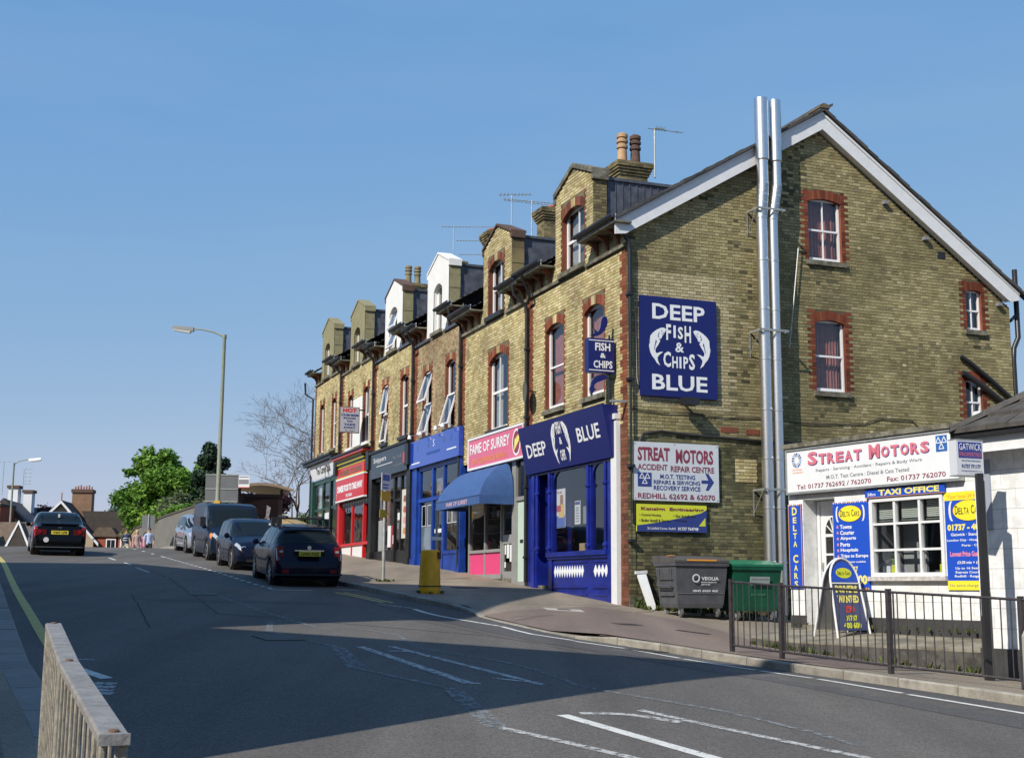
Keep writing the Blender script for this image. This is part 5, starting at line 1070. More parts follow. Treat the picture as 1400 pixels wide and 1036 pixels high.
text('HOT', HC, -.88, -.34, 8.2, 8.36, REDP, hc, .016, .05)
for k, (w_, a) in enumerate((('CHINESE', .34), ('FOOD', .24), ('TO', .12), ('TAKE', .22), ('AWAY', .24))): text(w_, HC, -.61 - a, -.61 + a, 8.06 - k * .12, 8.14 - k * .12, LETN, hc, .016, .05)
text('TEL 762601', HC, -.8, -.42, 7.48, 7.53, LETG, hc, .016, .03); MB(TF).box(-23.0, -22.9, 8.3, 8.34, 0, .3).build('bracket', BLACKP, hc)
# -- last shop
h = HOUSE[5]; shop_room(5, 27.1, 31.6, 6.1, h)
pilaster(31.55, 31.95, 6.2, GREENP, h, .1); pilaster(26.85, 27.1, 6.2, GREENP, h, .06)
sbx('shopfront', GREENP, h, (27.1, 31.55, 2.6, 3.5, -.1, .02), (28.3, 28.5, 2.6, 6.1, -.1, .03), (29.72, 29.95, 2.6, 6.1, -.1, .02), (27.1, 31.55, 4.85, 4.95, -.1, 0), (27.1, 31.55, 6.0, 6.2, -.1, .03))
for a, b in ((27.1, 28.3), (28.5, 29.72), (29.95, 31.55)): glaze(a, b, 3.5, 4.85, h); glaze(a, b, 4.95, 6.0, h)
sbx('net_blind', mat('pale_blind', (.5, .55, .55), .8), h, (30.2, 31.0, 3.5, 5.9, -.16, -.1)); sbx('window_notice', SIGNW, h, (28.6, 29.5, 4.4, 4.72, -.028, -.02)); stext('SALE', 29.4, 28.7, 4.46, 4.64, -.015, LETG, h, .02) if False else None
HB = TF.at(0, 6.22, .12, tilt=.24); ws = MB(HB); ws.prism([(-31.3, 0), (-27.0, 0), (-26.85, .3), (-27.0, .62), (-31.5, .62), (-31.6, .3)], -.05, 0); ws = ws.build('fascia_sign', SIGNW, h)
text('The Cured Quill', HB, -30.4, -27.8, .12, .5, LETBK, ws, .006, .02); sbx('cornice', BLKP, h, (26.8, 32.3, 6.86, 6.96, 0, .42), (26.8, 32.25, 6.98, 7.06, 0, .48))
for k in range(1, 6):      # console brackets and downpipes on the party lines
    s = BND[k]; top = 9.1 + DZ[k]; b0 = zg(s) + .1
    B('console', TF, [None, BLKP, SHOPB, BLKP, BLKP, BLKP][k] , HOUSE[k], (-s - .2, -s + .2, ZSH[k] - .35, ZSH[k] + .35, 0, .26)) if k not in (1, 2) else None
    MB(TF).tube([(-s - .1, top + .45, .45), (-s - .1, top + .2, .42), (-s + .0, top - .12, .1), (-s, top - .3, .09), (-s, b0, .09)], .045, 8).build('downpipe', BLACKP, HOUSE[k], smooth=True)
    for z in np.arange(b0 + .6, top - .3, 1.8): B('pipe_clip', TF, BLACKP, HOUSE[k], (-s - .07, -s + .07, z, z + .06, .001, .14))
for k in (1, 3, 4): s = BND[k]; MB(TF).tube([(-s + .55, 9.6 + DZ[k - 1], .46), (-s + .5, 9.0 + DZ[k - 1] + .1, .2), (-s + .1, 8.98 + DZ[k - 1], .1)], .04, 8).build('swan_neck', BLACKP, HOUSE[k], smooth=True)
MB(TF).tube([(-32.2, 10.7, .45), (-32.25, 10.2, .4), (-32.0, 9.95, .1), (-32.0, 3.0, .1)], .045, 8).build('downpipe', BLACKP, HOUSE[5], smooth=True)
# ---------------------------------------------------------------- aerials on the roofs
def aerial(lab, x, y, z0, z1, arms, rot):
    t = thing('tv_aerial', lab, 'aerial', (x, y, z0), group='television aerials on the roofs'); f = Fr((x, y, 0), (math.cos(rot), math.sin(rot), 0), (0, 0, 1), (math.sin(rot), -math.cos(rot), 0))
    MB(f).tube([(0, z0, 0), (0, z1, 0)], .022, 6).build('mast', GALV, t)
    for dz, L0, L1, n, el, tl in arms:
        z = z1 - dz; b = MB(f).tube([(L0, z, 0), (L1, z + tl, 0)], .014, 5).build('boom', GALV, t)
        mb = MB(f)
        for k in range(n):
            q = (k + .5) / n; a = lerp(L0, L1, q); zz = z + tl * q; e = el * (1 - .25 * q); mb.tube([(a, zz, -e), (a, zz, e)], .008, 4); mb.tube([(a, zz - e * .25, 0), (a, zz + e * .25, 0)], .006, 4)
        mb.build('elements', GALV, b, kind='stuff')
aerial('thin aerial on a bent mast beside the two tall chimney pots', 3.95, 34.75, 12.9, 14.35, [(.02, -.2, .85, 3, .12, -.03), (.0, .0, .3, 4, .2, 0)], .25)
aerial('spiky white aerial behind the second dormer gable', -.05, 44.0, 12.3, 15.25, [(.0, -.45, .7, 9, .22, .05), (.15, -.3, 1.5, 14, .12, -.1)], .1)
aerial('second aerial mast beside the spiky white one', .65, 43.6, 12.3, 14.95, [(.0, -1.0, 1.3, 16, .1, -.25)], 0)
aerial('triple aerial above the taller white dormer', -2.3, 48.8, 12.6, 15.45, [(.0, -.5, 1.6, 16, .1, 0), (.55, .1, 1.5, 12, .09, 0), (1.1, .2, 1.25, 10, .09, 0)], .0)
# ---------------------------------------------------------------- the taxi office
tR = Vector((.504, -.863, 0)).normalized(); tW = Vector((-tR.y * -1, 0, 0)); tW = tR.cross(Z)
XF = Fr((4.95, 23, 0), tR, Z, tW)
BLK = mat('white_painted_block', (.74, .75, .74), .7, var=.05, vs=5, bump=.25, bs=35, isl=.02, stain=.06, sscale=5); BLKJ = mat('block_joint', (.50, .50, .49), .9)
to = thing('taxi_office', 'single storey white block taxi office with blue and yellow posters', 'office', tuple(XF(2, 1.0, 0)))
def blocks(fr, par, a0, a1, z0, z1, opens, L=.44, H=.26, c=.004, th=.03):
    k = 0; z = z0
    while z < z1 - .03:
        zt = min(z + H, z1); st = a0 - (L / 2 if k % 2 else 0); x = st
        while x < a1:
            xa, xb = max(x, a0), min(x + L, a1); segs = [(xa, xb, z, zt)]
            for o0, o1, p0, p1 in opens:
                n = []
                for a, b, p, q in segs:
                    if b <= o0 or a >= o1 or q <= p0 or p >= p1: n.append((a, b, p, q)); continue
                    if a < o0: n.append((a, o0, p, q))
                    if b > o1: n.append((o1, b, p, q))
                    if p < p0: n.append((max(a, o0), min(b, o1), p, p0))
                    if q > p1: n.append((max(a, o0), min(b, o1), p1, q))
                segs = n
            for a, b, p, q in segs:
                if b - a > .03 and q - p > .03: MB(fr).box(a + .004, b - .004, p + .004, q - .004, -th, c + random.uniform(-.001, .0015)).build('block', BLK, par)
            x += L
        z = zt; k += 1
OPX = [(.31, 1.08, .9, 3.16), (1.9, 3.42, 1.83, 3.09)]
mb = MB(XF)
for a0, a1, z0, z1 in ((-.05, .31, .8, 4.1), (.31, 1.9, 3.16, 4.1), (1.08, 1.9, .8, 3.16), (1.9, 3.42, 3.09, 4.1), (1.9, 3.42, .8, 1.83), (3.42, 4.6, .8, 4.1)): mb.poly([(a0, z0, 0), (a1, z0, 0), (a1, z1, 0), (a0, z1, 0)])
mb.poly([(-.05, .8, -4), (-.05, .8, 0), (-.05, 4.1, 0), (-.05, 4.1, -4)]); xw = mb.build('wall', BLKJ, to)
blocks(XF, xw, -.05, 4.4, 1.17, 4.08, OPX)
LF = Fr(XF(-.05, 0, 0), -tW, Z, -tR); blocks(LF, xw, -3.9, 0, 1.17, 4.08, []) if False else None
B('plinth', XF, DKPL, to, (-.055, .31, .85, 1.17, -.02, .02), (1.08, 4.4, .85, 1.17, -.02, .02)); B('door_step', XF, CONC, to, (.31, 1.08, .85, 1.02, -.4, .1))
B('roof', XF, STONE, to, (-.12, 4.4, 4.08, 4.16, -4, .08), (-.1, 4.4, 4.161, 4.2, -4, -.2))
mb = MB(XF)
for a in (.31, 1.08): q = [(a, 1.0, -.36), (a, 3.16, -.36), (a, 3.16, 0), (a, 1.0, 0)]; mb.poly(q if a > 1 else q[::-1])
mb.poly([(.31, 3.16, 0), (.31, 3.16, -.36), (1.08, 3.16, -.36), (1.08, 3.16, 0)]); mb.build('reveal', BLK, to)
d = MB(XF); frame_bars(d, .33, 1.07, 1.0, 3.14, .06, -.36, -.30); d = d.build('door_frame', WPAINT, to)
dm = MB(XF); a0, a1 = .40, 1.0
dm.box(a0, a1, 1.02, 1.9, -.35, -.32).box(a0, a0 + .1, 1.9, 3.08, -.35, -.32).box(a1 - .1, a1, 1.9, 3.08, -.35, -.32).box(a0 + .1, a1 - .1, 2.86, 3.08, -.35, -.325).box(a0 + .1, a1 - .1, 2.52, 2.57, -.35, -.322).box(a0 + .1, a1 - .1, 2.2, 2.235, -.35, -.322).box(.685, .715, 1.9, 2.86, -.35, -.322)
for t in (.55, 1.1, 2.0, 2.6): c_, s_ = math.cos(t), math.sin(t); dm.prism([(.7 + .04 * c_, 2.57 + .04 * s_), (.7 + .04 * c_ + .02, 2.57 + .04 * s_), (.7 + .21 * c_ + .02, 2.57 + .29 * s_), (.7 + .21 * c_, 2.57 + .29 * s_)][::1 if c_ > 0 else -1], -.34, -.318)
for sg in (-1, 1): dm.prism([(.7 + sg * .2, 2.86), (.7 + sg * .2, 2.60)][::1] + [(.7 + sg * .2 * math.cos(t), 2.60 + .26 * math.sin(t)) for t in np.linspace(.05, math.pi / 2, 6)], -.35, -.324)
dd = dm.build('door', WPAINT, to); B('glazing', XF, GLASSD, dd, (a0 + .1, a1 - .1, 1.9, 2.86, -.34, -.336)); B('door_backing', XF, DARK, dd, (a0, a1, 1.8, 3.0, -.5, -.45)); B('handle', XF, GALV, dd, (.42, .45, 1.95, 2.08, -.32, -.29))
# window with nine panes, blind and plants
wf = MB(XF); frame_bars(wf, 1.9, 3.42, 1.83, 3.09, .06, -.06, .035)
for a in (2.42, 2.94): wf.box(a - .022, a + .022, 1.89, 3.03, -.05, .02)
for z in (2.25, 2.67): wf.box(1.96, 3.36, z - .018, z + .018, -.05, .016)
wf = wf.build('window', WPAINT, to); MB(XF).box(1.86, 3.46, 1.76, 1.829, -.05, .09).build('sill', mat('peeling_white_sill', (.5, .48, .46), .7, var=.35, vs=14), wf)
for i in range(3):
    for j in range(3): a0 = [1.96, 2.442, 2.962][i]; a1 = [2.398, 2.918, 3.36][i]; z0 = [1.89, 2.268, 2.688][j]; z1 = [2.232, 2.652, 3.03][j]; MB(XF).box(a0, a1, z0, z1, -.03, -.025).build('pane', GLASS, wf)
dark_box(XF, 1.9, 3.42, 1.75, 3.09, -.06, 2.2, wf, mat('office_interior', (.22, .23, .25), .9, var=.4, vs=1.2))
for i, (a0, a1) in enumerate(((1.98, 2.38), (2.46, 2.9), (2.98, 3.34))):
    for k in range(9): z = 3.0 - k * .03; MB(XF).box(a0, a1, z, z + .022, -.12, -.112).build('blind_slat', mat('pale_blind_slat', (.55, .6, .55), .6), wf)
    MB(XF).box(a0, a1, 2.72, 2.735, -.12, -.09).build('blind_rail', GALV, wf)
B('desk', XF, mat('grey_desk', (.2, .24, .28), .6), to, (1.95, 3.4, 1.76, 1.95, -1.6, -1.0)); B('computer', XF, INTW, to, (2.55, 2.9, 1.95, 2.35, -1.3, -1.2)); B('inner_wall_panel', XF, mat('pale_partition', (.38, .40, .42), .8), to, (1.92, 2.4, 1.8, 3.0, -.75, -.7))
for a, lab in ((2.28, 'small yellow flower pot in the bottom left pane of the taxi office window'), (3.27, 'small yellow flower pot in the bottom right pane of the taxi office window')):
    p = thing('plant_pot', lab, 'plant pot', tuple(XF(a, 1.9, -.12)), group='flower pots inside the taxi office window'); B('pot', XF, YELG, p, (a - .05, a + .05, 1.89, 2.02, -.16, -.08))
    mb = MB(XF)
    for k in range(26): t = random.uniform(0, 6.28); r = random.uniform(.01, .07); x, z = a + r * math.cos(t), 2.03 + random.uniform(0, .1); mb.poly([(x, z, -.12 + r * math.sin(t) * .4), (x + .02, z + .01, -.12), (x + random.uniform(-.02, .02), z + .05, -.1)])
    mb.build('leaves', mat('pot_leaf', (.12, .25, .04), .7), p, kind='stuff')
B('paper_cup', XF, SIGNW, wf, (2.12, 2.2, 1.89, 2.0, -.14, -.08))
# long fascia board
sf_ = Fr(XF(0, 3.28, .06), XF.u, XF.v, XF.w).at(0, 0, 0, tilt=-.0); s = thing('fascia_sign', 'long white STREAT MOTORS sign board over the taxi office', 'sign', tuple(XF(1.9, 3.28, .1)))
B('sign_board', XF, SIGNW, s, (.03, 3.83, 3.3, 4.02, .02, .09)); B('sign_frame', XF, GALV, s, (.0, 3.86, 3.26, 3.299, .02, .11), (.0, 3.86, 4.021, 4.05, .02, .11), (.0, .029, 3.3, 4.02, .02, .11), (3.831, 3.86, 3.3, 4.02, .02, .11))
caps('STREAT MOTORS', XF, .54, 3.28, 3.74, 3.97, LETP, s, .094, .04, .78, LETN)
text('Repairs · Servicing · Accident · Repairs & Body Work', XF, .75, 3.12, 3.60, 3.665, LETG, s, .094, .01); text('M.O.T. Test Centre : Diesel & Cats Tested', XF, 1.0, 2.84, 3.475, 3.54, LETG, s, .094, .01)
text('Tel: 01737 762692 / 762070', XF, .27, 2.02, 3.34, 3.42, LETM, s, .094, .01); text('Fax: 01737 762070', XF, 2.37, 3.57, 3.34, 3.42, LETM, s, .094, .01)
MB(XF).box(3.40, 3.62, 3.73, 3.98, .09, .094).build('test_badge', mat('badge_blue', (.03, .13, .4), .5), s); mot(XF, 3.51, 3.86, .1, s, .095)
for k in range(16): t = k * math.tau / 16; MB(XF).prism([(.28 + .05 * math.cos(t), 3.85 + .055 * math.sin(t)), (.28 + .12 * math.cos(t - .13), 3.85 + .13 * math.sin(t - .13)), (.28 + .12 * math.cos(t + .13), 3.85 + .13 * math.sin(t + .13))], .09, .094).build('round_emblem', LETN if k % 3 else mat('emblem_light_blue', (.15, .35, .6), .5), s)
text('NATIONAL', XF, .17, .41, 3.67, 3.70, LETO, s, .094, .0); text('CONCILIATION', XF, .17, .42, 3.62, 3.65, LETO, s, .094, 0)
def poster(name, lab, a0, a1, z0, z1, m=DELTAB, edge=True):
    p = thing(name, lab, 'poster', tuple(XF((a0 + a1) / 2, z0, .02))); B('board', XF, m, p, (a0, a1, z0, z1, .008, .03))
    if edge:
        for k in range(int((a1 - a0) / .05)): q = a0 + .05 * k; MB(XF).prism([(q, z1 - .001), (q + .05, z1 - .001), (q + .025, z1 - .03)][::-1], .03, .033).build('edge_flag', ORANGE if k % 2 else SIGNW, p)
    return p
p = poster('vertical_poster', 'tall narrow blue poster with DELTA CARS lettered downwards beside the office door', -.04, .29, 1.63, 3.09); B('edge_line', XF, ORANGE, p, (-.04, -.028, 1.63, 3.09, .03, .033), (.278, .29, 1.63, 3.09, .03, .033))
for k, ch in enumerate('DELTA CARS'):
    if ch != ' ': hh = .15 if k in (0, 6) else .11; zz = 2.90 - k * .138; text(ch, XF, .125 - hh * .42, .125 + hh * .42, zz - .0, zz + hh * .95, LETY, p, .036, .03)
p = poster('blue_poster', 'blue DELTA CARS poster listing Towns to Europe between door and window', 1.06, 1.86, 1.62, 3.07)
def oval(par, cx, cz, rx, rz, m, c): MB(XF).prism([(cx + rx * math.cos(t), cz + rz * math.sin(t)) for t in np.linspace(0, math.tau, 25)[:-1]], c, c + .003).build('oval', m, par)
def delta(par, cx, cz, k=1, st='DELTA CARS'):
    for sg in (-1, 1):
        pts = [(cx + sg * (.30 + .05 * math.cos(t)) * k, cz + .14 * math.sin(t) * k) for t in np.linspace(-1.4, 1.4, 8)] + [(cx + sg * (.27 + .045 * math.cos(t)) * k, cz + .14 * math.sin(t) * k) for t in np.linspace(1.4, -1.4, 8)]
        MB(XF).prism(pts if sg > 0 else pts[::-1], .03, .033).build('swoosh', SIGNW, par)
    oval(par, cx, cz, .285 * k, .145 * k, LETM, .033); oval(par, cx, cz, .27 * k, .14 * k, YEL, .036); caps(st, XF, cx - .235 * k, cx + .235 * k, cz - .05 * k, cz + .07 * k, LETBK, par, .041, .01)
delta(p, 1.46, 2.87, .95)
for k, w_ in enumerate(('Towns', 'Courier', 'Airports', 'Ports', 'Hospitals', 'Trips to Europe')):
    z = 2.62 - k * .098; L = (.27, .33, .36, .22, .40, .62)[k]; text(w_, XF, 1.22, 1.22 + L, z, z + .07, LETW, p, .034, .03); MB(XF).prism([(1.16 + (.035 if j % 2 == 0 else .014) * math.sin(j * math.pi / 5), z + .035 + (.035 if j % 2 == 0 else .014) * math.cos(j * math.pi / 5)) for j in range(10)][::-1], .03, .034).build('star', mat('star_pink', (.7, .3, .35), .5), p)
text('Up to 16 Seater available', XF, 1.14, 1.78, 2.05, 2.09, LETW, p, .034, .02); text('01737', XF, 1.34, 1.6, 1.90, 2.0, LETY, p, .034, .03); text('400 600', XF, 1.15, 1.8, 1.70, 1.86, LETY, p, .034, .05)
for k in range(16): q = 1.06 + .05 * k; MB(XF).box(q, q + .025, 1.62, 1.65, .03, .033).build('edge_flag', ORANGE, p)
p = thing('blue_banner', 'blue banner reading 24hrs TAXI OFFICE over the nine pane window', 'banner', tuple(XF(2.7, 3.1, .06))); B('board', XF, DELTAB, p, (1.84, 3.5, 3.10, 3.24, .04, .06)); B('edge_line', XF, ORANGE, p, (1.84, 3.5, 3.10, 3.108, .06, .063))
text('24hrs', XF, 1.9, 2.08, 3.13, 3.18, LETW, p, .064, .02); text('TAXI OFFICE', XF, 2.14, 3.4, 3.125, 3.225, LETY, p, .064, .04)
p = poster('blue_poster', 'blue DELTA CARS poster with yellow ends right of the taxi office window', 3.46, 4.3, 1.62, 3.10, edge=False); B('yellow_band', XF, YEL, p, (3.46, 4.3, 2.97, 3.10, .03, .033)); B('yellow_band', XF, YEL, p, (3.46, 4.3, 1.62, 1.76, .03, .033))
text('Your local 24 hrs', XF, 3.52, 4.12, 3.0, 3.06, LETO, p, .036, -.0); text('No extra charge at', XF, 3.5, 4.12, 1.66, 1.71, LETG, p, .036, 0); delta(p, 3.92, 2.81, 1.1)
text('01737 - 400', XF, 3.50, 4.16, 2.51, 2.61, LETY, p, .034, .05)
for st, a, b, z in (('Gatwick · Stansted', 3.56, 4.16, 2.43), ('London City · Hospitals', 3.48, 4.18, 2.34), ('Ports · City', 3.76, 4.12, 2.26), ('£3.00 min + £1.00', 3.66, 4.16, 2.01), ('Up to 16 Seater', 3.62, 4.12, 1.92), ('Express Courier', 3.62, 4.12, 1.86), ('Redhill · Reigate', 3.6, 4.12, 1.80)): text(st, XF, a, b, z, z + .045, LETW, p, .034, .02)
text('Lowest Price Guaranteed', XF, 3.53, 4.28, 2.12, 2.2, mat('letter_hot_pink', (.75, .25, .35), .5), p, .034, .04)
# ---------------------------------------------------------------- the white building on the right with tiled hip roof
YF = Fr((6.35, 17.5, 0), tR, Z, tW); rb = thing('white_building', 'white block building with dark tiled hip roof at the right edge', 'building', tuple(YF(1, .4, 0)))
mb = MB(YF); mb.poly([(-.12, .2, 0), (4, .2, 0), (4, 3.6, 0), (-.12, 3.6, 0)]).poly([(-.12, .2, -4), (-.12, .2, 0), (-.12, 3.6, 0), (-.12, 3.6, -4)]); yw = mb.build('wall', BLKJ, rb); blocks(YF, yw, -.12, 4.0, .86, 3.6, [])
B('plinth', YF, DKPL, rb, (-.13, 4, .2, .86, -.02, .03)); B('fascia_board', YF, WPAINT, rb, (.0, 4, 3.44, 3.62, .30, .33)); B('soffit', YF, WPAINT, rb, (.0, 4, 3.58, 3.60, 0, .299)); B('fascia_edge', YF, UPVC, rb, (.0, 4, 3.42, 3.439, .29, .335))
B('fascia_end', YF, WPAINT, rb, (.0, .02, 3.44, 3.62, .0, .299)); mb = MB(YF); mb.box(-.12, 4, 3.62, 3.70, .335, .43).box(-.12, -.02, 3.62, 3.70, -3, .335).box(-.06, .04, 3.48, 3.62, .34, .42); mb.build('gutter', BLACKP, rb)
B('roof_end_box', YF, UPVC, rb, (-.24, -.13, 3.80, 4.06, -.35, -.2)); B('cable_cover', YF, mat('grey_cover', (.3, .33, .4), .6), rb, (.07, .16, 2.42, 3.35, .001, .03))
TILEM = mat('weathered_concrete_tile', (.075, .068, .06), .9, var=.35, vs=7, bump=.6, bs=50, isl=.22)
mb = MB(YF); pk = 3.2; mb.poly([(-.08, 3.69, .42), (-.08 + pk, 3.69 + pk * .66, .42 - pk), (4.5, 3.69 + pk * .66, .42 - pk), (4.5, 3.69, .42)][::-1]).poly([(-.08, 3.69, .42), (-.08, 3.69, -4), (-.08 + pk, 3.69 + pk * .66, -4), (-.08 + pk, 3.69 + pk * .66, .42 - pk)][::-1]); rf = mb.build('roof', TILEM, rb)
for r in range(10):
    c0, c1 = .46 - r * .29, .46 - (r + 1) * .29 - .05; z0, z1 = 3.69 + r * .29 * .66, 3.69 + ((r + 1) * .29 + .05) * .66; ah = -.11 + r * .29
    for k in range(9):
        a0 = -.16 + .33 * k + (.165 if r % 2 else 0); a1 = a0 + .325
        if a1 < ah + .08 or a0 > 2.2: continue
        l0, l1 = max(a0, ah), max(a0, ah + .3); jt = random.uniform(0, .016)
        if a1 - l1 < 0: l1 = a1 - .002
        mb = MB(YF); mb.hexa([(l0, z0 + .0, c0), (a1, z0 + .0, c0), (a1, z1 - .01, c1), (l1, z1 - .01, c1), (l0, z0 + .055 + jt, c0), (a1, z0 + .055 + jt, c0), (a1, z1 + .015, c1), (l1, z1 + .015, c1)]); mb.f = [f[::-1] for f in mb.f]; mb.build('tile', TILEM, rf)
for r in range(9): a, z, c_ = -.11 + r * .3, 3.74 + r * .3 * .66, .45 - r * .3; MB(YF).hexa([(a - .07, z - .03, c_ - .07), (a + .07, z - .03, c_ + .07), (a + .42, z + .19, c_ - .27), (a + .25, z + .19, c_ - .41), (a, z + .06, c_), (a + .01, z + .06, c_), (a + .33, z + .26, c_ - .33), (a + .32, z + .26, c_ - .33)]).build('hip_tile', TILEM, rf)
# ---------------------------------------------------------------- posts and signs by the right kerb
def gz(x, y, o=.115): return G(x, y) + o
GREENG = mat('green_grey_column', (.16, .19, .15), .6, var=.2)
t = thing('lamp_column', 'greenish grey lamp column just behind the dark post', 'lamp column', (6.06, 16.62, gz(6.06, 16.6))); MB(Fr((6.03, 16.62, 0), (1, 0, 0), (0, 1, 0), (0, 0, 1))).lathe([(.048, gz(6.06, 16.6)), (.048, 1.55), (.042, 1.6), (.04, 3.0)], n=14).build('shaft', GREENG, t, smooth=True)
t = thing('sign_post', 'black post carrying the GATWICK letting board at its top', 'sign post', (5.95, 16.45, gz(5.95, 16.45))); B('shaft', Fr((5.95, 16.45, 0), (1, 0, 0), (0, 1, 0), (0, 0, 1)), BLACKP, t, (-.045, .035, -.045, .045, gz(5.95, 16.45) - .05, 3.08)); B('base_cover', Fr((5.95, 16.45, 0), (1, 0, 0), (0, 1, 0), (0, 0, 1)), BLACKP, t, (-.05, .04, -.05, .05, gz(5.95, 16.45) - .05, 1.3))
gs = thing('letting_board', 'white boxed GATWICK letting sign with phone number high on the black post', 'sign', (6, 16.5, 3.05)); f = Fr((5.66, 16.42, 0), dG, Z, -dF)
B('box', f, mat('sign_pale_grey2', (.60, .62, .66), .5), gs, (-.0, .42, 3.06, 3.51, -.14, 0)); B('blue_field', f, mat('dull_navy', (.03, .05, .25), .5), gs, (.03, .395, 3.28, 3.485, 0, .004)); text('GATWICK', f, .04, .385, 3.38, 3.465, LETW, gs, .008, .0); text('PROPERTIES', f, .045, .38, 3.30, 3.35, LETP, gs, .008, .0)
text('THE LETTING SPECIALISTS', f, .07, .37, 3.235, 3.255, LETN, gs, .004, .02); text('01737 771177', f, .07, .37, 3.15, 3.20, LETN, gs, .004, .03); text('www.gatwickproperties.co.uk', f, .06, .385, 3.105, 3.125, LETN, gs, .004, .02); B('frame', f, GALV, gs, (-.005, .425, 3.05, 3.06, -.15, .006), (-.005, .425, 3.51, 3.52, -.15, .006))
# guard railing on the right
RAILM = mat('weathered_black_rail', (.045, .04, .045), .6, metal=.2, var=.5, vs=18, bump=.3)
pr = [(3.20, 19.05), (3.74, 18.2), (4.72, 16.42), (5.80, 14.95), (6.95, 13.3)]
gr = thing('guard_railing', 'dark upright bar pedestrian railing along the right kerb', 'railing', (*pr[0], gz(*pr[0])))
for p_ in pr: z = gz(*p_); f = Fr((p_[0], p_[1], z), (1, 0, 0), (0, 1, 0), (0, 0, 1)); MB(Fr(f.o, (tR.x, tR.y, 0), (-tR.y, tR.x, 0), Z)).box(-.028, .028, -.028, .028, -.05, 1.04).build('post', RAILM, gr)
for a, b in zip(pr, pr[1:]):
    A = Vector((*a, gz(*a))); Bv = Vector((*b, gz(*b))); n = max(3, int((Bv - A).length / .122)); off = Z
    MB().tube([tuple(A + Z * 1.0), tuple(Bv + Z * 1.0)], .018, 6).build('top_rail', RAILM, gr); MB().tube([tuple(A + Z * .1), tuple(Bv + Z * .1)], .018, 6).build('bottom_rail', RAILM, gr)
    for k in range(1, n): q = A.lerp(Bv, k / n); MB().tube([tuple(q + Z * .1), tuple(q + Z * 1.0)], .008, 6).build('bar', RAILM, gr)
    for e in (.028, ): MB().tube([tuple(A.lerp(Bv, .04) + Z * .1), tuple(A.lerp(Bv, .04) + Z * 1)], .012, 5).build('bar', RAILM, gr)
# guard railing in the left foreground, staggered bars under a broad flat top
LR = mat('grey_painted_rail', (.22, .215, .21), .65, var=.3, vs=9, bump=.8, bs=24); LB = mat('cream_chipped_bar', (.22, .205, .17), .7, var=.5, vs=22)
pl_ = [Vector((-1.345, 4.55, 1.10)), Vector((-2.19, 6.58, 1.227)), Vector((-2.985, 8.62, 1.354))]; lg = thing('guard_railing', 'pale grey railing with broad flat top in the left foreground', 'railing', (-1.4, 4.55, .05))
dr_ = (pl_[2] - pl_[0]).normalized(); nr_ = Vector((-dr_.y, dr_.x, 0)).normalized(); up_ = dr_.cross(nr_) * -1 if dr_.cross(nr_).z < 0 else dr_.cross(nr_)
for a, b in zip(pl_, pl_[1:]):
    L = (b - a).length; dr_ = (b - a).normalized(); nr_ = Vector((-dr_.y, dr_.x, 0)).normalized(); up_ = dr_.cross(nr_) * (1 if dr_.cross(nr_).z > 0 else -1); f = Fr(a, dr_, nr_, up_); 
    mb = MB(f); e = .012; n0 = 6
    prof = [(-.052, -.03), (-.052, -.006), (-.044, .004), (.044, .004), (.052, -.006), (.052, -.03), (.046, -.03), (.04, -.008), (-.04, -.008), (-.046, -.03)]
    i0 = [mb.P(0.004, y, z) for y, z in prof]; i1 = [mb.P(L - .004, y, z) for y, z in prof]; mb.f += [[i0[k], i1[k], i1[(k + 1) % 10], i0[(k + 1) % 10]][::-1] for k in range(10)] + [i0, i1[::-1]]
    mb.build('top_rail', LR, lg); zb = -.88
    MB(f).box(0, L, -.02, .02, zb - .03, zb).build('bottom_rail', LR, lg)
    for k in range(1, 20): q = a + dr_ * (L * k / 20) + nr_ * (.033 if k % 2 else -.033); MB().tube([tuple(q - Z * .88), tuple(q - Z * .01)], .0075, 6).build('bar', LB, lg)
for k, a in enumerate(pl_):
    g_ = G(a.x, a.y); 
    for s_ in (-.035, .035): q = a + nr_ * s_ + dr_ * (.03 if k < 2 else -.03); MB().tube([(q.x, q.y, g_), (q.x, q.y, a.z - .01)], .016, 8).build('post', LB, lg)
    f = Fr(a + dr_ * (.035 if k == 0 else -.035 if k == 2 else 0), dr_, nr_, up_); MB(f).lathe([(.02, .003), (.018, .012), (.006, .014)], n=10).build('bolt', mat('rusty_bolt', (.14, .08, .05), .8), lg)
    if k == 0: MB(Fr(a, dr_, nr_, up_)).box(-.012, .003, -.052, .052, -.034, .004).build('end_cap', LR, lg)
# cream feeder post clipped by the right edge
t = thing('marker_post', 'cream rounded post with orange stripe cut by the right edge', 'post', (3.67, 9, gz(3.67, 9))); f = Fr((3.67, 9, 0), (1, 0, 0), (0, 1, 0), (0, 0, 1)); g_ = gz(3.67, 9)
mb = MB(Fr((3.67, 9, 0), (1, 0, 0), Z, (0, -1, 0))); mb.prism([(-.145, g_ - .05), (.145, g_ - .05), (.145, 1.3), (.12, 1.35), (.08, 1.37), (-.08, 1.37), (-.12, 1.35), (-.145, 1.3)], -.1, .1); mb.build('body', mat('cream_plastic', (.50, .50, .42), .5, var=.1), t); MB(Fr((3.67, 9, 0), (1, 0, 0), Z, (0, -1, 0))).box(-.12, .12, .7, 1.28, .1, .108).build('orange_panel', ORANGE, t)
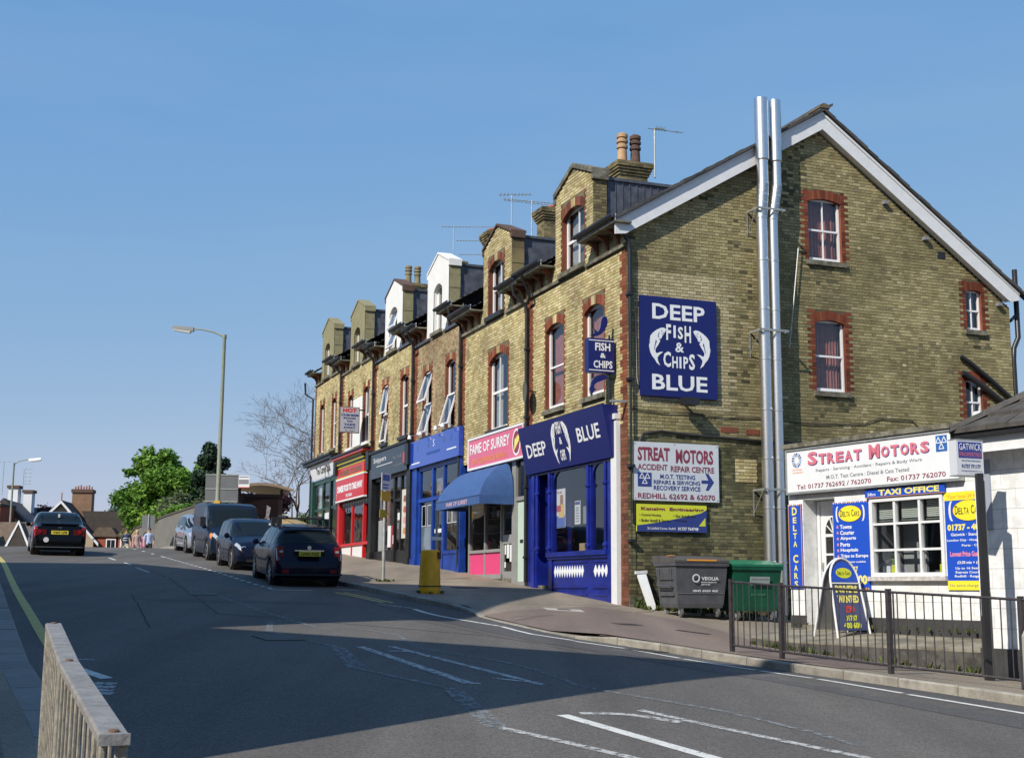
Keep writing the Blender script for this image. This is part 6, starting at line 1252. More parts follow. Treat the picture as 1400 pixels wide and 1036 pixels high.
# ---------------------------------------------------------------- bins
def wheelie(lab, x, y, rot, body_m, lid_m, decal, hgt=1.27):
    z = gz(x, y, .12); t = thing('wheeled_bin', lab, 'bin', (x, y, z), rot=(0, 0, rot), world=False); W_, D_ = 1.2, .92
    def sec(z, kx, ky): return [(-W_ / 2 * kx, -D_ / 2 * ky, z), (W_ / 2 * kx, -D_ / 2 * ky, z), (W_ / 2 * kx, D_ / 2 * ky, z), (-W_ / 2 * kx, D_ / 2 * ky, z)]
    mb = MB(); lv = [(.18, .84, .80), (.26, .88, .84), (.98, .985, .97), (1.10, 1.0, 1.0)]
    for q in lv: mb.v += sec(*q)
    for i in range(3):
        for k in range(4): mb.f.append([i * 4 + k, i * 4 + (k + 1) % 4, i * 4 + 4 + (k + 1) % 4, i * 4 + 4 + k])
    mb.f += [[3, 2, 1, 0], [12, 13, 14, 15]]; body = mb.build('body', body_m, t)
    mb = MB()
    for z_, k in ((1.02, 1.035), (1.1, 1.045)): mb.v += sec(z_, k, k)
    mb.v += sec(1.1, .9, .9); mb.f += [[0, 1, 5, 4], [1, 2, 6, 5], [2, 3, 7, 6], [3, 0, 4, 7], [0, 3, 2, 1], [4, 5, 9, 8], [5, 6, 10, 9], [6, 7, 11, 10], [7, 4, 8, 11]]; mb.build('rim', body_m, body)
    for k in range(5): xx = -.5 + .25 * k; 
    for z_ in (.42, .58, .74): MB().box(-W_ / 2 * .9 - .03 - (z_ - .3) * .06, -W_ / 2 * .9 - (z_ - .3) * .06 + .02, -.3, .3, z_, z_ + .015).build('rib', body_m, body)
    mb = MB(); n = 7; lid = []
    for i in range(n):
        u = i / (n - 1); yy = -D_ / 2 * 1.06 + D_ * 1.1 * u; zz = 1.11 + .13 * math.sin(math.pi * min(1, u * .9 + .1) * .62)
        mb.v += [(-W_ / 2 * 1.05, yy, zz), (W_ / 2 * 1.05, yy, zz), (-W_ / 2 * 1.05, yy, 1.09), (W_ / 2 * 1.05, yy, 1.09)]
    for i in range(n - 1): a = i * 4; mb.f += [[a, a + 1, a + 5, a + 4], [a + 2, a, a + 4, a + 6], [a + 1, a + 3, a + 7, a + 5]]
    mb.f += [[0, 2, 3, 1], [n * 4 - 4, n * 4 - 3, n * 4 - 1, n * 4 - 2]]; lid = mb.build('lid', lid_m, t)
    if decal == 'v': MB().box(-.35, .32, -D_ / 2 * 1.085, -D_ / 2 * 1.062, 1.12, 1.15).build('lid_strip', ORANGE, lid); MB().box(-.56, -.5, -.25, .0, 1.225, 1.235).build('lid_strip', ORANGE, lid)
    for sx in (-1, 1):
        h_ = MB().tube([(sx * .585, -.28, .62), (sx * .66, -.28, .62), (sx * .66, -.28, .95), (sx * .60, -.28, .95)], .014, 6); h_.tube([(sx * .585, .25, .62), (sx * .66, .25, .62), (sx * .66, .25, .95), (sx * .60, .25, .95)], .014, 6).tube([(sx * .66, -.28, .62), (sx * .66, .25, .62)], .014, 6); h_.build('handle', body_m, t)
        for sy in (-1, 1):
            c = MB(); cx, cy = sx * .42, sy * .30; c.box(cx - .045, cx + .045, cy - .05, cy + .05, .155, .19); c.box(cx - .034, cx - .026, cy - .03, cy + .03, .06, .16); c.box(cx + .026, cx + .034, cy - .03, cy + .03, .06, .16); c = c.build('caster', GALV, t)
            MB(Fr((cx, cy - .02, .085), (1, 0, 0), (0, 1, 0), (0, 0, 1))).lathe([(.05, -.022), (.085, -.02), (.085, .02), (.05, .022)], ax='x', n=16).build('wheel', mat('grey_rubber', (.10, .10, .10), .7), c, smooth=True)
    f = Fr((0, -D_ / 2 * .90 - .0, .62), (1, 0, 0), Vector((0, -.115, .993)), Vector((0, -.993, -.115)))
    if decal == 'v':
        mb = MB(f); [mb.prism([(-.14 + .085 * math.cos(t0), .16 + .085 * math.sin(t0)), (-.14 + .085 * math.cos(t1), .16 + .085 * math.sin(t1)), (-.14 + .062 * math.cos(t1), .16 + .062 * math.sin(t1)), (-.14 + .062 * math.cos(t0), .16 + .062 * math.sin(t0))], .028, .034) for t0, t1 in [(k * math.tau / 18, (k + 1) * math.tau / 18) for k in range(18)]]; mb.build('round_mark', LETW, body)
        text('VEOLIA', f, -.02, .38, .12, .19, LETW, body, .034, .03); text('ENVIRONMENTAL', f, -.02, .34, .065, .092, LETW, body, .032, .02); text('SERVICES', f, -.02, .19, .02, .047, LETW, body, .030, .02); text('0845 6060 460', f, -.2, .38, -.12, -.07, LETW, body, .022, .02)
        MB(f).box(-.55, .5, -.15, -.145, .015, .022).build('moulded_line', GALV, body)
    else:
        MB(f).box(-.2, .28, .1, .27, .032, .04).build('label_plate', mat('faded_label', (.32, .38, .36), .6), body); text('REIGATE & BANSTEAD', f, -.17, .25, .2, .235, LETG, body, .044, .01); text('01737 276000', f, -.15, .2, -.12, -.08, mat('faded_text', (.12, .3, .2), .6), body, .022, .02)
    return t
LWALL = mat('dirty_concrete_wall', (.085, .08, .07), .9, var=.35, vs=4, bump=.4, bs=30, stain=.4, sscale=3)
lw = MB()
for (x0, y0, z0), (x1, y1, z1) in zip(F_, F_[1:]):
    nx_, ny_ = -(y0 - y1), -(x1 - x0); L_ = math.hypot(nx_, ny_); nx_, ny_ = -abs(nx_) / L_ * .012, -abs(ny_) / L_ * .012
    lw.hexa([(x0 + nx_, y0 + ny_, G(x0, y0) + .05), (x1 + nx_, y1 + ny_, G(x1, y1) + .05), (x1, y1, G(x1, y1) + .05), (x0, y0, G(x0, y0) + .05), (x0 + nx_, y0 + ny_, z0 - .03), (x1 + nx_, y1 + ny_, z1 - .03), (x1, y1, z1 - .03), (x0, y0, z0 - .03)])
tag(lw.build('low_wall', LWALL), 'low dirty concrete wall edging the raised forecourt behind the railing', 'wall')
GRB = mat('dark_grey_plastic', (.085, .088, .098), .5, var=.25, vs=4, coords='obj'); GRL = mat('grey_brown_lid', (.085, .078, .075), .55, var=.25, coords='obj'); GNB = mat('green_plastic', (.006, .088, .045), .42, var=.3, vs=3, coords='obj'); GNL = mat('green_lid', (.015, .17, .09), .4, var=.2, coords='obj')
a = math.atan2(dG.y, dG.x); wheelie('dark grey VEOLIA wheeled bin against the gable wall', 3.72, 27.02, a, GRB, GRL, 'v'); wheelie('green wheeled bin beside the dark grey one', 4.93, 27.55, a + .05, GNB, GNL, 'g')
pk_ = MB(GF); c0, c1 = .52, .06; pk_.hexa([(.26, 1.0, c0 + .04), (.44, 1.0, c0 + .04), (.44, 1.0, c0), (.26, 1.0, c0), (.14, 1.93, c1 + .05), (.35, 1.95, c1 + .05), (.35, 1.95, c1 + .01), (.14, 1.93, c1 + .01)]); pk_ = pk_.build('white_board', WPAINT); tag(pk_, 'white painted board leaning against the gable wall beside the grey bin', 'board')
MB(GF).hexa([(.11, 1.92, c1 + .07), (.38, 1.94, c1 + .07), (.38, 1.94, c1), (.11, 1.92, c1), (.11, 1.98, c1 + .07), (.38, 2.0, c1 + .07), (.38, 2.0, c1), (.11, 1.98, c1)]).build('cap', WPAINT, pk_)
B('corner_plinth', GF, STONE, H1, (.0, .3, .9, 1.45, 0, .05))
# yellow litter bin
x, y = -1.78, 28.85; z = gz(x, y); t = thing('litter_bin', 'round yellow litter bin at the kerb edge', 'litter bin', (x, y, z)); YB = mat('scuffed_yellow_plastic', (.85, .40, .004), .5, var=.2, vs=7); f = Fr((x, y, z), (1, 0, 0), (0, 1, 0), (0, 0, 1))
MB(f).lathe([(.235, -.02), (.242, .02), (.242, .12), (.235, .14), (.24, .17), (.235, .19), (.215, .88), (.205, .92), (.16, .94), (.02, .945)], n=22).build('body', YB, t, smooth=True); MB(Fr(f(0, 0, 0), Vector((.85, .52, 0)).normalized(), Z, Vector((.52, -.85, 0)).normalized())).box(-.02, .16, .74, .89, .14, .205).build('aperture', mat('brown_flap', (.10, .035, .01), .7), t)
MB(f).lathe([(.252, .14), (.256, .15), (.252, .16)], n=22).build('band', BLACKP, t)
# parking sign pole and thin pole
x, y = -3.24, 33.3; z = gz(x, y); t = thing('parking_sign', 'grey pole with blue white and yellow parking plates by the kerb', 'sign pole', (x, y, z)); MB(Fr((x, y, 0), (1, 0, 0), (0, 1, 0), (0, 0, 1))).lathe([(.045, z - .05), (.045, z + .9), (.038, z + .95), (.038, 4.5)], n=12).build('pole', GALV, t, smooth=True)
f = Fr((x, y - .05, 0), Vector((.5, .87, 0)), Z, Vector((.87, -.5, 0))); B('plate', f, SIGNW, t, (-.2, .2, 4.05, 4.5, .03, .04)); B('plate_mark', f, mat('parking_blue', (.05, .15, .5), .5), t, (-.15, .15, 4.3, 4.46, .04, .043), (-.15, .12, 4.18, 4.22, .04, .043), (-.15, .1, 4.1, 4.14, .04, .043)); B('plate', f, mat('orange_yellow_plate', (.7, .42, .03), .5), t, (-.2, .2, 3.78, 4.03, .03, .04)); B('plate', f, mat('dull_yellow_plate', (.5, .4, .02), .5), t, (-.25, .02, 3.36, 3.56, .03, .04), (.05, .15, 3.44, 3.47, .03, .04))
x, y = -1.74, 30.5; z = gz(x, y); t = thing('thin_pole', 'thin grey pole with small white plate in front of the blue shop', 'sign pole', (x, y, z)); MB(Fr((x, y, 0), (1, 0, 0), (0, 1, 0), (0, 0, 1))).lathe([(.028, z - .05), (.028, 3.4)], n=10).build('pole', GALV, t, smooth=True); B('plate', Fr((x, y, 0), Vector((.87, .5, 0)), Z, Vector((.5, -.87, 0))), SIGNW, t, (-.14, .14, 2.7, 2.78, .03, .04))
# pavement A-board
th = R(30); f0 = Fr((5.34, 21.22, .86), Vector((math.cos(th), math.sin(th), 0)), Z, Vector((math.sin(th), -math.cos(th), 0))); t = thing('pavement_board', 'arched swing board reading DRIVERS WANTED outside the taxi office', 'A-board', tuple(f0.o))
for k, (c0, tl) in enumerate(((.27, -.2), (-.27, .2))):
    f = f0.at(0, 0, c0, tilt=tl); W = .31
    outer = [(-W - .05, 0), (-W + 0.0, .85)] + [(W * -math.cos(t_), .88 + .40 * math.sin(t_)) for t_ in np.linspace(0.05, math.pi - .05, 13)] + [(W, .85), (W + .05, 0)]
    mb = MB(f); mb.tube([(a_, b_, 0) for a_, b_ in outer], .018, 8); fr_ = mb.build('frame', WPAINT, t, smooth=True)
    pn = [(-W, .12), (W, .12), (W - .02, .86)] + [(W * math.cos(t_) * .95, .88 + .38 * math.sin(t_)) for t_ in np.linspace(0.05, math.pi - .05, 11)] + [(-W + .02, .86)]
    MB(f).prism(pn, -.012, .0).build('panel', ALU if k else mat('slate_blue_panel', (.045, .06, .17), .45), t)
    if k == 0:
        MB(f).prism([(-W * .9, .9), (W * .9, .9)] + [(W * math.cos(t_) * .88, .9 + .33 * math.sin(t_)) for t_ in np.linspace(0.1, math.pi - .1, 11)], .001, .006).build('header', DELTAB, t); MB(f).prism([(.17 * math.cos(t_), 1.04 + .085 * math.sin(t_)) for t_ in np.linspace(0, 6.0, 20)], .006, .01).build('oval', YELG, t); caps('DELTA CARS', f, -.14, .14, 1.01, 1.07, LETBK, t, .013, .01); MB(f).box(-W, W, .865, .885, -.01, .014).build('rail', WPAINT, t)
        for st, a_, b_, m_, h_ in (('DRIVERS', -.24, .72, LETY, .12), ('WANTED', -.23, .56, LETY, .12), ('£90', -.1, .40, REDP, .12), ('01737', -.13, .27, YELG, .09), ('400 600', -.19, .15, YELG, .1)): text(st, f, a_, -a_, b_, b_ + h_, m_, t, .006, .05)
# ---------------------------------------------------------------- vehicles
CGLASS = mat('car_glass', (.010, .014, .015), .05, spec=.22, coords='obj'); TYRE = mat('tyre_rubber', (.02, .02, .02), .85, coords='obj'); RIM = mat('alloy_rim', (.50, .51, .53), .3, metal=.25, coords='obj'); CBLK = mat('black_plastic_trim', (.015, .015, .017), .6, coords='obj')
REDL = mat('red_lamp_lens', (.22, .010, .014), .15, coords='obj'); CLRL = mat('clear_lamp_lens', (.55, .57, .6), .1, metal=.4, coords='obj'); AMBL = mat('amber_lamp_lens', (.75, .22, .02), .2, coords='obj'); PLY = mat('number_plate_yellow', (.70, .58, .05), .4, coords='obj'); PLW = mat('number_plate_white', (.7, .7, .7), .4, coords='obj'); CHR = mat('chrome', (.7, .72, .74), .15, metal=1, coords='obj')
def interp(tab, x):
    if x <= tab[0][0]: return tab[0][1]
    for (a, p), (b, q) in zip(tab, tab[1:]):
        if x <= b: t = (x - a) / (b - a); t = t * t * (3 - 2 * t) if False else t; return p + (q - p) * t
    return tab[-1][1]
class Car:
    """x runs from the tail (0) to the nose (L); the skin is a loft of cross-sections"""
    def __init__(s, L, W, top, belt, roofw, wheels, wr=.31, sill=.2, plan=None, ends=(.42, .40)):
        s.L, s.W, s.top, s.belt, s.roofw, s.wheels, s.wr, s.sill = L, W, top, belt, roofw, wheels, wr, sill
        s.plan = plan or [(0, .80), (.04, .9), (.14, .965), (.5, 1), (L - .9, 1), (L - .35, .94), (L - .1, .84), (L, .68)]
    def S(s, d, t):
        w = s.W / 2 * interp(s.plan, d); zt = interp(s.top, d); zb = s.sill + (.06 if d < .25 or d > s.L - .25 else 0)
        for wx in s.wheels:
            q = (s.wr + .055) ** 2 - (d - wx) ** 2
            if q > 0: zb = max(zb, s.wr + math.sqrt(q))
        be = min(interp(s.belt, d), zt - .03); wr_ = min(interp(s.roofw, d), 1) * w; gh = max(0, min(1, (zt - be - .05) / .3))
        zb2 = min(zb, be - .06)
        pts = [(w * .90, zb2), (w * .975, zb2 + .01), (w, zb2 + (be - zb2) * .28), (w * .998, zb2 + (be - zb2) * .62), (w * .975, be - .035 * min(1, (be - zb2) / .3)), (lerp(w * .93, w * .94, gh), be),
               (lerp(w * .80, lerp(w * .93, wr_, .5) + .018, gh), lerp(be + (zt - be) * .55, lerp(be, zt - .07, .55), gh)), (lerp(w * .68, wr_, gh), lerp(be + (zt - be) * .80, zt - .07, gh)), (lerp(w * .45, wr_ * .86, gh), lerp(be + (zt - be) * .95, zt - .018, gh)), (0, zt)]
        i = min(8, int(t)); k = t - i; a, b = pts[i], pts[i + 1]; return (d - s.L / 2, lerp(a[0], b[0], k), lerp(a[1], b[1], k))
    def body(s, m, par):
        ds = sorted(set(list(np.linspace(0, .5, 11)) + list(np.linspace(.5, s.L - .6, 46)) + list(np.linspace(s.L - .6, s.L, 12)))); mb = MB(); ts = [0, 1, 1.5, 2, 2.5, 3, 3.5, 4, 4.5, 5, 5.5, 6, 6.5, 7, 7.5, 8, 8.5, 9]
        n = 2 * len(ts) - 1
        for d in ds:
            P = [s.S(d, t) for t in ts]; mb.v += P + [(p[0], -p[1], p[2]) for p in P[-2::-1]]
        for i in range(len(ds) - 1):
            for k in range(n - 1): a = i * n + k; mb.f.append([a, a + n, a + n + 1, a + 1])
            mb.f.append([i * n, i * n + n - 1, (i + 1) * n + n - 1, (i + 1) * n])
        mb.f += [list(range(n)), list(range((len(ds) - 1) * n, len(ds) * n))[::-1]]
        mb.f = [f[::-1] for f in mb.f]; return mb.build('body', m, par, smooth=True)
    def patch(s, name, m, par, d0, d1, t0, t1, side=0, off=.006, nd=8, nt=5, d0t=None, d1t=None):
        """a panel following the skin; d0t/d1t shift the ends at the upper edge; side 0 spans the roof from side to side"""
        mb = MB(); rows = []
        for i in range(nd + 1):
            row = []
            tl = [lerp(t0, t1, k / nt) for k in range(nt + 1)]
            if side == 0: tl = tl + tl[::-1]
            for j, t in enumerate(tl):
                sg = side if side else (1 if j <= nt else -1); u = (t - t0) / max(t1 - t0, 1e-6)
                a, b = d0 + ((d0t or 0) * u), d1 + ((d1t or 0) * u); d = lerp(a, b, i / nd); e = .01
                p = Vector(s.S(d, t)); dx = Vector(s.S(d + e, t)) - Vector(s.S(d - e, t)); dt = Vector(s.S(d, min(9, t + .1))) - Vector(s.S(d, max(0, t - .1))); nn = dx.cross(dt)
                if nn.length < 1e-9: nn = Vector((0, 0, 1))
                nn.normalize(); 
                if nn.y < 0 and abs(nn.y) > .2 or (abs(nn.y) <= .2 and nn.z < 0): nn = -nn
                p = p + nn * off; row.append((p.x, p.y * sg, p.z))
            rows.append(row)
        w = len(rows[0])
        for r in rows: mb.v += r
        for i in range(nd):
            for k in range(w - 1): mb.f.append([i * w + k, (i + 1) * w + k, (i + 1) * w + k + 1, i * w + k + 1][::1 if side < 0 else -1])
        return mb.build(name, m, par, smooth=True)
    def wheel(s, wx, sg, par):
        y = sg * (s.W / 2 - .11); f = Fr((wx - s.L / 2, y, s.wr), (1, 0, 0), (0, 1, 0), (0, 0, 1)); r = s.wr
        w = MB(f).lathe([(r * .6, -.09), (r * .96, -.1), (r, -.07), (r, .07), (r * .96, .1), (r * .66, .098)], ax='y', n=24).build('wheel', TYRE, par, smooth=True)
        rm = MB(f); o = sg * .085; rm.lathe([(r * .66, -.06), (r * .66, .092 * 1), (r * .6, .096)] if sg > 0 else [(r * .6, -.096), (r * .66, -.092), (r * .66, .06)], ax='y', n=20)
        rm = rm.build('rim', RIM, w, smooth=True); mb = MB(f); mb.lathe([(r * .58, o - .02), (r * .58, o - .012)], ax='y', n=16); mb.build('brake_shade', CBLK, w)
        mb = MB(f)
        for k in range(7):
            a = k * math.tau / 7; c, q = math.cos(a), math.sin(a); n = (-q, c)
            P = [(c * r * .12 - n[0] * .02, q * r * .12 - n[1] * .02), (c * r * .62 - n[0] * .03, q * r * .62 - n[1] * .03), (c * r * .62 + n[0] * .03, q * r * .62 + n[1] * .03), (c * r * .12 + n[0] * .02, q * r * .12 + n[1] * .02)]
            y0, y1 = sorted((o, sg * .1)); mb.hexa([(P[j][0], y0, P[j][1]) for j in range(4)] + [(P[j][0], y1, P[j][1]) for j in range(4)])
        mb.lathe([(r * .16, min(o, sg * .105)), (r * .16, max(o, sg * .105))], ax='y', n=10); mb.build('spokes', RIM, w)
def place(t, x, y, hx, hy, L):
    h = Vector((hx, hy, 0)).normalized(); a = Vector((x, y)) - Vector((h.x, h.y)) * 1.3; b = Vector((x, y)) + Vector((h.x, h.y)) * 1.3; za, zb = G(*a), G(*b)
    f = Vector((b.x - a.x, b.y - a.y, zb - za)).normalized(); l = Z.cross(f).normalized(); u = f.cross(l); m = Matrix.Identity(4)
    for j in range(3): m[j][0], m[j][1], m[j][2] = f[j], l[j], u[j]
    m.translation = (x, y, (za + zb) / 2 + .004); t.matrix_world = m; t.location = m.translation; t.rotation_euler = m.to_euler()
def car_common(c, t, paint, side_win, ws, rw, doors, mirror_d, plate_r, plate_f, txt, glass=CGLASS):
    b = c.body(paint, t)
    MB().box(-c.L / 2 + .3, c.L / 2 - .3, -c.W / 2 + .2, c.W / 2 - .2, .16, .5).build('underside', CBLK, t)
    for wx in c.wheels:
        for sg in (-1, 1): MB(Fr((wx - c.L / 2, sg * (c.W / 2 - .16), c.wr), (1, 0, 0), (0, 1, 0), (0, 0, 1))).lathe([(c.wr + .06, -.14), (c.wr + .06, .11)] if sg > 0 else [(c.wr + .06, -.11), (c.wr + .06, .14)], ax='y', n=20).build('wheel_arch', CBLK, t); c.wheel(wx, sg, t)
    for sg in (-1, 1):
        for a, q, s0, s1 in side_win: c.patch('side_window', glass, t, a, q, 5.12, 6.85, sg, .005, d0t=s0, d1t=s1)
        for a, q in doors: d = c.patch('door', paint, t, a + .006, q - .006, 1.25, 4.95, sg, .0035, nd=10, nt=8); c.patch('handle', paint, d, a + .08, a + .24, 3.95, 4.2, sg, .03, nd=3, nt=2); c.patch('rubbing_strip', CBLK, d, a + .01, q - .01, 2.55, 2.75, sg, .012, nd=3, nt=1)
        m = c.S(mirror_d, 5.0); mm = MB(Fr((m[0], sg * (m[1] + .10), m[2] + .07), (1, 0, 0), (0, 1, 0), (0, 0, 1))); mm.lathe([(.03, -.06), (.075, -.045), (.085, 0), (.075, .05), (.04, .07)], ax='x', n=12); mm.box(-.02, .02, -.12 if sg > 0 else 0, 0 if sg > 0 else .12, -.06, -.02); mm.build('door_mirror', paint, t, smooth=True)
    if ws: c.patch('windscreen', glass, t, ws[0], ws[1], 6.0, 9, 0, .005, nd=10)
    if rw: c.patch('rear_window', glass, t, rw[0], rw[1], 6.1, 9, 0, .005, nd=10)
    if plate_r: z = plate_r; MB().box(-c.L / 2 - .02, -c.L / 2 + .12, -.26, .26, z - .055, z + .055).build('number_plate', PLY, t); text(txt, Fr((-c.L / 2 - .021, 0, z), (0, -1, 0), (0, 0, 1), (-1, 0, 0)), -.22, .22, -.035, .035, CBLK, t, .002, .03)
    if plate_f: z = plate_f; MB().box(c.L / 2 - .1, c.L / 2 + .012, -.26, .26, z - .055, z + .055).build('number_plate', PLW, t)
    return b
NAVY = mat('navy_metallic_paint', (.004, .005, .020), .25, metal=.0, coat=.08, spec=.2, coords='obj'); NAVY2 = mat('dark_blue_metallic_paint', (.004, .006, .018), .25, metal=.0, coat=.08, spec=.2, coords='obj'); VANB = mat('slate_blue_van_paint', (.006, .010, .022), .3, metal=.0, coat=.08, spec=.2, coords='obj'); SILV = mat('silver_metallic_paint', (.42, .44, .47), .3, metal=.6, coat=1., coords='obj'); BLKC = mat('black_car_paint', (.003, .003, .004), .2, coat=.1, spec=.2, coords='obj')
# dark blue hatchback seen from behind, roof bars on top
t = thing('parked_car', 'dark blue hatchback with empty roof bars, seen from behind', 'car', rot=(0, 0, 0), group='vehicles parked along the shops', world=False)
c = Car(4.28, 1.70, [(0, .52), (.03, .60), (.08, .66), (.12, .70), (.16, .90), (.22, .99), (.38, 1.20), (.56, 1.37), (.70, 1.42), (1.1, 1.45), (1.8, 1.48), (2.35, 1.46), (2.75, 1.34), (3.35, 1.0), (3.5, .95), (3.9, .84), (4.15, .70), (4.28, .52)], [(0, .9), (.2, .98), (2.5, .93), (3.3, .90), (4.28, .7)], [(0, .86), (.3, .76), (.6, .71), (2.4, .70), (3.3, .84)], [.78, 3.40], wr=.31)
car_common(c, t, NAVY, [(.70, 1.08, .06, 0), (1.14, 2.02, 0, 0), (2.10, 2.98, 0, -.42)], (2.5, 3.30), (.26, .57), [(1.12, 2.06), (2.08, 3.05)], 2.95, .80, None, 'LD05 FGZ')
xr = -c.L / 2
for sg in (-1, 1):
    lens = c.patch('tail_light', REDL, t, .09, .26, 3.5, 5.3, sg, .008, nt=6); c.patch('lamp_lens', CLRL, lens, .1, .2, 4.2, 4.6, sg, .012)
    MB().box(xr - .005, xr + .1, *sorted((sg * .5, sg * .66)), .34, .42).build('reflector', REDL, t)
    MB().box(xr + .11, xr + .18, *sorted((sg * .62, sg * .75)), .72, .97).build('tail_light', REDL, t); MB().box(xr + .10, xr + .12, *sorted((sg * .64, sg * .72)), .82, .87).build('lamp_lens', CLRL, t)
MB().box(xr + .1, xr + .16, -.36, .36, .855, .885).build('chrome_strip', CHR, t); MB().box(xr + .115, xr + .2, -.38, .38, .70, .85).build('plate_recess', NAVY, t); MB().box(xr + .075, xr + .13, -.26, .26, .735, .845).build('number_plate', PLY, t); text('LD05 FGZ', Fr((xr + .074, 0, .79), (0, -1, 0), (0, 0, 1), (-1, 0, 0)), -.23, .23, -.036, .036, CBLK, t, .002, .03)
MB(Fr((xr + .15, 0, .94), (1, 0, 0), (0, 1, 0), (0, 0, 1))).lathe([(.05, -.03), (.05, -.005)], ax='x', n=14).build('round_badge', CHR, t); MB().box(xr - .01, xr + .1, -.8, .8, .28, .32).build('bumper_line', CBLK, t); MB().box(xr + .46, xr + .54, -.62, .62, 1.40, 1.43).build('spoiler', NAVY, t)
for d in (1.15, 2.05):
    rb_ = MB(); rb_.box(xr + d - .02, xr + d + .02, -.66, .66, 1.60, 1.63)
    rb_ = rb_.build('roof_bar', CBLK, t)
    for sg in (-1, 1): MB().box(xr + d - .05, xr + d + .05, sg * .60 - .05, sg * .60 + .05, 1.40, 1.62).build('bar_foot', CBLK, rb_)
MB().box(xr + 1.0, xr + 2.2, .40, .46, 1.63, 1.68).build('cycle_rail', CBLK, t); MB().box(xr + 1.0, xr + 2.2, -.5, -.44, 1.63, 1.68).build('cycle_rail', CBLK, t)
MB().tube([(xr + .6, 0, 1.43), (xr + .45, 0, 1.75)], .006, 5).build('aerial', CBLK, t); MB().tube([(xr + .28, .05, 1.06), (xr + .29, -.5, 1.09)], .012, 5).build('rear_wiper', CBLK, t)
place(t, -5.58, 33.7, -.33, .944, c.L)
# dark blue hatchback facing down the hill
t = thing('parked_car', 'dark blue small hatchback facing the camera between van and roof-bar car', 'car', rot=(0, 0, 0), group='vehicles parked along the shops', world=False)
c = Car(3.95, 1.66, [(0, .5), (.05, .68), (.1, .95), (.35, 1.3), (.5, 1.42), (1.2, 1.47), (1.9, 1.46), (2.25, 1.38), (2.95, .98), (3.1, .93), (3.6, .82), (3.85, .66), (3.95, .5)], [(0, .9), (2.6, .9), (3.1, .86), (3.95, .66)], [(0, .86), (.4, .8), (2, .78), (2.9, .84)], [.72, 3.18], wr=.30)
car_common(c, t, NAVY2, [(.5, .95, .06, 0), (1.02, 1.85, 0, 0), (1.92, 2.66, 0, -.36)], (2.28, 2.92), (.2, .42), [(.98, 1.88), (1.9, 2.72)], 2.62, None, .38, '')
for sg in (-1, 1): h_ = c.patch('headlight', CLRL, t, 3.50, 3.85, 3.9, 5.3, sg, .010, nt=6); MB(Fr((3.70 - c.L / 2, sg * .56, .63), (1, 0, 0), (0, 1, 0), (0, 0, 1))).lathe([(.07, .05), (.075, .12), (.05, .15)], ax='x', n=12).build('lamp_lens', CHR, h_, smooth=True)
MB().box(c.L / 2 - .05, c.L / 2 + .005, -.5, .5, .25, .33).build('air_intake', CBLK, t); MB().box(c.L / 2 - .12, c.L / 2 - .01, -.35, .35, .52, .60).build('grille', CBLK, t); MB().box(c.L / 2 - 1.05, c.L / 2 - 1.0, .3, .5, 1.3, 1.36).build('tax_disc', PLW, t)
place(t, -7.85, 39.6, .36, -.933, c.L)
# large dark blue van
t = thing('parked_van', 'slate blue panel van with its orange indicator showing, parked nose downhill', 'van', rot=(0, 0, 0), group='vehicles parked along the shops', world=False)
c = Car(4.75, 1.90, [(0, .6), (.03, 1.5), (.1, 1.84), (.3, 1.92), (2.6, 1.93), (3.0, 1.87), (3.25, 1.72), (3.8, 1.2), (3.95, 1.1), (4.5, .94), (4.68, .78), (4.75, .55)], [(0, 1.08), (3.2, 1.08), (4.0, 1.0), (4.75, .74)], [(0, .93), (3.0, .88), (3.8, .88)], [.95, 3.85], wr=.33, plan=[(0, .95), (.1, .985), (.5, 1), (3.9, 1), (4.45, .94), (4.66, .84), (4.75, .7)])
car_common(c, t, VANB, [(2.62, 3.5, 0, -.40)], (3.14, 3.82), None, [(2.56, 3.5), (1.5, 2.5)], 3.45, None, .42, '')
for sg in (-1, 1):
    c.patch('headlight', CLRL, t, 4.32, 4.66, 4.3, 5.8, sg, .010, nt=6); c.patch('indicator', AMBL, t, 4.22, 4.46, 3.6, 5.0, sg, .014, nt=4); m = c.S(3.42, 5.2); MB().box(m[0] - .08, m[0] + .08, *sorted((sg * (m[1] + .06), sg * (m[1] + .24))), m[2] + .02, m[2] + .34).build('tall_mirror', CBLK, t)
MB().box(c.L / 2 - .12, c.L / 2 + .01, -.72, .72, .3, .5).build('bumper', CBLK, t); MB().box(c.L / 2 - .18, c.L / 2 - .02, -.45, .45, .62, .76).build('grille', CBLK, t); MB().box(.6, .9, .72, .74, 1.78, 1.8).build('roof_seam', CBLK, t)
place(t, -9.95, 45.8, .37, -.929, c.L)
# silver car
t = thing('parked_car', 'silver hatchback parked behind the slate blue van', 'car', rot=(0, 0, 0), group='vehicles parked along the shops', world=False)
c = Car(4.1, 1.72, [(0, .5), (.05, .7), (.1, .95), (.4, 1.28), (.6, 1.4), (1.3, 1.46), (2.0, 1.45), (2.4, 1.35), (3.05, .98), (3.2, .93), (3.7, .80), (4.0, .64), (4.1, .5)], [(0, .9), (2.6, .88), (3.1, .86), (4.1, .64)], [(0, .86), (.4, .78), (2, .76), (3, .84)], [.75, 3.3], wr=.30)
car_common(c, t, SILV, [(.6, 1.0, .06, 0), (1.05, 1.9, 0, 0), (1.97, 2.78, 0, -.38)], (2.42, 3.02), (.2, .5), [(1.0, 1.93), (1.95, 2.8)], 2.7, None, .38, '')
for sg in (-1, 1): c.patch('headlight', CLRL, t, 3.6, 3.98, 4.2, 6.0, sg, .010, nt=6)
place(t, -12.05, 51.0, .38, -.925, c.L)
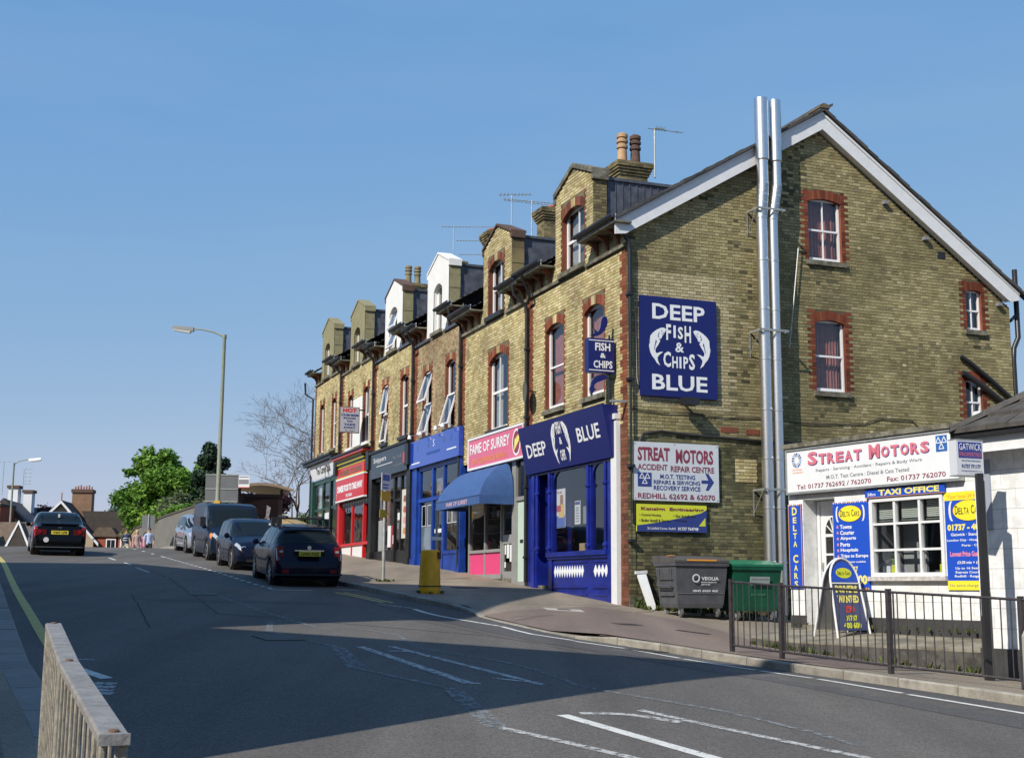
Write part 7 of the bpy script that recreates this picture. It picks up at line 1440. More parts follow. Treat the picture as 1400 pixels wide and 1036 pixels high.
# black saloon on the left
def saloon(lab, grp=None):
    t = thing('saloon_car', lab, 'car', rot=(0, 0, 0), group=grp, world=False)
    c = Car(4.42, 1.73, [(0, .55), (.04, .66), (.10, .90), (.16, 1.0), (.55, 1.02), (.8, 1.10), (1.2, 1.33), (1.45, 1.41), (2.2, 1.42), (2.65, 1.33), (3.3, .98), (3.45, .93), (4.0, .82), (4.3, .66), (4.42, .5)], [(0, .92), (.5, .96), (2.6, .92), (3.3, .88), (4.42, .64)], [(0, .9), (.8, .82), (1.4, .76), (2.4, .76), (3.2, .84)], [.85, 3.55], wr=.315)
    car_common(c, t, BLKC, [(1.15, 1.5, .1, 0), (1.55, 2.3, 0, 0), (2.37, 3.1, 0, -.40)], (2.68, 3.28), (.74, 1.26), [(1.5, 2.34), (2.36, 3.1)], 3.0, None, None, '')
    xr = -c.L / 2
    for sg in (-1, 1): l_ = c.patch('tail_light', REDL, t, .05, .3, 3.4, 5.6, sg, .012, nt=6); MB().box(xr + .04, xr + .14, *sorted((sg * .42, sg * .74)), .68, .86).build('tail_light', mat('dark_red_lens', (.10, .01, .012), .15, coords='obj'), t); MB(Fr((xr + .05, sg * .63, .78), (1, 0, 0), (0, 1, 0), (0, 0, 1))).lathe([(.06, -.03), (.07, -.01), (.07, .0)], ax='x', n=12).build('lamp_lens', REDL, t)
    MB().box(xr + .04, xr + .12, -.27, .27, .70, .82).build('number_plate', PLY, t); text('Y437 LPB', Fr((xr + .039, 0, .76), (0, -1, 0), (0, 0, 1), (-1, 0, 0)), -.23, .23, -.036, .036, CBLK, t, .002, .03)
    MB().box(xr + .12, xr + .26, -.6, .6, 1.0, 1.05).build('boot_spoiler', BLKC, t); MB(Fr((xr - .0, .42, .52), (1, 0, 0), (0, 1, 0), (0, 0, 1))).lathe([(.085, -.012), (.085, .0)], ax='x', n=16).build('round_sticker', PLW, t); MB().box(xr - .01, xr + .1, -.75, .75, .27, .30).build('bumper_line', CHR, t); MB().box(xr + .09, xr + .12, -.06, .06, .9, .94).build('badge', CHR, t)
    MB().box(xr + .95, xr + 1.02, -.02, .04, 1.24, 1.36).build('window_sticker', PLW, t)
    return t
t = saloon('black saloon car with round white sticker driving away on the left'); place(t, -15.75, 45.2, -.375, .927, 4.42)
# ---------------------------------------------------------------- street lamps, bus stop, back-to-front signs
LAMPM = mat('pale_green_lamp_column', (.25, .28, .22), .6, var=.15); LHEAD = mat('lamp_head_grey', (.12, .13, .13), .5)
def lamp(lab, x, y, ztop, rot, reach=1.6, head_m=LHEAD, r=.07):
    z = gz(x, y); t = thing('street_lamp', lab, 'street lamp', (x, y, z), group='street lamps along the road'); f = Fr((x, y, 0), (math.cos(rot), math.sin(rot), 0), (-math.sin(rot), math.cos(rot), 0), (0, 0, 1))
    MB(f).lathe([(r * 1.5, z - .1), (r * 1.5, z + 1.3), (r * 1.05, z + 1.5), (r * .8, ztop - .2), (r, ztop - .15), (r, ztop)], n=12).build('column', LAMPM, t, smooth=True)
    MB(f).tube([(0, 0, ztop - .08), (reach * .35, 0, ztop + .12), (reach * .75, 0, ztop + .22), (reach, 0, ztop + .24)], [.04, .035, .03, .03], 8).build('bracket_arm', LAMPM, t, smooth=True)
    mb = MB(f); x0 = reach - .02; mb.hexa([(x0, -.09, ztop + .13), (x0 + .85, -.10, ztop + .25), (x0 + .85, .10, ztop + .25), (x0, .09, ztop + .13), (x0, -.05, ztop + .30), (x0 + .80, -.06, ztop + .37), (x0 + .80, .06, ztop + .37), (x0, .05, ztop + .30)]); hd = mb.build('lamp_head', head_m, t)
    mb = MB(f); mb.hexa([(x0 + .15, -.08, ztop + .06), (x0 + .78, -.085, ztop + .17), (x0 + .78, .085, ztop + .17), (x0 + .15, .08, ztop + .06), (x0 + .1, -.085, ztop + .14), (x0 + .82, -.095, ztop + .243), (x0 + .82, .095, ztop + .243), (x0 + .1, .085, ztop + .14)]); mb.build('lamp_bowl', mat('lamp_bowl_clear', (.5, .5, .48), .3), hd)
    return t
l1 = lamp('tall grey green street lamp leaning its head left above the parked van', -11.3, 50, 11.35, R(178), 1.25, r=.085); B('yellow_band', Fr((-11.3, 50, 0), (1, 0, 0), (0, 1, 0), (0, 0, 1)), mat('yellow_band', (.6, .35, .03), .6), l1, (-.11, .11, -.11, .11, 4.45, 4.85))
lamp('distant street lamp at the far left with its head pointing right', -34.6, 90, 10.0, R(5), 1.0, SIGNW, .075)
lamp('distant lamp head showing over the green hedge', -31.5, 112, 9.0, R(175), .8, SIGNW, .06)
x, y = -11.55, 50.8; z = gz(x, y); t = thing('road_sign', 'large grey back of a road sign behind the tall lamp column', 'road sign', (x, y, z)); f = Fr((x, y, 0), (1, .1, 0), Z, (.1, -1, 0)); SGB = mat('sign_back_grey', (.13, .14, .15), .6, var=.1)
B('sign_plate', f, SGB, t, (-.42, .84, 4.85, 5.95, 0, .03)); B('stiffener', f, GALV, t, (-.42, .84, 5.35, 5.39, .03, .05), (-.42, .84, 4.86, 4.9, .03, .05), (-.42, .84, 5.9, 5.94, .03, .05)); MB(f).tube([(.5, z, -.03), (.5, 5.95, -.03)], .04, 8).build('post', GALV, t, smooth=True); MB(f).tube([(-.2, z, -.03), (-.2, 5.95, -.03)], .04, 8).build('post', GALV, t, smooth=True)
x, y = -10.95, 51.5; z = gz(x, y); t = thing('bus_stop', 'white bus stop post with a small flag beside the shelter', 'bus stop', (x, y, z)); f = Fr((x, y, 0), (1, 0, 0), Z, (0, -1, 0)); MB(f).tube([(0, z, 0), (0, 6.0, 0)], .075, 10).build('post', UPVC, t, smooth=True); B('flag', f, SIGNW, t, (.1, .55, 5.5, 5.95, -.02, .02)); B('flag_panel', f, LETG, t, (.13, .52, 5.62, 5.8, .02, .024), (.13, .52, 5.88, 5.92, .02, .024)); B('flag_edge', f, REDP, t, (.1, .55, 5.47, 5.5, -.02, .02))
x, y = -19.32, 69.5; z = G(x, y); t = thing('road_sign', 'small grey back of a road sign on a pole by the walking people', 'road sign', (x, y, z)); f = Fr((x, y, 0), (1, 0, 0), Z, (0, -1, 0)); B('sign_plate', f, SGB, t, (-.36, .32, 4.62, 5.32, 0, .03)); MB(f).tube([(0, z, .05), (0, 5.4, .05)], .04, 8).build('post', GALV, t, smooth=True)
# bus shelter
u_ = Vector((-.38, .925, 0)).normalized(); wv = Z.cross(u_) * -1; BS = Fr((-9.45, 53.4, 0), u_, Vector((u_.y, -u_.x, 0)), Z)  # a: along the kerb, b: towards the shops
x, y = -9.9, 54.5; z = gz(x, y); t = thing('bus_shelter', 'dark bus shelter with curved pale roof and poster panel', 'bus shelter', (x, y, z)); DKF = mat('dark_brown_frame', (.010, .008, .008), .5)
for a in (0, 1.3, 2.6, 3.9):
    for b in (-1.25,): MB(BS).box(a - .04, a + .04, b - .04, b + .04, z, z + 2.25).build('post', DKF, t)
for b in (-1.72, .0): MB(BS).box(-.05, .05, b - .05, b + .05, z, z + 2.4).build('post', DKF, t)
mb = MB(BS); n = 8
for i in range(n):
    t0, t1 = i / n, (i + 1) / n; b0, b1 = -2.2 + 2.6 * t0, -2.2 + 2.6 * t1; h0, h1 = 2.22 + .36 * math.sin(math.pi * (t0 * .8 + .08)), 2.22 + .36 * math.sin(math.pi * (t1 * .8 + .08))
    mb.poly([(-.35, b0, z + h0), (4.2, b0, z + h0), (4.2, b1, z + h1), (-.35, b1, z + h1)]); mb.poly([(-.35, b0, z + h0 + .03), (-.35, b1, z + h1 + .03), (4.2, b1, z + h1 + .03), (4.2, b0, z + h0 + .03)]); mb.poly([(-.35, b0, z + h0 - .05), (-.35, b1, z + h1 - .05), (-.35, b1, z + h1 + .06), (-.35, b0, z + h0 + .06)])
mb.build('roof', mat('translucent_tan_roof', (.30, .24, .17), .5, var=.2), t); 
pnl = MB(BS).box(-.04, .04, -1.66, -.05, z + .25, z + 2.2).build('poster_case', DKF, t); MB(BS).box(-.05, -.041, -1.56, -.14, z + .4, z + 2.08).build('poster', mat('dark_photo_poster', (.014, .009, .010), .35, spec=.2, var=.6, vs=2.2), pnl)
mb = MB(BS); mb.poly([(-.054, -.72, z + .5), (-.054, -.5, z + .45), (-.054, -.42, z + 1.0), (-.054, -.5, z + 1.3), (-.054, -.43, z + 1.65), (-.054, -.6, z + 1.75), (-.054, -.62, z + 1.3), (-.054, -.75, z + 1.1)]); mb.build('poster_figure', mat('poster_smoke', (.30, .30, .33), .6, var=.7, vs=9), pnl)
MB(BS).box(.1, 3.9, -1.27, -1.24, z + .3, z + 2.1).build('glass', GLASSD, t); MB(BS).box(.4, 3.6, -1.1, -.8, z + .5, z + .55).build('seat', REDP, t); MB(BS).box(-.05, 4.0, -1.3, -1.2, z + 2.1, z + 2.2).build('beam', DKF, t); MB(BS).box(-.05, .05, -1.3, .05, z + 2.1, z + 2.2).build('beam', DKF, t)
# ---------------------------------------------------------------- the four walkers
SKIN = mat('skin', (.50, .28, .20), .6)
def person(lab, x, y, face, hgt, shirt, legs, hair_m, pose=0, female=False, extra=None):
    z = G(x, y) + .02; t = thing('person', lab, 'person', (x, y, z), rot=(0, 0, face), group='people walking down the far pavement', world=False); k = hgt / 1.72; sh = .19 if not female else .165
    V = [(0, 0, .95, .125), (0, 0, 1.12, .115 if not female else .10), (0, 0, 1.32, .135), (0, 0, 1.44, .09), (.01, 0, 1.52, .05), (.02, 0, 1.60, .075), (.02, 0, 1.69, .075)]
    E_ = [(0, 1), (1, 2), (2, 3), (3, 4), (4, 5), (5, 6)]
    for sg in (-1, 1):
        st = .16 * sg * (1 if pose else -1); b = len(V)
        V += [(0, sg * .09, .88, .095), (st * .5 + .03, sg * .10, .50, .065), (st, sg * .10, .10, .042), (st + .08, sg * .10, .05, .045), (st + .18, sg * .11, .035, .03)]; E_ += [(0, b), (b, b + 1), (b + 1, b + 2), (b + 2, b + 3), (b + 3, b + 4)]
        b = len(V); sw = -st; ex = .12 if pose == 2 and sg > 0 else 0
        V += [(0, sg * sh, 1.40, .055), (sw * .3 - .02, sg * (sh + .05), 1.13, .042), (sw * .9 + .05 + ex, sg * (sh + .04), .90 + ex, .030), (sw * 1.0 + .08 + ex * 1.2, sg * (sh + .03), .83 + ex, .032)]; E_ += [(3, b), (b, b + 1), (b + 1, b + 2), (b + 2, b + 3)]
        h = b + 3
        for q, (dx, dz, L) in enumerate(((.02, 0, .05), (.007, -.01, .07), (-.007, -.01, .075), (-.02, 0, .065), (.03, .03, .045))):
            hx, hy, hz, _ = V[h]; V.append((hx + dx, hy, hz - .04 + dz, .009)); V.append((hx + dx * 1.2, hy - sg * .012, hz - .04 - L + dz, .007)); m = len(V); E_ += [(h, m - 2), (m - 2, m - 1)]
    me = bpy.data.meshes.new('body'); me.from_pydata([(a * k, b * k, c_ * k) for a, b, c_, _ in V], E_, []); ob = bpy.data.objects.new('body', me); col.objects.link(ob)
    sm = ob.modifiers.new('s', 'SKIN'); me.skin_vertices  # radii below
    for i, v in enumerate(V): sv = me.skin_vertices[0].data[i]; sv.radius = (v[3] * k * .92, v[3] * k); sv.use_root = i == 0
    sub = ob.modifiers.new('d', 'SUBSURF'); sub.levels = 1; dg = bpy.context.evaluated_depsgraph_get(); nm = bpy.data.meshes.new_from_object(ob.evaluated_get(dg)); bpy.data.objects.remove(ob)
    ob = bpy.data.objects.new('body', nm); col.objects.link(ob); ob.parent = t; nm.materials.clear()
    for m in (SKIN, shirt, legs, CBLK): nm.materials.append(m)
    for p in nm.polygons:
        cz = p.center.z / k; cy = abs(p.center.y) / k; arm = cy > sh - .01 and cz < 1.42 and (cz > .7); mi = 0
        if cz < .09: mi = 3
        elif arm: mi = 1 if cz > 1.12 else 0
        elif cz < .96: mi = 2
        elif cz < 1.46: mi = 1
        p.material_index = mi; p.use_smooth = True
    hd = MB(Fr((.02 * k, 0, 1.645 * k), (1, 0, 0), (0, 1, 0), (0, 0, 1)))
    hd.lathe([(.02, -.02), (.085, -.01), (.092, .04), (.075, .085), (.03, .108)] if not female else [(.06, -.13), (.09, -.08), (.098, 0), (.09, .06), (.06, .1), (.02, .115)], (-.022, 0, 0), n=14); hd.build('hair', hair_m, t, smooth=True)
    fc = MB(Fr((.02 * k, 0, 1.645 * k), (1, 0, 0), (0, 1, 0), (0, 0, 1))); fc.hexa([(.06, -.012, -.035), (.085, -.01, -.03), (.085, .01, -.03), (.06, .012, -.035), (.06, -.006, .01), (.068, -.005, .01), (.068, .005, .01), (.06, .006, .01)]); fc.build('nose', SKIN, t)
    for sg in (-1, 1): MB(Fr((.02 * k + .066, sg * .028, 1.655 * k), (1, 0, 0), (0, 1, 0), (0, 0, 1))).lathe([(.004, -.006), (.009, 0), (.004, .006)], ax='x', n=8).build('eye', CBLK, t)
    MB(Fr((.02 * k + .068, 0, 1.585 * k), (1, 0, 0), (0, 1, 0), (0, 0, 1))).box(-.004, .004, -.022, .022, -.004, .004).build('mouth', mat('lips', (.35, .12, .1), .6), t)
    return t
STR = mat('navy_shirt', (.03, .04, .09), .8, coords='obj'); CREAM = mat('cream_trousers', (.55, .52, .40), .8, coords='obj'); LBL_ = mat('light_blue_shirt', (.35, .45, .65), .8, coords='obj'); PKT = mat('dusty_pink_top', (.38, .25, .27), .8, var=.3, vs=20, coords='obj'); PKB = mat('magenta_dress', (.50, .16, .32), .8, coords='obj'); DKT = mat('dark_trousers', (.02, .02, .025), .8, coords='obj'); HB1 = mat('brown_hair', (.07, .045, .03), .7, coords='obj'); HB2 = mat('blond_hair', (.45, .35, .2), .7, coords='obj')
fa = -math.pi / 2 + .25
p1 = person('man in navy top with white stripes and cream trousers, leftmost of the walkers', -20.03, 68, fa, 1.75, STR, CREAM, HB1, 1)
for zz in (1.28, 1.16): MB(Fr((0, 0, zz), (1, 0, 0), (0, 1, 0), (0, 0, 1))).lathe([(.165, -.015), (.168, .015)], n=16).build('shirt_stripe', SIGNW, p1, smooth=True)
p2 = person('blond woman in dusty pink with a shoulder bag, second walker from the left', -19.42, 67.8, fa, 1.66, PKT, PKT, HB2, 2, True)
bg_ = thing('shoulder_bag', 'pinkish shoulder bag hanging at the side of the blond woman', 'bag', (-19.7, 67.75, G(-19.7, 67.75) + .8)); MB(Fr((-19.68, 67.7, G(-19.7, 67.7) + .85), (1, 0, 0), (0, 1, 0), (0, 0, 1))).hexa([(-.04, -.12, 0), (.04, -.12, 0), (.04, .12, 0), (-.04, .12, 0), (-.03, -.10, .26), (.03, -.10, .26), (.03, .10, .26), (-.03, .10, .26)]).build('bag_body', mat('bag_pink', (.45, .25, .25), .7), bg_)
person('woman in magenta half hidden behind the man in light blue', -19.35, 69.0, fa, 1.62, PKB, PKB, HB1, 1, True)
person('man in light blue shirt and dark trousers, rightmost of the walkers', -18.85, 68, fa, 1.78, LBL_, DKT, HB1, 2)
# ---------------------------------------------------------------- off-frame houses on the near side: they throw the long shadows over the road
GB = mat('plain_brown_brick_wall', (.26, .16, .10), .9, var=.25, vs=8, bump=.4, bs=60); GR_ = mat('brown_tile_roof', (.10, .06, .045), .85, var=.3, vs=9, bump=.5, bs=30)
def plain_house(lab, A, u, wlen, dep, he, hr, gable_front=True, ap=.5):
    """A: ground corner, u: along the front, house body lies to the left of u; heights above datum"""
    u = Vector((*u, 0)).normalized(); n = Vector((-u.y, u.x, 0)); f = Fr((*A, 0), u, n, Z); t = thing('house', lab, 'house', (*A, G(*A)), group='houses standing on the near side out of the picture'); z0 = min(G(*A), G(*tuple((Vector((*A, 0)) + u * wlen).to_2d()))) - .5
    mb = MB(f)
    if gable_front:
        P = [(0, z0), (wlen, z0), (wlen, he), (wlen * ap, hr), (0, he)]; g = Fr(f.o, u, Z, -n); MB(g).prism(P, -dep, 0).build('wall', GB, t)
        for a, b in ((0, wlen * ap), (wlen, wlen * ap)):
            s = -1 if a == 0 else 1; q = [(a + s * .3, he - .25), (b, hr + .02), (b, hr + .17), (a + s * .3, he - .10)]; MB(g).prism(q if a else q, -dep - .2, .25).build('roof', GR_, t)
    else:
        MB(f).box(0, wlen, 0, dep, z0, he).build('wall', GB, t); g = Fr(f.o, n, Z, u); q = [(-.3, he - .05), (dep / 2, hr), (dep + .3, he - .05)]; MB(g).prism(q, -.0 - 0, wlen).build('roof', GR_, t)
    g = Fr(f.o, u, Z, -n)
    for k in range(int(wlen / 2.6)):
        for zz in (z0 + 1.6, z0 + 4.6):
            a = 1 + k * 2.6; w = MB(g).box(a, a + 1.1, zz, zz + 1.5, -.05, .02).build('window', UPVC, t); MB(g).box(a + .08, a + 1.02, zz + .08, zz + 1.42, .021, .03).build('pane', CGLASS, w)
    return t
S1 = Vector((SX, SY)) / math.hypot(SX, SY); cot = 1 / math.tan(R(SUN_EL))
def caster(sx, sy, h): k = (h - G(sx, sy)) * cot; return (sx - S1.x * k, sy - S1.y * k)
T1 = caster(4.15, 17.9, 11.0); T2 = caster(-4.4, 19.45, 11.0); d1 = (Vector(T1) - Vector(T2)); plain_house('brown brick house with hipped roof behind the camera to the left', tuple(Vector(T2)), tuple(d1), d1.length, 7, 11.0, 11.3, False) if False else None
# first block: eaves edge from T1 back to T2, body away from the street
u = Vector(T2) - Vector(T1); t = thing('house', 'tall brick block behind the camera on the near pavement', 'house', (*T1, G(*T1)), group='houses standing on the near side out of the picture')
back = -S1 * 9 + u.normalized() * 1.2; q = [Vector(T1), Vector(T2), Vector(T2) + back + u.normalized() * 5, Vector(T1) + back]; mb = MB()
for h_ in (-1, 11.0): mb.v += [(p.x, p.y, h_) for p in q]
mb.f = [[0, 1, 2, 3], [7, 6, 5, 4], [0, 4, 5, 1], [1, 5, 6, 2], [2, 6, 7, 3], [3, 7, 4, 0]]; mb.build('wall', GB, t)
# second: gable house facing the street
he, hr = 11.4, 15.3; E1 = Vector(caster(-1.2, 23.3, he)); Rr = Vector(caster(.5, 31.7, hr)); E2 = Vector(caster(-2.1, 30.4, he)); uu = E2 - E1
plain_house('gabled brick house up the near side of the road', tuple(E1), tuple(uu), uu.length, 10, he, hr, True, .80)
# third: terrace continuing up the hill
A3 = Vector(caster(-2.2, 30.9, 11.4)); B3 = Vector(caster(-11.3, 39.9, 11.9)); u3 = B3 - A3; plain_house('long brick terrace further up the near side', tuple(A3), tuple(u3), u3.length, 9, 11.5, 13.0, False)
# ---------------------------------------------------------------- boundary wall beyond the shops
WALLB = mat('tan_rubble_brick', (.30, .23, .12), .9, var=.35, vs=6, bump=.6, bs=30); WALLC = mat('grey_rendered_wall', (.15, .145, .13), .9, var=.15, vs=2)
def wall_run(lab, pts, th, m, capm, name='boundary_wall'):
    t = thing(name, lab, 'wall', (pts[0][0], pts[0][1], pts[0][2])); mb = MB(); cp_ = MB()
    for (x0, y0, z0, h0), (x1, y1, z1, h1) in zip(pts, pts[1:]):
        d = Vector((x1 - x0, y1 - y0)).normalized(); n = Vector((-d.y, d.x)) * th
        mb.hexa([(x0, y0, z0), (x1, y1, z1), (x1 - n.x, y1 - n.y, z1), (x0 - n.x, y0 - n.y, z0), (x0, y0, h0), (x1, y1, h1), (x1 - n.x, y1 - n.y, h1), (x0 - n.x, y0 - n.y, h0)])
        cp_.hexa([(x0 + n.x * .15, y0 + n.y * .15, h0), (x1 + n.x * .15, y1 + n.y * .15, h1), (x1 - n.x * 1.15, y1 - n.y * 1.15, h1), (x0 - n.x * 1.15, y0 - n.y * 1.15, h0), (x0 + n.x * .15, y0 + n.y * .15, h0 + .1), (x1 + n.x * .15, y1 + n.y * .15, h1 + .1), (x1 - n.x * 1.15, y1 - n.y * 1.15, h1 + .1), (x0 - n.x * 1.15, y0 - n.y * 1.15, h0 + .1)])
    mb.build('wall_face', m, t); cp_.build('coping', capm, t); return t
wall_run('grey rendered retaining wall rising behind the silver car', [(-21.2, 74.9, 2.5, 4.85), (-18.9, 72.0, 2.6, 5.35), (-14.8, 66, 2.7, 5.9)], .3, WALLC, mat('dark_coping', (.08, .07, .06), .9))
wall_run('tan brick end of the retaining wall beside the walking people', [(-23.1, 79.0, 2.4, 4.0), (-21.25, 75, 2.5, 4.85)], .35, WALLB, mat('dark_coping', (.08, .07, .06), .9))
wall_run('tan brick wall behind the bus shelter and shops', [(-14.7, 65.9, 2.8, 5.55), (-11.6, 62, 2.9, 5.2), (-9.2, 60.0, 2.9, 4.3), (-8.7, 59, 2.9, 4.3)], .35, WALLB, WALLB)
# ---------------------------------------------------------------- foliage
def leaf_mat(name, c, c2, isl=.35, trans=.25):
    m = mat(name, c, .6, isl=isl, spec=.3, coords='pos', c2=c2, vs=.9); b = m.node_tree.nodes['Principled BSDF']
    n, l = m.node_tree.nodes, m.node_tree.links; tr = n.new('ShaderNodeBsdfTranslucent'); src = b.inputs['Base Color'].links[0].from_socket; l.new(src, tr.inputs[0]); x = n.new('ShaderNodeMixShader'); x.inputs[0].default_value = trans; l.new(b.outputs[0], x.inputs[1]); l.new(tr.outputs[0], x.inputs[2]); l.new(x.outputs[0], n['Material Output'].inputs[0]); return m
def crown(cl, n, size, m, par, name='crown', droop=0):
    """leaves gathered on the shells of many clumps; cl: (x, y, z, radius, flatness)"""
    cl = np.array(cl, float); w = cl[:, 3] ** 2; idx = np.random.choice(len(cl), n, p=w / w.sum()); C_ = cl[idx]; d = np.random.normal(size=(n, 3)); d /= np.linalg.norm(d, axis=1)[:, None]
    r = C_[:, 3] * (.35 + .65 * np.random.rand(n) ** .45) * (1 + .18 * np.random.normal(size=n)); P = C_[:, :3] + d * r[:, None] * np.stack([np.ones(n), np.ones(n), C_[:, 4]], 1)
    a = np.random.normal(size=(n, 3)); a[:, 2] *= .5; a /= np.linalg.norm(a, axis=1)[:, None]; b = np.cross(a, np.random.normal(size=(n, 3)) * .6 + d); b /= np.linalg.norm(b, axis=1)[:, None]; s = size * (.6 + .8 * np.random.rand(n))[:, None]
    v = np.stack([P - a * s, P + b * s * .5, P + a * s - np.array([0, 0, droop]) * s, P - b * s * .5], 1).reshape(-1, 3); o_ = ORG.get(par.name, Vector()); v -= np.array(o_)
    me = bpy.data.meshes.new(name); me.vertices.add(4 * n); me.vertices.foreach_set('co', v.ravel()); me.loops.add(4 * n); me.loops.foreach_set('vertex_index', np.arange(4 * n)); me.polygons.add(n); me.polygons.foreach_set('loop_start', np.arange(0, 4 * n, 4)); me.update(calc_edges=True); me.materials.append(m)
    o = bpy.data.objects.new(name, me); col.objects.link(o); o.parent = par; return o
BARK = mat('grey_brown_bark', (.10, .08, .06), .9, var=.3, vs=8)
def clumps(cx, cy, cz, rx, ry, rz, n, r0, r1, fl=.75, seed=0):
    rs = np.random.RandomState(seed); out = []
    for _ in range(n):
        d = rs.normal(size=3); d /= np.linalg.norm(d); k = rs.rand() ** .33; out.append((cx + d[0] * rx * k, cy + d[1] * ry * k, cz + d[2] * rz * k, rs.uniform(r0, r1), fl))
    return out
def tree(name, lab, x, y, cl, n, size, m, th=.18, top=None, limbs=5, group=None, droop=0):
    z = G(x, y); t = thing(name, lab, 'tree', (x, y, z), group=group); cz = np.mean([c[2] for c in cl]); 
    MB().tube([(x, y, z - .3), (x + .05, y, z + (cz - z) * .5), (x, y, cz + .5)], [th, th * .75, th * .3], 9).build('trunk', BARK, t, smooth=True)
    for k in range(limbs): c = cl[k % len(cl)]; MB().tube([(x, y, z + (cz - z) * (.4 + .08 * k)), (lerp(x, c[0], .5), lerp(y, c[1], .5), lerp(z + (cz - z) * .6, c[2], .6)), tuple(c[:3])], [th * .45, th * .3, th * .1], 6).build('limb', BARK, t, smooth=True)
    crown(cl, n, size, m, t, droop=droop); return t
LG1 = leaf_mat('bright_spring_leaf', (.16, .30, .04), (.10, .21, .03)); LG2 = leaf_mat('mid_green_leaf', (.075, .15, .03), (.11, .17, .05)); LG3 = leaf_mat('conifer_needle', (.018, .045, .025), (.03, .06, .03), trans=.08); LG4 = leaf_mat('grey_green_shrub_leaf', (.17, .19, .11), (.10, .14, .05)); LPU = leaf_mat('purple_plum_leaf', (.10, .035, .05), (.07, .03, .04)); LDK = leaf_mat('distant_dark_leaf', (.045, .075, .055), (.06, .085, .06), trans=.1); LYG = leaf_mat('yellow_green_leaf', (.20, .30, .03), (.12, .22, .03))
cl = clumps(-23.3, 88, 8.5, 2.6, 2.2, 1.9, 30, .7, 1.15, .85, 1) + clumps(-24.0, 88, 10.0, 1.1, 1.2, .8, 9, .5, .8, .85, 2) + clumps(-25.1, 88, 6.9, 1.5, 1.4, 1.4, 12, .6, .95, .8, 3) + clumps(-22.0, 87, 6.8, 2.6, 1.4, 1.7, 18, .7, 1.1, .8, 9) + clumps(-20.7, 88, 8.0, .9, 1.0, 1.7, 10, .6, .9, .85, 41) + [(-25.9, 88, 9.2, .45, .6)]
tree('broadleaf_tree', 'large bright green spring tree above the hedge behind the wall', -23.5, 88, cl, 48000, .15, LG1, .25)
cl = clumps(-22.8, 82, 4.6, 1.4, 1.0, 1.6, 18, .45, .75, .8, 4) + clumps(-21.3, 80, 4.6, 1.6, 1.0, 1.3, 16, .5, .8, .8, 5); tree('leafy_bush', 'yellow green bushes behind the walking people', -23.0, 81, cl, 16000, .12, LYG, .1)
cl = clumps(-19.6, 79, 6.0, 1.9, 1.2, 1.1, 14, .45, .8, .8, 6) + clumps(-16.9, 76, 5.9, 1.4, .9, 1.0, 10, .4, .7, .8, 7); tree('leafy_bush', 'grey green flowering shrub under the big spring tree', -18.6, 78, cl, 9000, .11, LG4, .1)
cl = clumps(-18.2, 73.5, 5.3, 2.0, .8, .7, 12, .35, .6, .8, 8); tree('leafy_bush', 'low green bush spilling over the grey wall', -18.2, 73.8, cl, 5000, .10, LG1, .08)
cl = []
rs = np.random.RandomState(3)
for k in range(100): h_ = rs.rand(); r = 1.4 * (1 - h_) ** .6 + .05; a_ = rs.rand() * 6.28; cl.append((-19.1 + r * math.cos(a_) * .95, 82 + r * math.sin(a_) * .8, 3.6 + h_ * 6.9, .55 * (1 - h_ * .45), .9))
cl += [(-19.2, 82, 10.4, .25, 1.2), (-18.2, 82, 9.3, .4, 1), (-17.9, 82, 7.8, .5, 1)]
tree('conifer_tree', 'dark green conifer rising behind the road sign', -19.0, 82, cl, 30000, .13, LG3, .16, limbs=2, droop=.5)
cl = clumps(-14.2, 72, 6.2, 1.7, 1.0, .95, 12, .4, .7, .8, 12); tree('plum_tree', 'reddish purple shrub between the bus stop and shelter', -14.0, 72, cl, 6000, .1, LPU, .1)
cl = clumps(-15.6, 71, 5.6, 1.6, .8, .6, 9, .4, .6, .8, 13); tree('leafy_bush', 'mid green bush under the reddish shrub', -15.6, 71.2, cl, 4000, .1, LG2, .08)
cl = clumps(-9.7, 61.6, 4.6, .75, .6, .65, 12, .3, .5, .9, 14); tree('leafy_bush', 'clipped dark green bush between bus shelter and last shop', -9.8, 61.6, cl, 5000, .07, LG2, .08)
cl = clumps(-8.5, 63.6, 5.2, 1.6, .8, .5, 8, .35, .55, .8, 15); tree('leafy_bush', 'low green hedge top behind the clipped bush', -10.8, 64.0, cl, 3500, .08, LG2, .08)
for i, (x, y, z, r, n, lab) in enumerate(((-40.5, 140, 8.6, 2.2, 14, 'dark pine clump far beyond the gabled house'), (-43.8, 142, 7.6, 1.9, 10, 'smaller dark tree left of the far pines'), (-37.6, 138, 7.0, 2.2, 12, 'hazy green tree right of the far pines'))): tree('distant_tree', lab, x, y, clumps(x, y, z, r * 1.3, r, r * .8, n, .6, 1.3, .7, 20 + i), 3500, .28, LDK, .2, group='trees far beyond the houses')
tree('distant_tree', 'purple leaved tree between the white and gabled houses', -38.3, 105, clumps(-38.3, 105, 7.0, 1.5, 1, .8, 9, .4, .8, .8, 31), 4000, .12, LPU, .15)
tree('distant_tree', 'dark trees closing the view behind the tile hung dormers', -33.0, 118, clumps(-33.0, 118, 5.5, 2.6, 1.5, 1.6, 14, .6, 1.2, .8, 33), 5000, .2, LDK, .2)
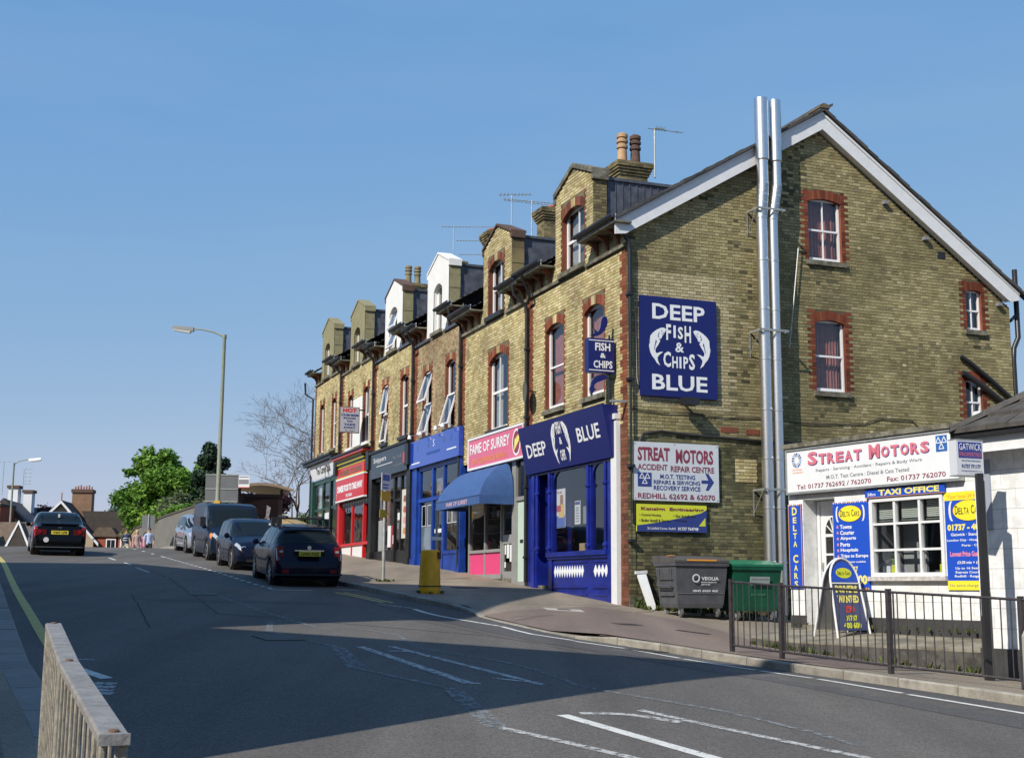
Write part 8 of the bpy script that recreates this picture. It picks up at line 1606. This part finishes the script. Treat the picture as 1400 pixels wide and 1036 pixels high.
# bare tree beside the last shop
def bare(lab, x, y, h, spread, seed, lean=-.35):
    rs = random.Random(seed); z = G(x, y); t = thing('bare_tree', lab, 'tree', (x, y, z)); tr = MB(); tw = MB()
    def grow(p, d, L, r, lv):
        pts = [p]; 
        for k in range(3): d = (d + Vector((rs.uniform(-.22, .22), rs.uniform(-.22, .22), rs.uniform(-.08, .14)))).normalized(); p = p + d * L / 3; pts.append(p)
        (tr if lv < 2 else tw).tube([tuple(q) for q in pts], [r, r * .85, r * .7, r * .55], 6 if lv < 2 else 4, cap=False)
        if lv >= 7: return
        for k in range(rs.choice((2, 3, 3)) if lv else 4):
            q = pts[rs.choice((1, 2, 3, 3))] if k else pts[3]; ax = Vector((rs.uniform(-1, 1), rs.uniform(-1, 1), rs.uniform(-.4, .5))).normalized(); nd = (d + ax * spread).normalized(); grow(q, nd, L * rs.uniform(.62, .8), max(.006, r * .5), lv + 1)
    grow(Vector((x, y, z)), Vector((lean * .4, 0, 1)), h * .33, .11, 0); tr.build('trunk', BARK, t, smooth=True); tw.build('twigs', mat('grey_twig', (.14, .12, .11), .9), t, kind='stuff')
bare('bare winter tree with fine twigs left of the last shop', -10.9, 68, 7.6, .95, 8, -.3)
bare('bare tree top showing behind the olive dormers', -8.2, 72, 10.6, .8, 11)
# ---------------------------------------------------------------- the far houses beyond the crest
WB = mat('cream_far_wall', (.42, .33, .23), .9, var=.1); TH_ = mat('red_hung_tile', (.30, .075, .04), .85, var=.3, vs=7, bump=.4); WWL = mat('white_far_wall', (.62, .64, .66), .8); RFD = mat('dark_far_roof', (.05, .04, .035), .85, var=.25, vs=4); RFB = mat('brown_far_roof', (.12, .085, .06), .85, var=.3, vs=4, bump=.4, bs=12)
def AX(px, y): return (px - 700) / 1772 * y
h = thing('gabled_house', 'tan gabled house with big brown chimney and red tile hung dormers', 'house', (AX(100, 95), 95, 1.0)); f = Fr((AX(88, 95), 95, 0), Vector((1, .12, 0)).normalized(), Z, Vector((.12, -1, 0)).normalized())
MB(f).prism([(-2.6, .5), (2.35, .5), (2.35, 4.9), (0, 7.5), (-2.6, 4.9)], -9, 0).build('wall', WB, h)
MB(f).prism([(-2.9, 4.55), (0, 7.55), (0, 7.75), (-2.9, 4.75)], -9.1, .35).build('roof', RFD, h); MB(f).prism([(0, 7.55), (2.7, 4.5), (2.7, 4.7), (0, 7.75)], -9.1, .35).build('roof', RFD, h)
MB(f).prism([(-2.95, 4.45), (0, 7.5), (0, 7.72), (-2.95, 4.7)], .351, .42).build('bargeboard', WPAINT, h); MB(f).prism([(0, 7.5), (2.78, 4.42), (2.78, 4.66), (0, 7.72)], .351, .42).build('bargeboard', WPAINT, h); MB(f).tube([(0, 7.6, .3), (0, 8.3, .3)], .05, 6).build('finial', TERRA, h)
MB(f).prism([(2.36, 4.1), (4.8, 4.1), (4.4, 7.1), (1.0, 7.1)], -8, -2).build('roof', RFD, h) ; MB(f).box(2.36, 4.9, .5, 4.4, -8, -1.8).build('wall', WB, h)
MB(f).prism([(2.2, 4.0), (4.9, 4.0), (4.3, 5.3), (2.2, 5.3)], -1.9, -.9).build('roof', RFB, h)
ck = MB(f).box(.0, 1.45, 6.0, 8.7, -4.2, -3.2).build('chimney', mat('brown_far_brick', (.22, .13, .08), .9, var=.2), h); MB(f).box(-.07, 1.52, 8.55, 8.8, -4.3, -3.1).build('cap', GR_, ck)
for k in range(7): x_ = .12 + k * .2; MB(Fr(f(x_, 0, -3.7), (1, 0, 0), (0, 1, 0), (0, 0, 1))).lathe([(.07, 8.8), (.06, 9.0 + .06 * (k % 3)), (.08, 9.02 + .06 * (k % 3))], n=8).build('chimney_pot', CPOT[1], ck)
for a, b in ((2.2, 3.9), (4.0, 4.9)):
    d_ = MB(f).box(a, b, 3.9, 5.15, -1.6, -.6).build('dormer', TH_, h); MB(f).prism([(a - .15, 5.15), (b + .1, 5.15), (b - .4, 5.85), (a + .35, 5.85)], -2.2, -.45).build('dormer_roof', RFB, h); w = MB(f).box(b - .75, b - .05, 3.95, 5.0, -.599, -.55).build('window', UPVC, h); MB(f).box(b - .68, b - .42, 4.02, 4.93, -.549, -.54).build('pane', CGLASS, w); MB(f).box(b - .38, b - .12, 4.02, 4.93, -.549, -.54).build('pane', CGLASS, w)
MB(f).box(2.36, 5.6, 3.55, 3.85, -1.8, -.3).build('porch_roof', RFD, h); MB(f).box(2.36, 5.6, .5, 3.55, -1.8, -.5).build('porch_wall', mat('dark_green_front', (.03, .05, .04), .7), h)
for a in (2.5, 3.5, 4.5, 5.1): w = MB(f).box(a, a + .65, 2.2, 3.45, -.499, -.45).build('window', UPVC, h); MB(f).box(a + .07, a + .3, 2.3, 3.38, -.449, -.44).build('pane', CGLASS, w); MB(f).box(a + .35, a + .58, 2.3, 3.38, -.449, -.44).build('pane', CGLASS, w)
h = thing('white_house', 'white gabled house with long dark roof and two white chimneys at far left', 'house', (AX(15, 100), 100, 1)); f = Fr((AX(9, 100), 100, 0), Vector((1, .05, 0)).normalized(), Z, Vector((.05, -1, 0)).normalized())
MB(f).prism([(-.5, .5), (2.4, .5), (2.4, 5.6), (0, 7.9), (-.5, 7.9)], -9, 0).build('wall', WWL, h); MB(f).prism([(-.3, 7.9), (0, 8.2), (2.9, 5.3), (2.75, 5.05)], -.4, .3).build('roof_verge', RFD, h); mb = MB(f); mb.poly([(-.1, 8.2, .2), (2.9, 5.25, .2), (3.9, 4.9, -6), (1.4, 7.6, -6)][::-1]); mb.poly([(-.1, 8.15, .2), (2.9, 5.2, .2), (3.9, 4.85, -6), (1.4, 7.55, -6)]); mb.build('roof', mat('grey_far_slate', (.085, .08, .085), .7, var=.2), h)
MB(f).prism([(2.2, 4.2), (6.0, 4.2), (3.2, 7.0), (1.4, 7.6)], -9, -6.01).build('roof', RFD, h); MB(f).box(.95, 1.5, 5.2, 6.3, .001, .02).build('window', mat('far_window_grey', (.35, .37, .42), .5), h)
for a, b, z1 in ((-.55, .2, 9.15), (.65, 1.3, 8.8)): c_ = MB(f).box(a, b, 6.5, z1, -3.2, -2.4).build('chimney', WWL, h); MB(f).box(a - .1, b + .1, z1, z1 + .22, -3.3, -2.3).build('cap', BRKT if False else GR_, c_)
aerial('ladder shaped aerial on the white chimney at far left', AX(33, 103), 103, 8.9, 10.7, [(.0, 0, .7, 2, .3, 0), (.3, 0, .7, 2, .3, 0), (.6, 0, .7, 2, .3, 0), (.9, 0, .7, 2, .3, 0), (1.15, 0, .7, 2, .3, 0)], 0)
aerial('T shaped aerial at the left edge above the white chimney', AX(5, 103), 103, 8.6, 11.3, [(.0, -.5, .6, 3, .2, 0)], 0)
h = thing('brown_roof_house', 'low house with two brown gables in front of the white house', 'house', (AX(22, 88), 88, 1.2)); f = Fr((AX(22, 88), 88, 0), (1, 0, 0), Z, (0, -1, 0))
MB(f).box(-4, 1.2, .5, 3.6, -4, 0).build('wall', mat('grey_far_front', (.2, .21, .22), .8, var=.3, vs=4), h)
mb = MB(f); mb.poly([(-4, 3.55, .4), (1.3, 3.55, .4), (1.0, 5.9, -2), (-4, 5.9, -2)]); mb.build('roof', RFB, h)
for cx in (-1.6, .75): MB(f).prism([(cx - 1.0, 3.55), (cx + 1.0, 3.55), (cx, 5.75)], -.2, .8).build('gable_roof', RFB, h); MB(f).prism([(cx - 1.15, 3.5), (cx - 1.0, 3.45), (cx, 5.65), (cx, 5.9)], .801, .9).build('bargeboard', WPAINT, h); MB(f).prism([(cx + 1.0, 3.45), (cx + 1.15, 3.5), (cx, 5.9), (cx, 5.65)], .801, .9).build('bargeboard', WPAINT, h); MB(f).prism([(cx - .9, 3.5), (cx + .9, 3.5), (cx, 5.5)], .80, .85).build('gable_face', RFD, h)
MB(f).box(-4, 1.5, 3.4, 3.55, 0, .95).build('gutter', SIGNW, h)
for k in range(9): MB(f).box(-3.6 + k * .5, -3.2 + k * .5, 1.6, 3.2, .001, .03).build('window', mat('far_dark_pane', (.06, .07, .08), .4), h)
h = thing('red_brick_house', 'red brick house corner at the far left edge', 'house', (AX(-4, 97), 97, 1)); B('wall', Fr((AX(-6, 97), 97, 0), (1, 0, 0), Z, (0, -1, 0)), TH_, h, (-3, .55, .5, 7.4, -3, 0)); B('roof', Fr((AX(-6, 97), 97, 0), (1, 0, 0), Z, (0, -1, 0)), RFD, h, (-3, .6, 7.4, 7.6, -3, .1))
# shops opposite and hedges behind the camera side that the windows mirror
t = thing('hedge', 'long green hedge on the far side of the hill beyond the houses', 'hedge', (-50, 150, 1)); crown(clumps(-50, 150, 2.5, 40, 4, 2.0, 60, 1.5, 3, .6, 50), 9000, .5, LDK, t, 'foliage')
# weeds at the foot of the walls
WEED = leaf_mat('weed_leaf', (.07, .11, .025), (.12, .14, .04)); pts = []
for a, b, n in ((.1, 2.0, 150), (2.0, 5.5, 50)):
    for _ in range(n): g_ = random.uniform(a, b); o_ = random.uniform(.03, .5 if g_ < 2.4 else .9); p = GF(g_, 0, o_); pts.append((p.x, p.y, gz(p.x, p.y), random.uniform(.06, .26 if o_ < .25 else .12)))
for _ in range(70): t_ = random.random(); k = int(t_ * 3.999); f_ = t_ * 4 - k; x = lerp(F_[min(k, 3)][0], F_[min(k, 3) + 1][0], f_); y = lerp(F_[min(k, 3)][1], F_[min(k, 3) + 1][1], f_); pts.append((x - .05, y - .04, gz(x, y), random.uniform(.03, .12)))
for _ in range(16): a_ = random.random() * 6.28; r = random.uniform(.24, .32); x, y = -1.78 + r * math.cos(a_), 28.85 + r * math.sin(a_); pts.append((x, y, gz(x, y), random.uniform(.02, .07)))
for _ in range(50): a_ = random.random() * 6.28; r = random.uniform(.04, .3); x, y = -3.24 + r * math.cos(a_), 33.3 + r * math.sin(a_); pts.append((x, y, gz(x, y), random.uniform(.02, .06)))
for _ in range(34): p = XF(random.uniform(0, 4), 0, random.uniform(.03, .12)); pts.append((p.x, p.y, .99, random.uniform(.02, .08)))
mb = MB()
for x, y, z, h_ in pts:
    for k in range(4): a_ = random.random() * 6.28; w_ = .012 + h_ * .08; dx, dy = math.cos(a_), math.sin(a_); mb.poly([(x - dy * w_, y + dx * w_, z), (x + dy * w_, y - dx * w_, z), (x + dx * h_ * .4 + dy * w_, y + dy * h_ * .4 - dx * w_, z + h_ * .8), (x + dx * h_ * .6, y + dy * h_ * .6, z + h_)])
mb.build('weeds', WEED, None, kind='stuff')

# off-frame street behind the camera, seen only in reflections
plain_house('brick house row well behind the camera', (38, -34), (-1, .12), 30, 9, 7.5, 10.5, False); plain_house('second brick house row well behind the camera', (4, -38), (-1, -.1), 26, 9, 7.0, 10.0, False)
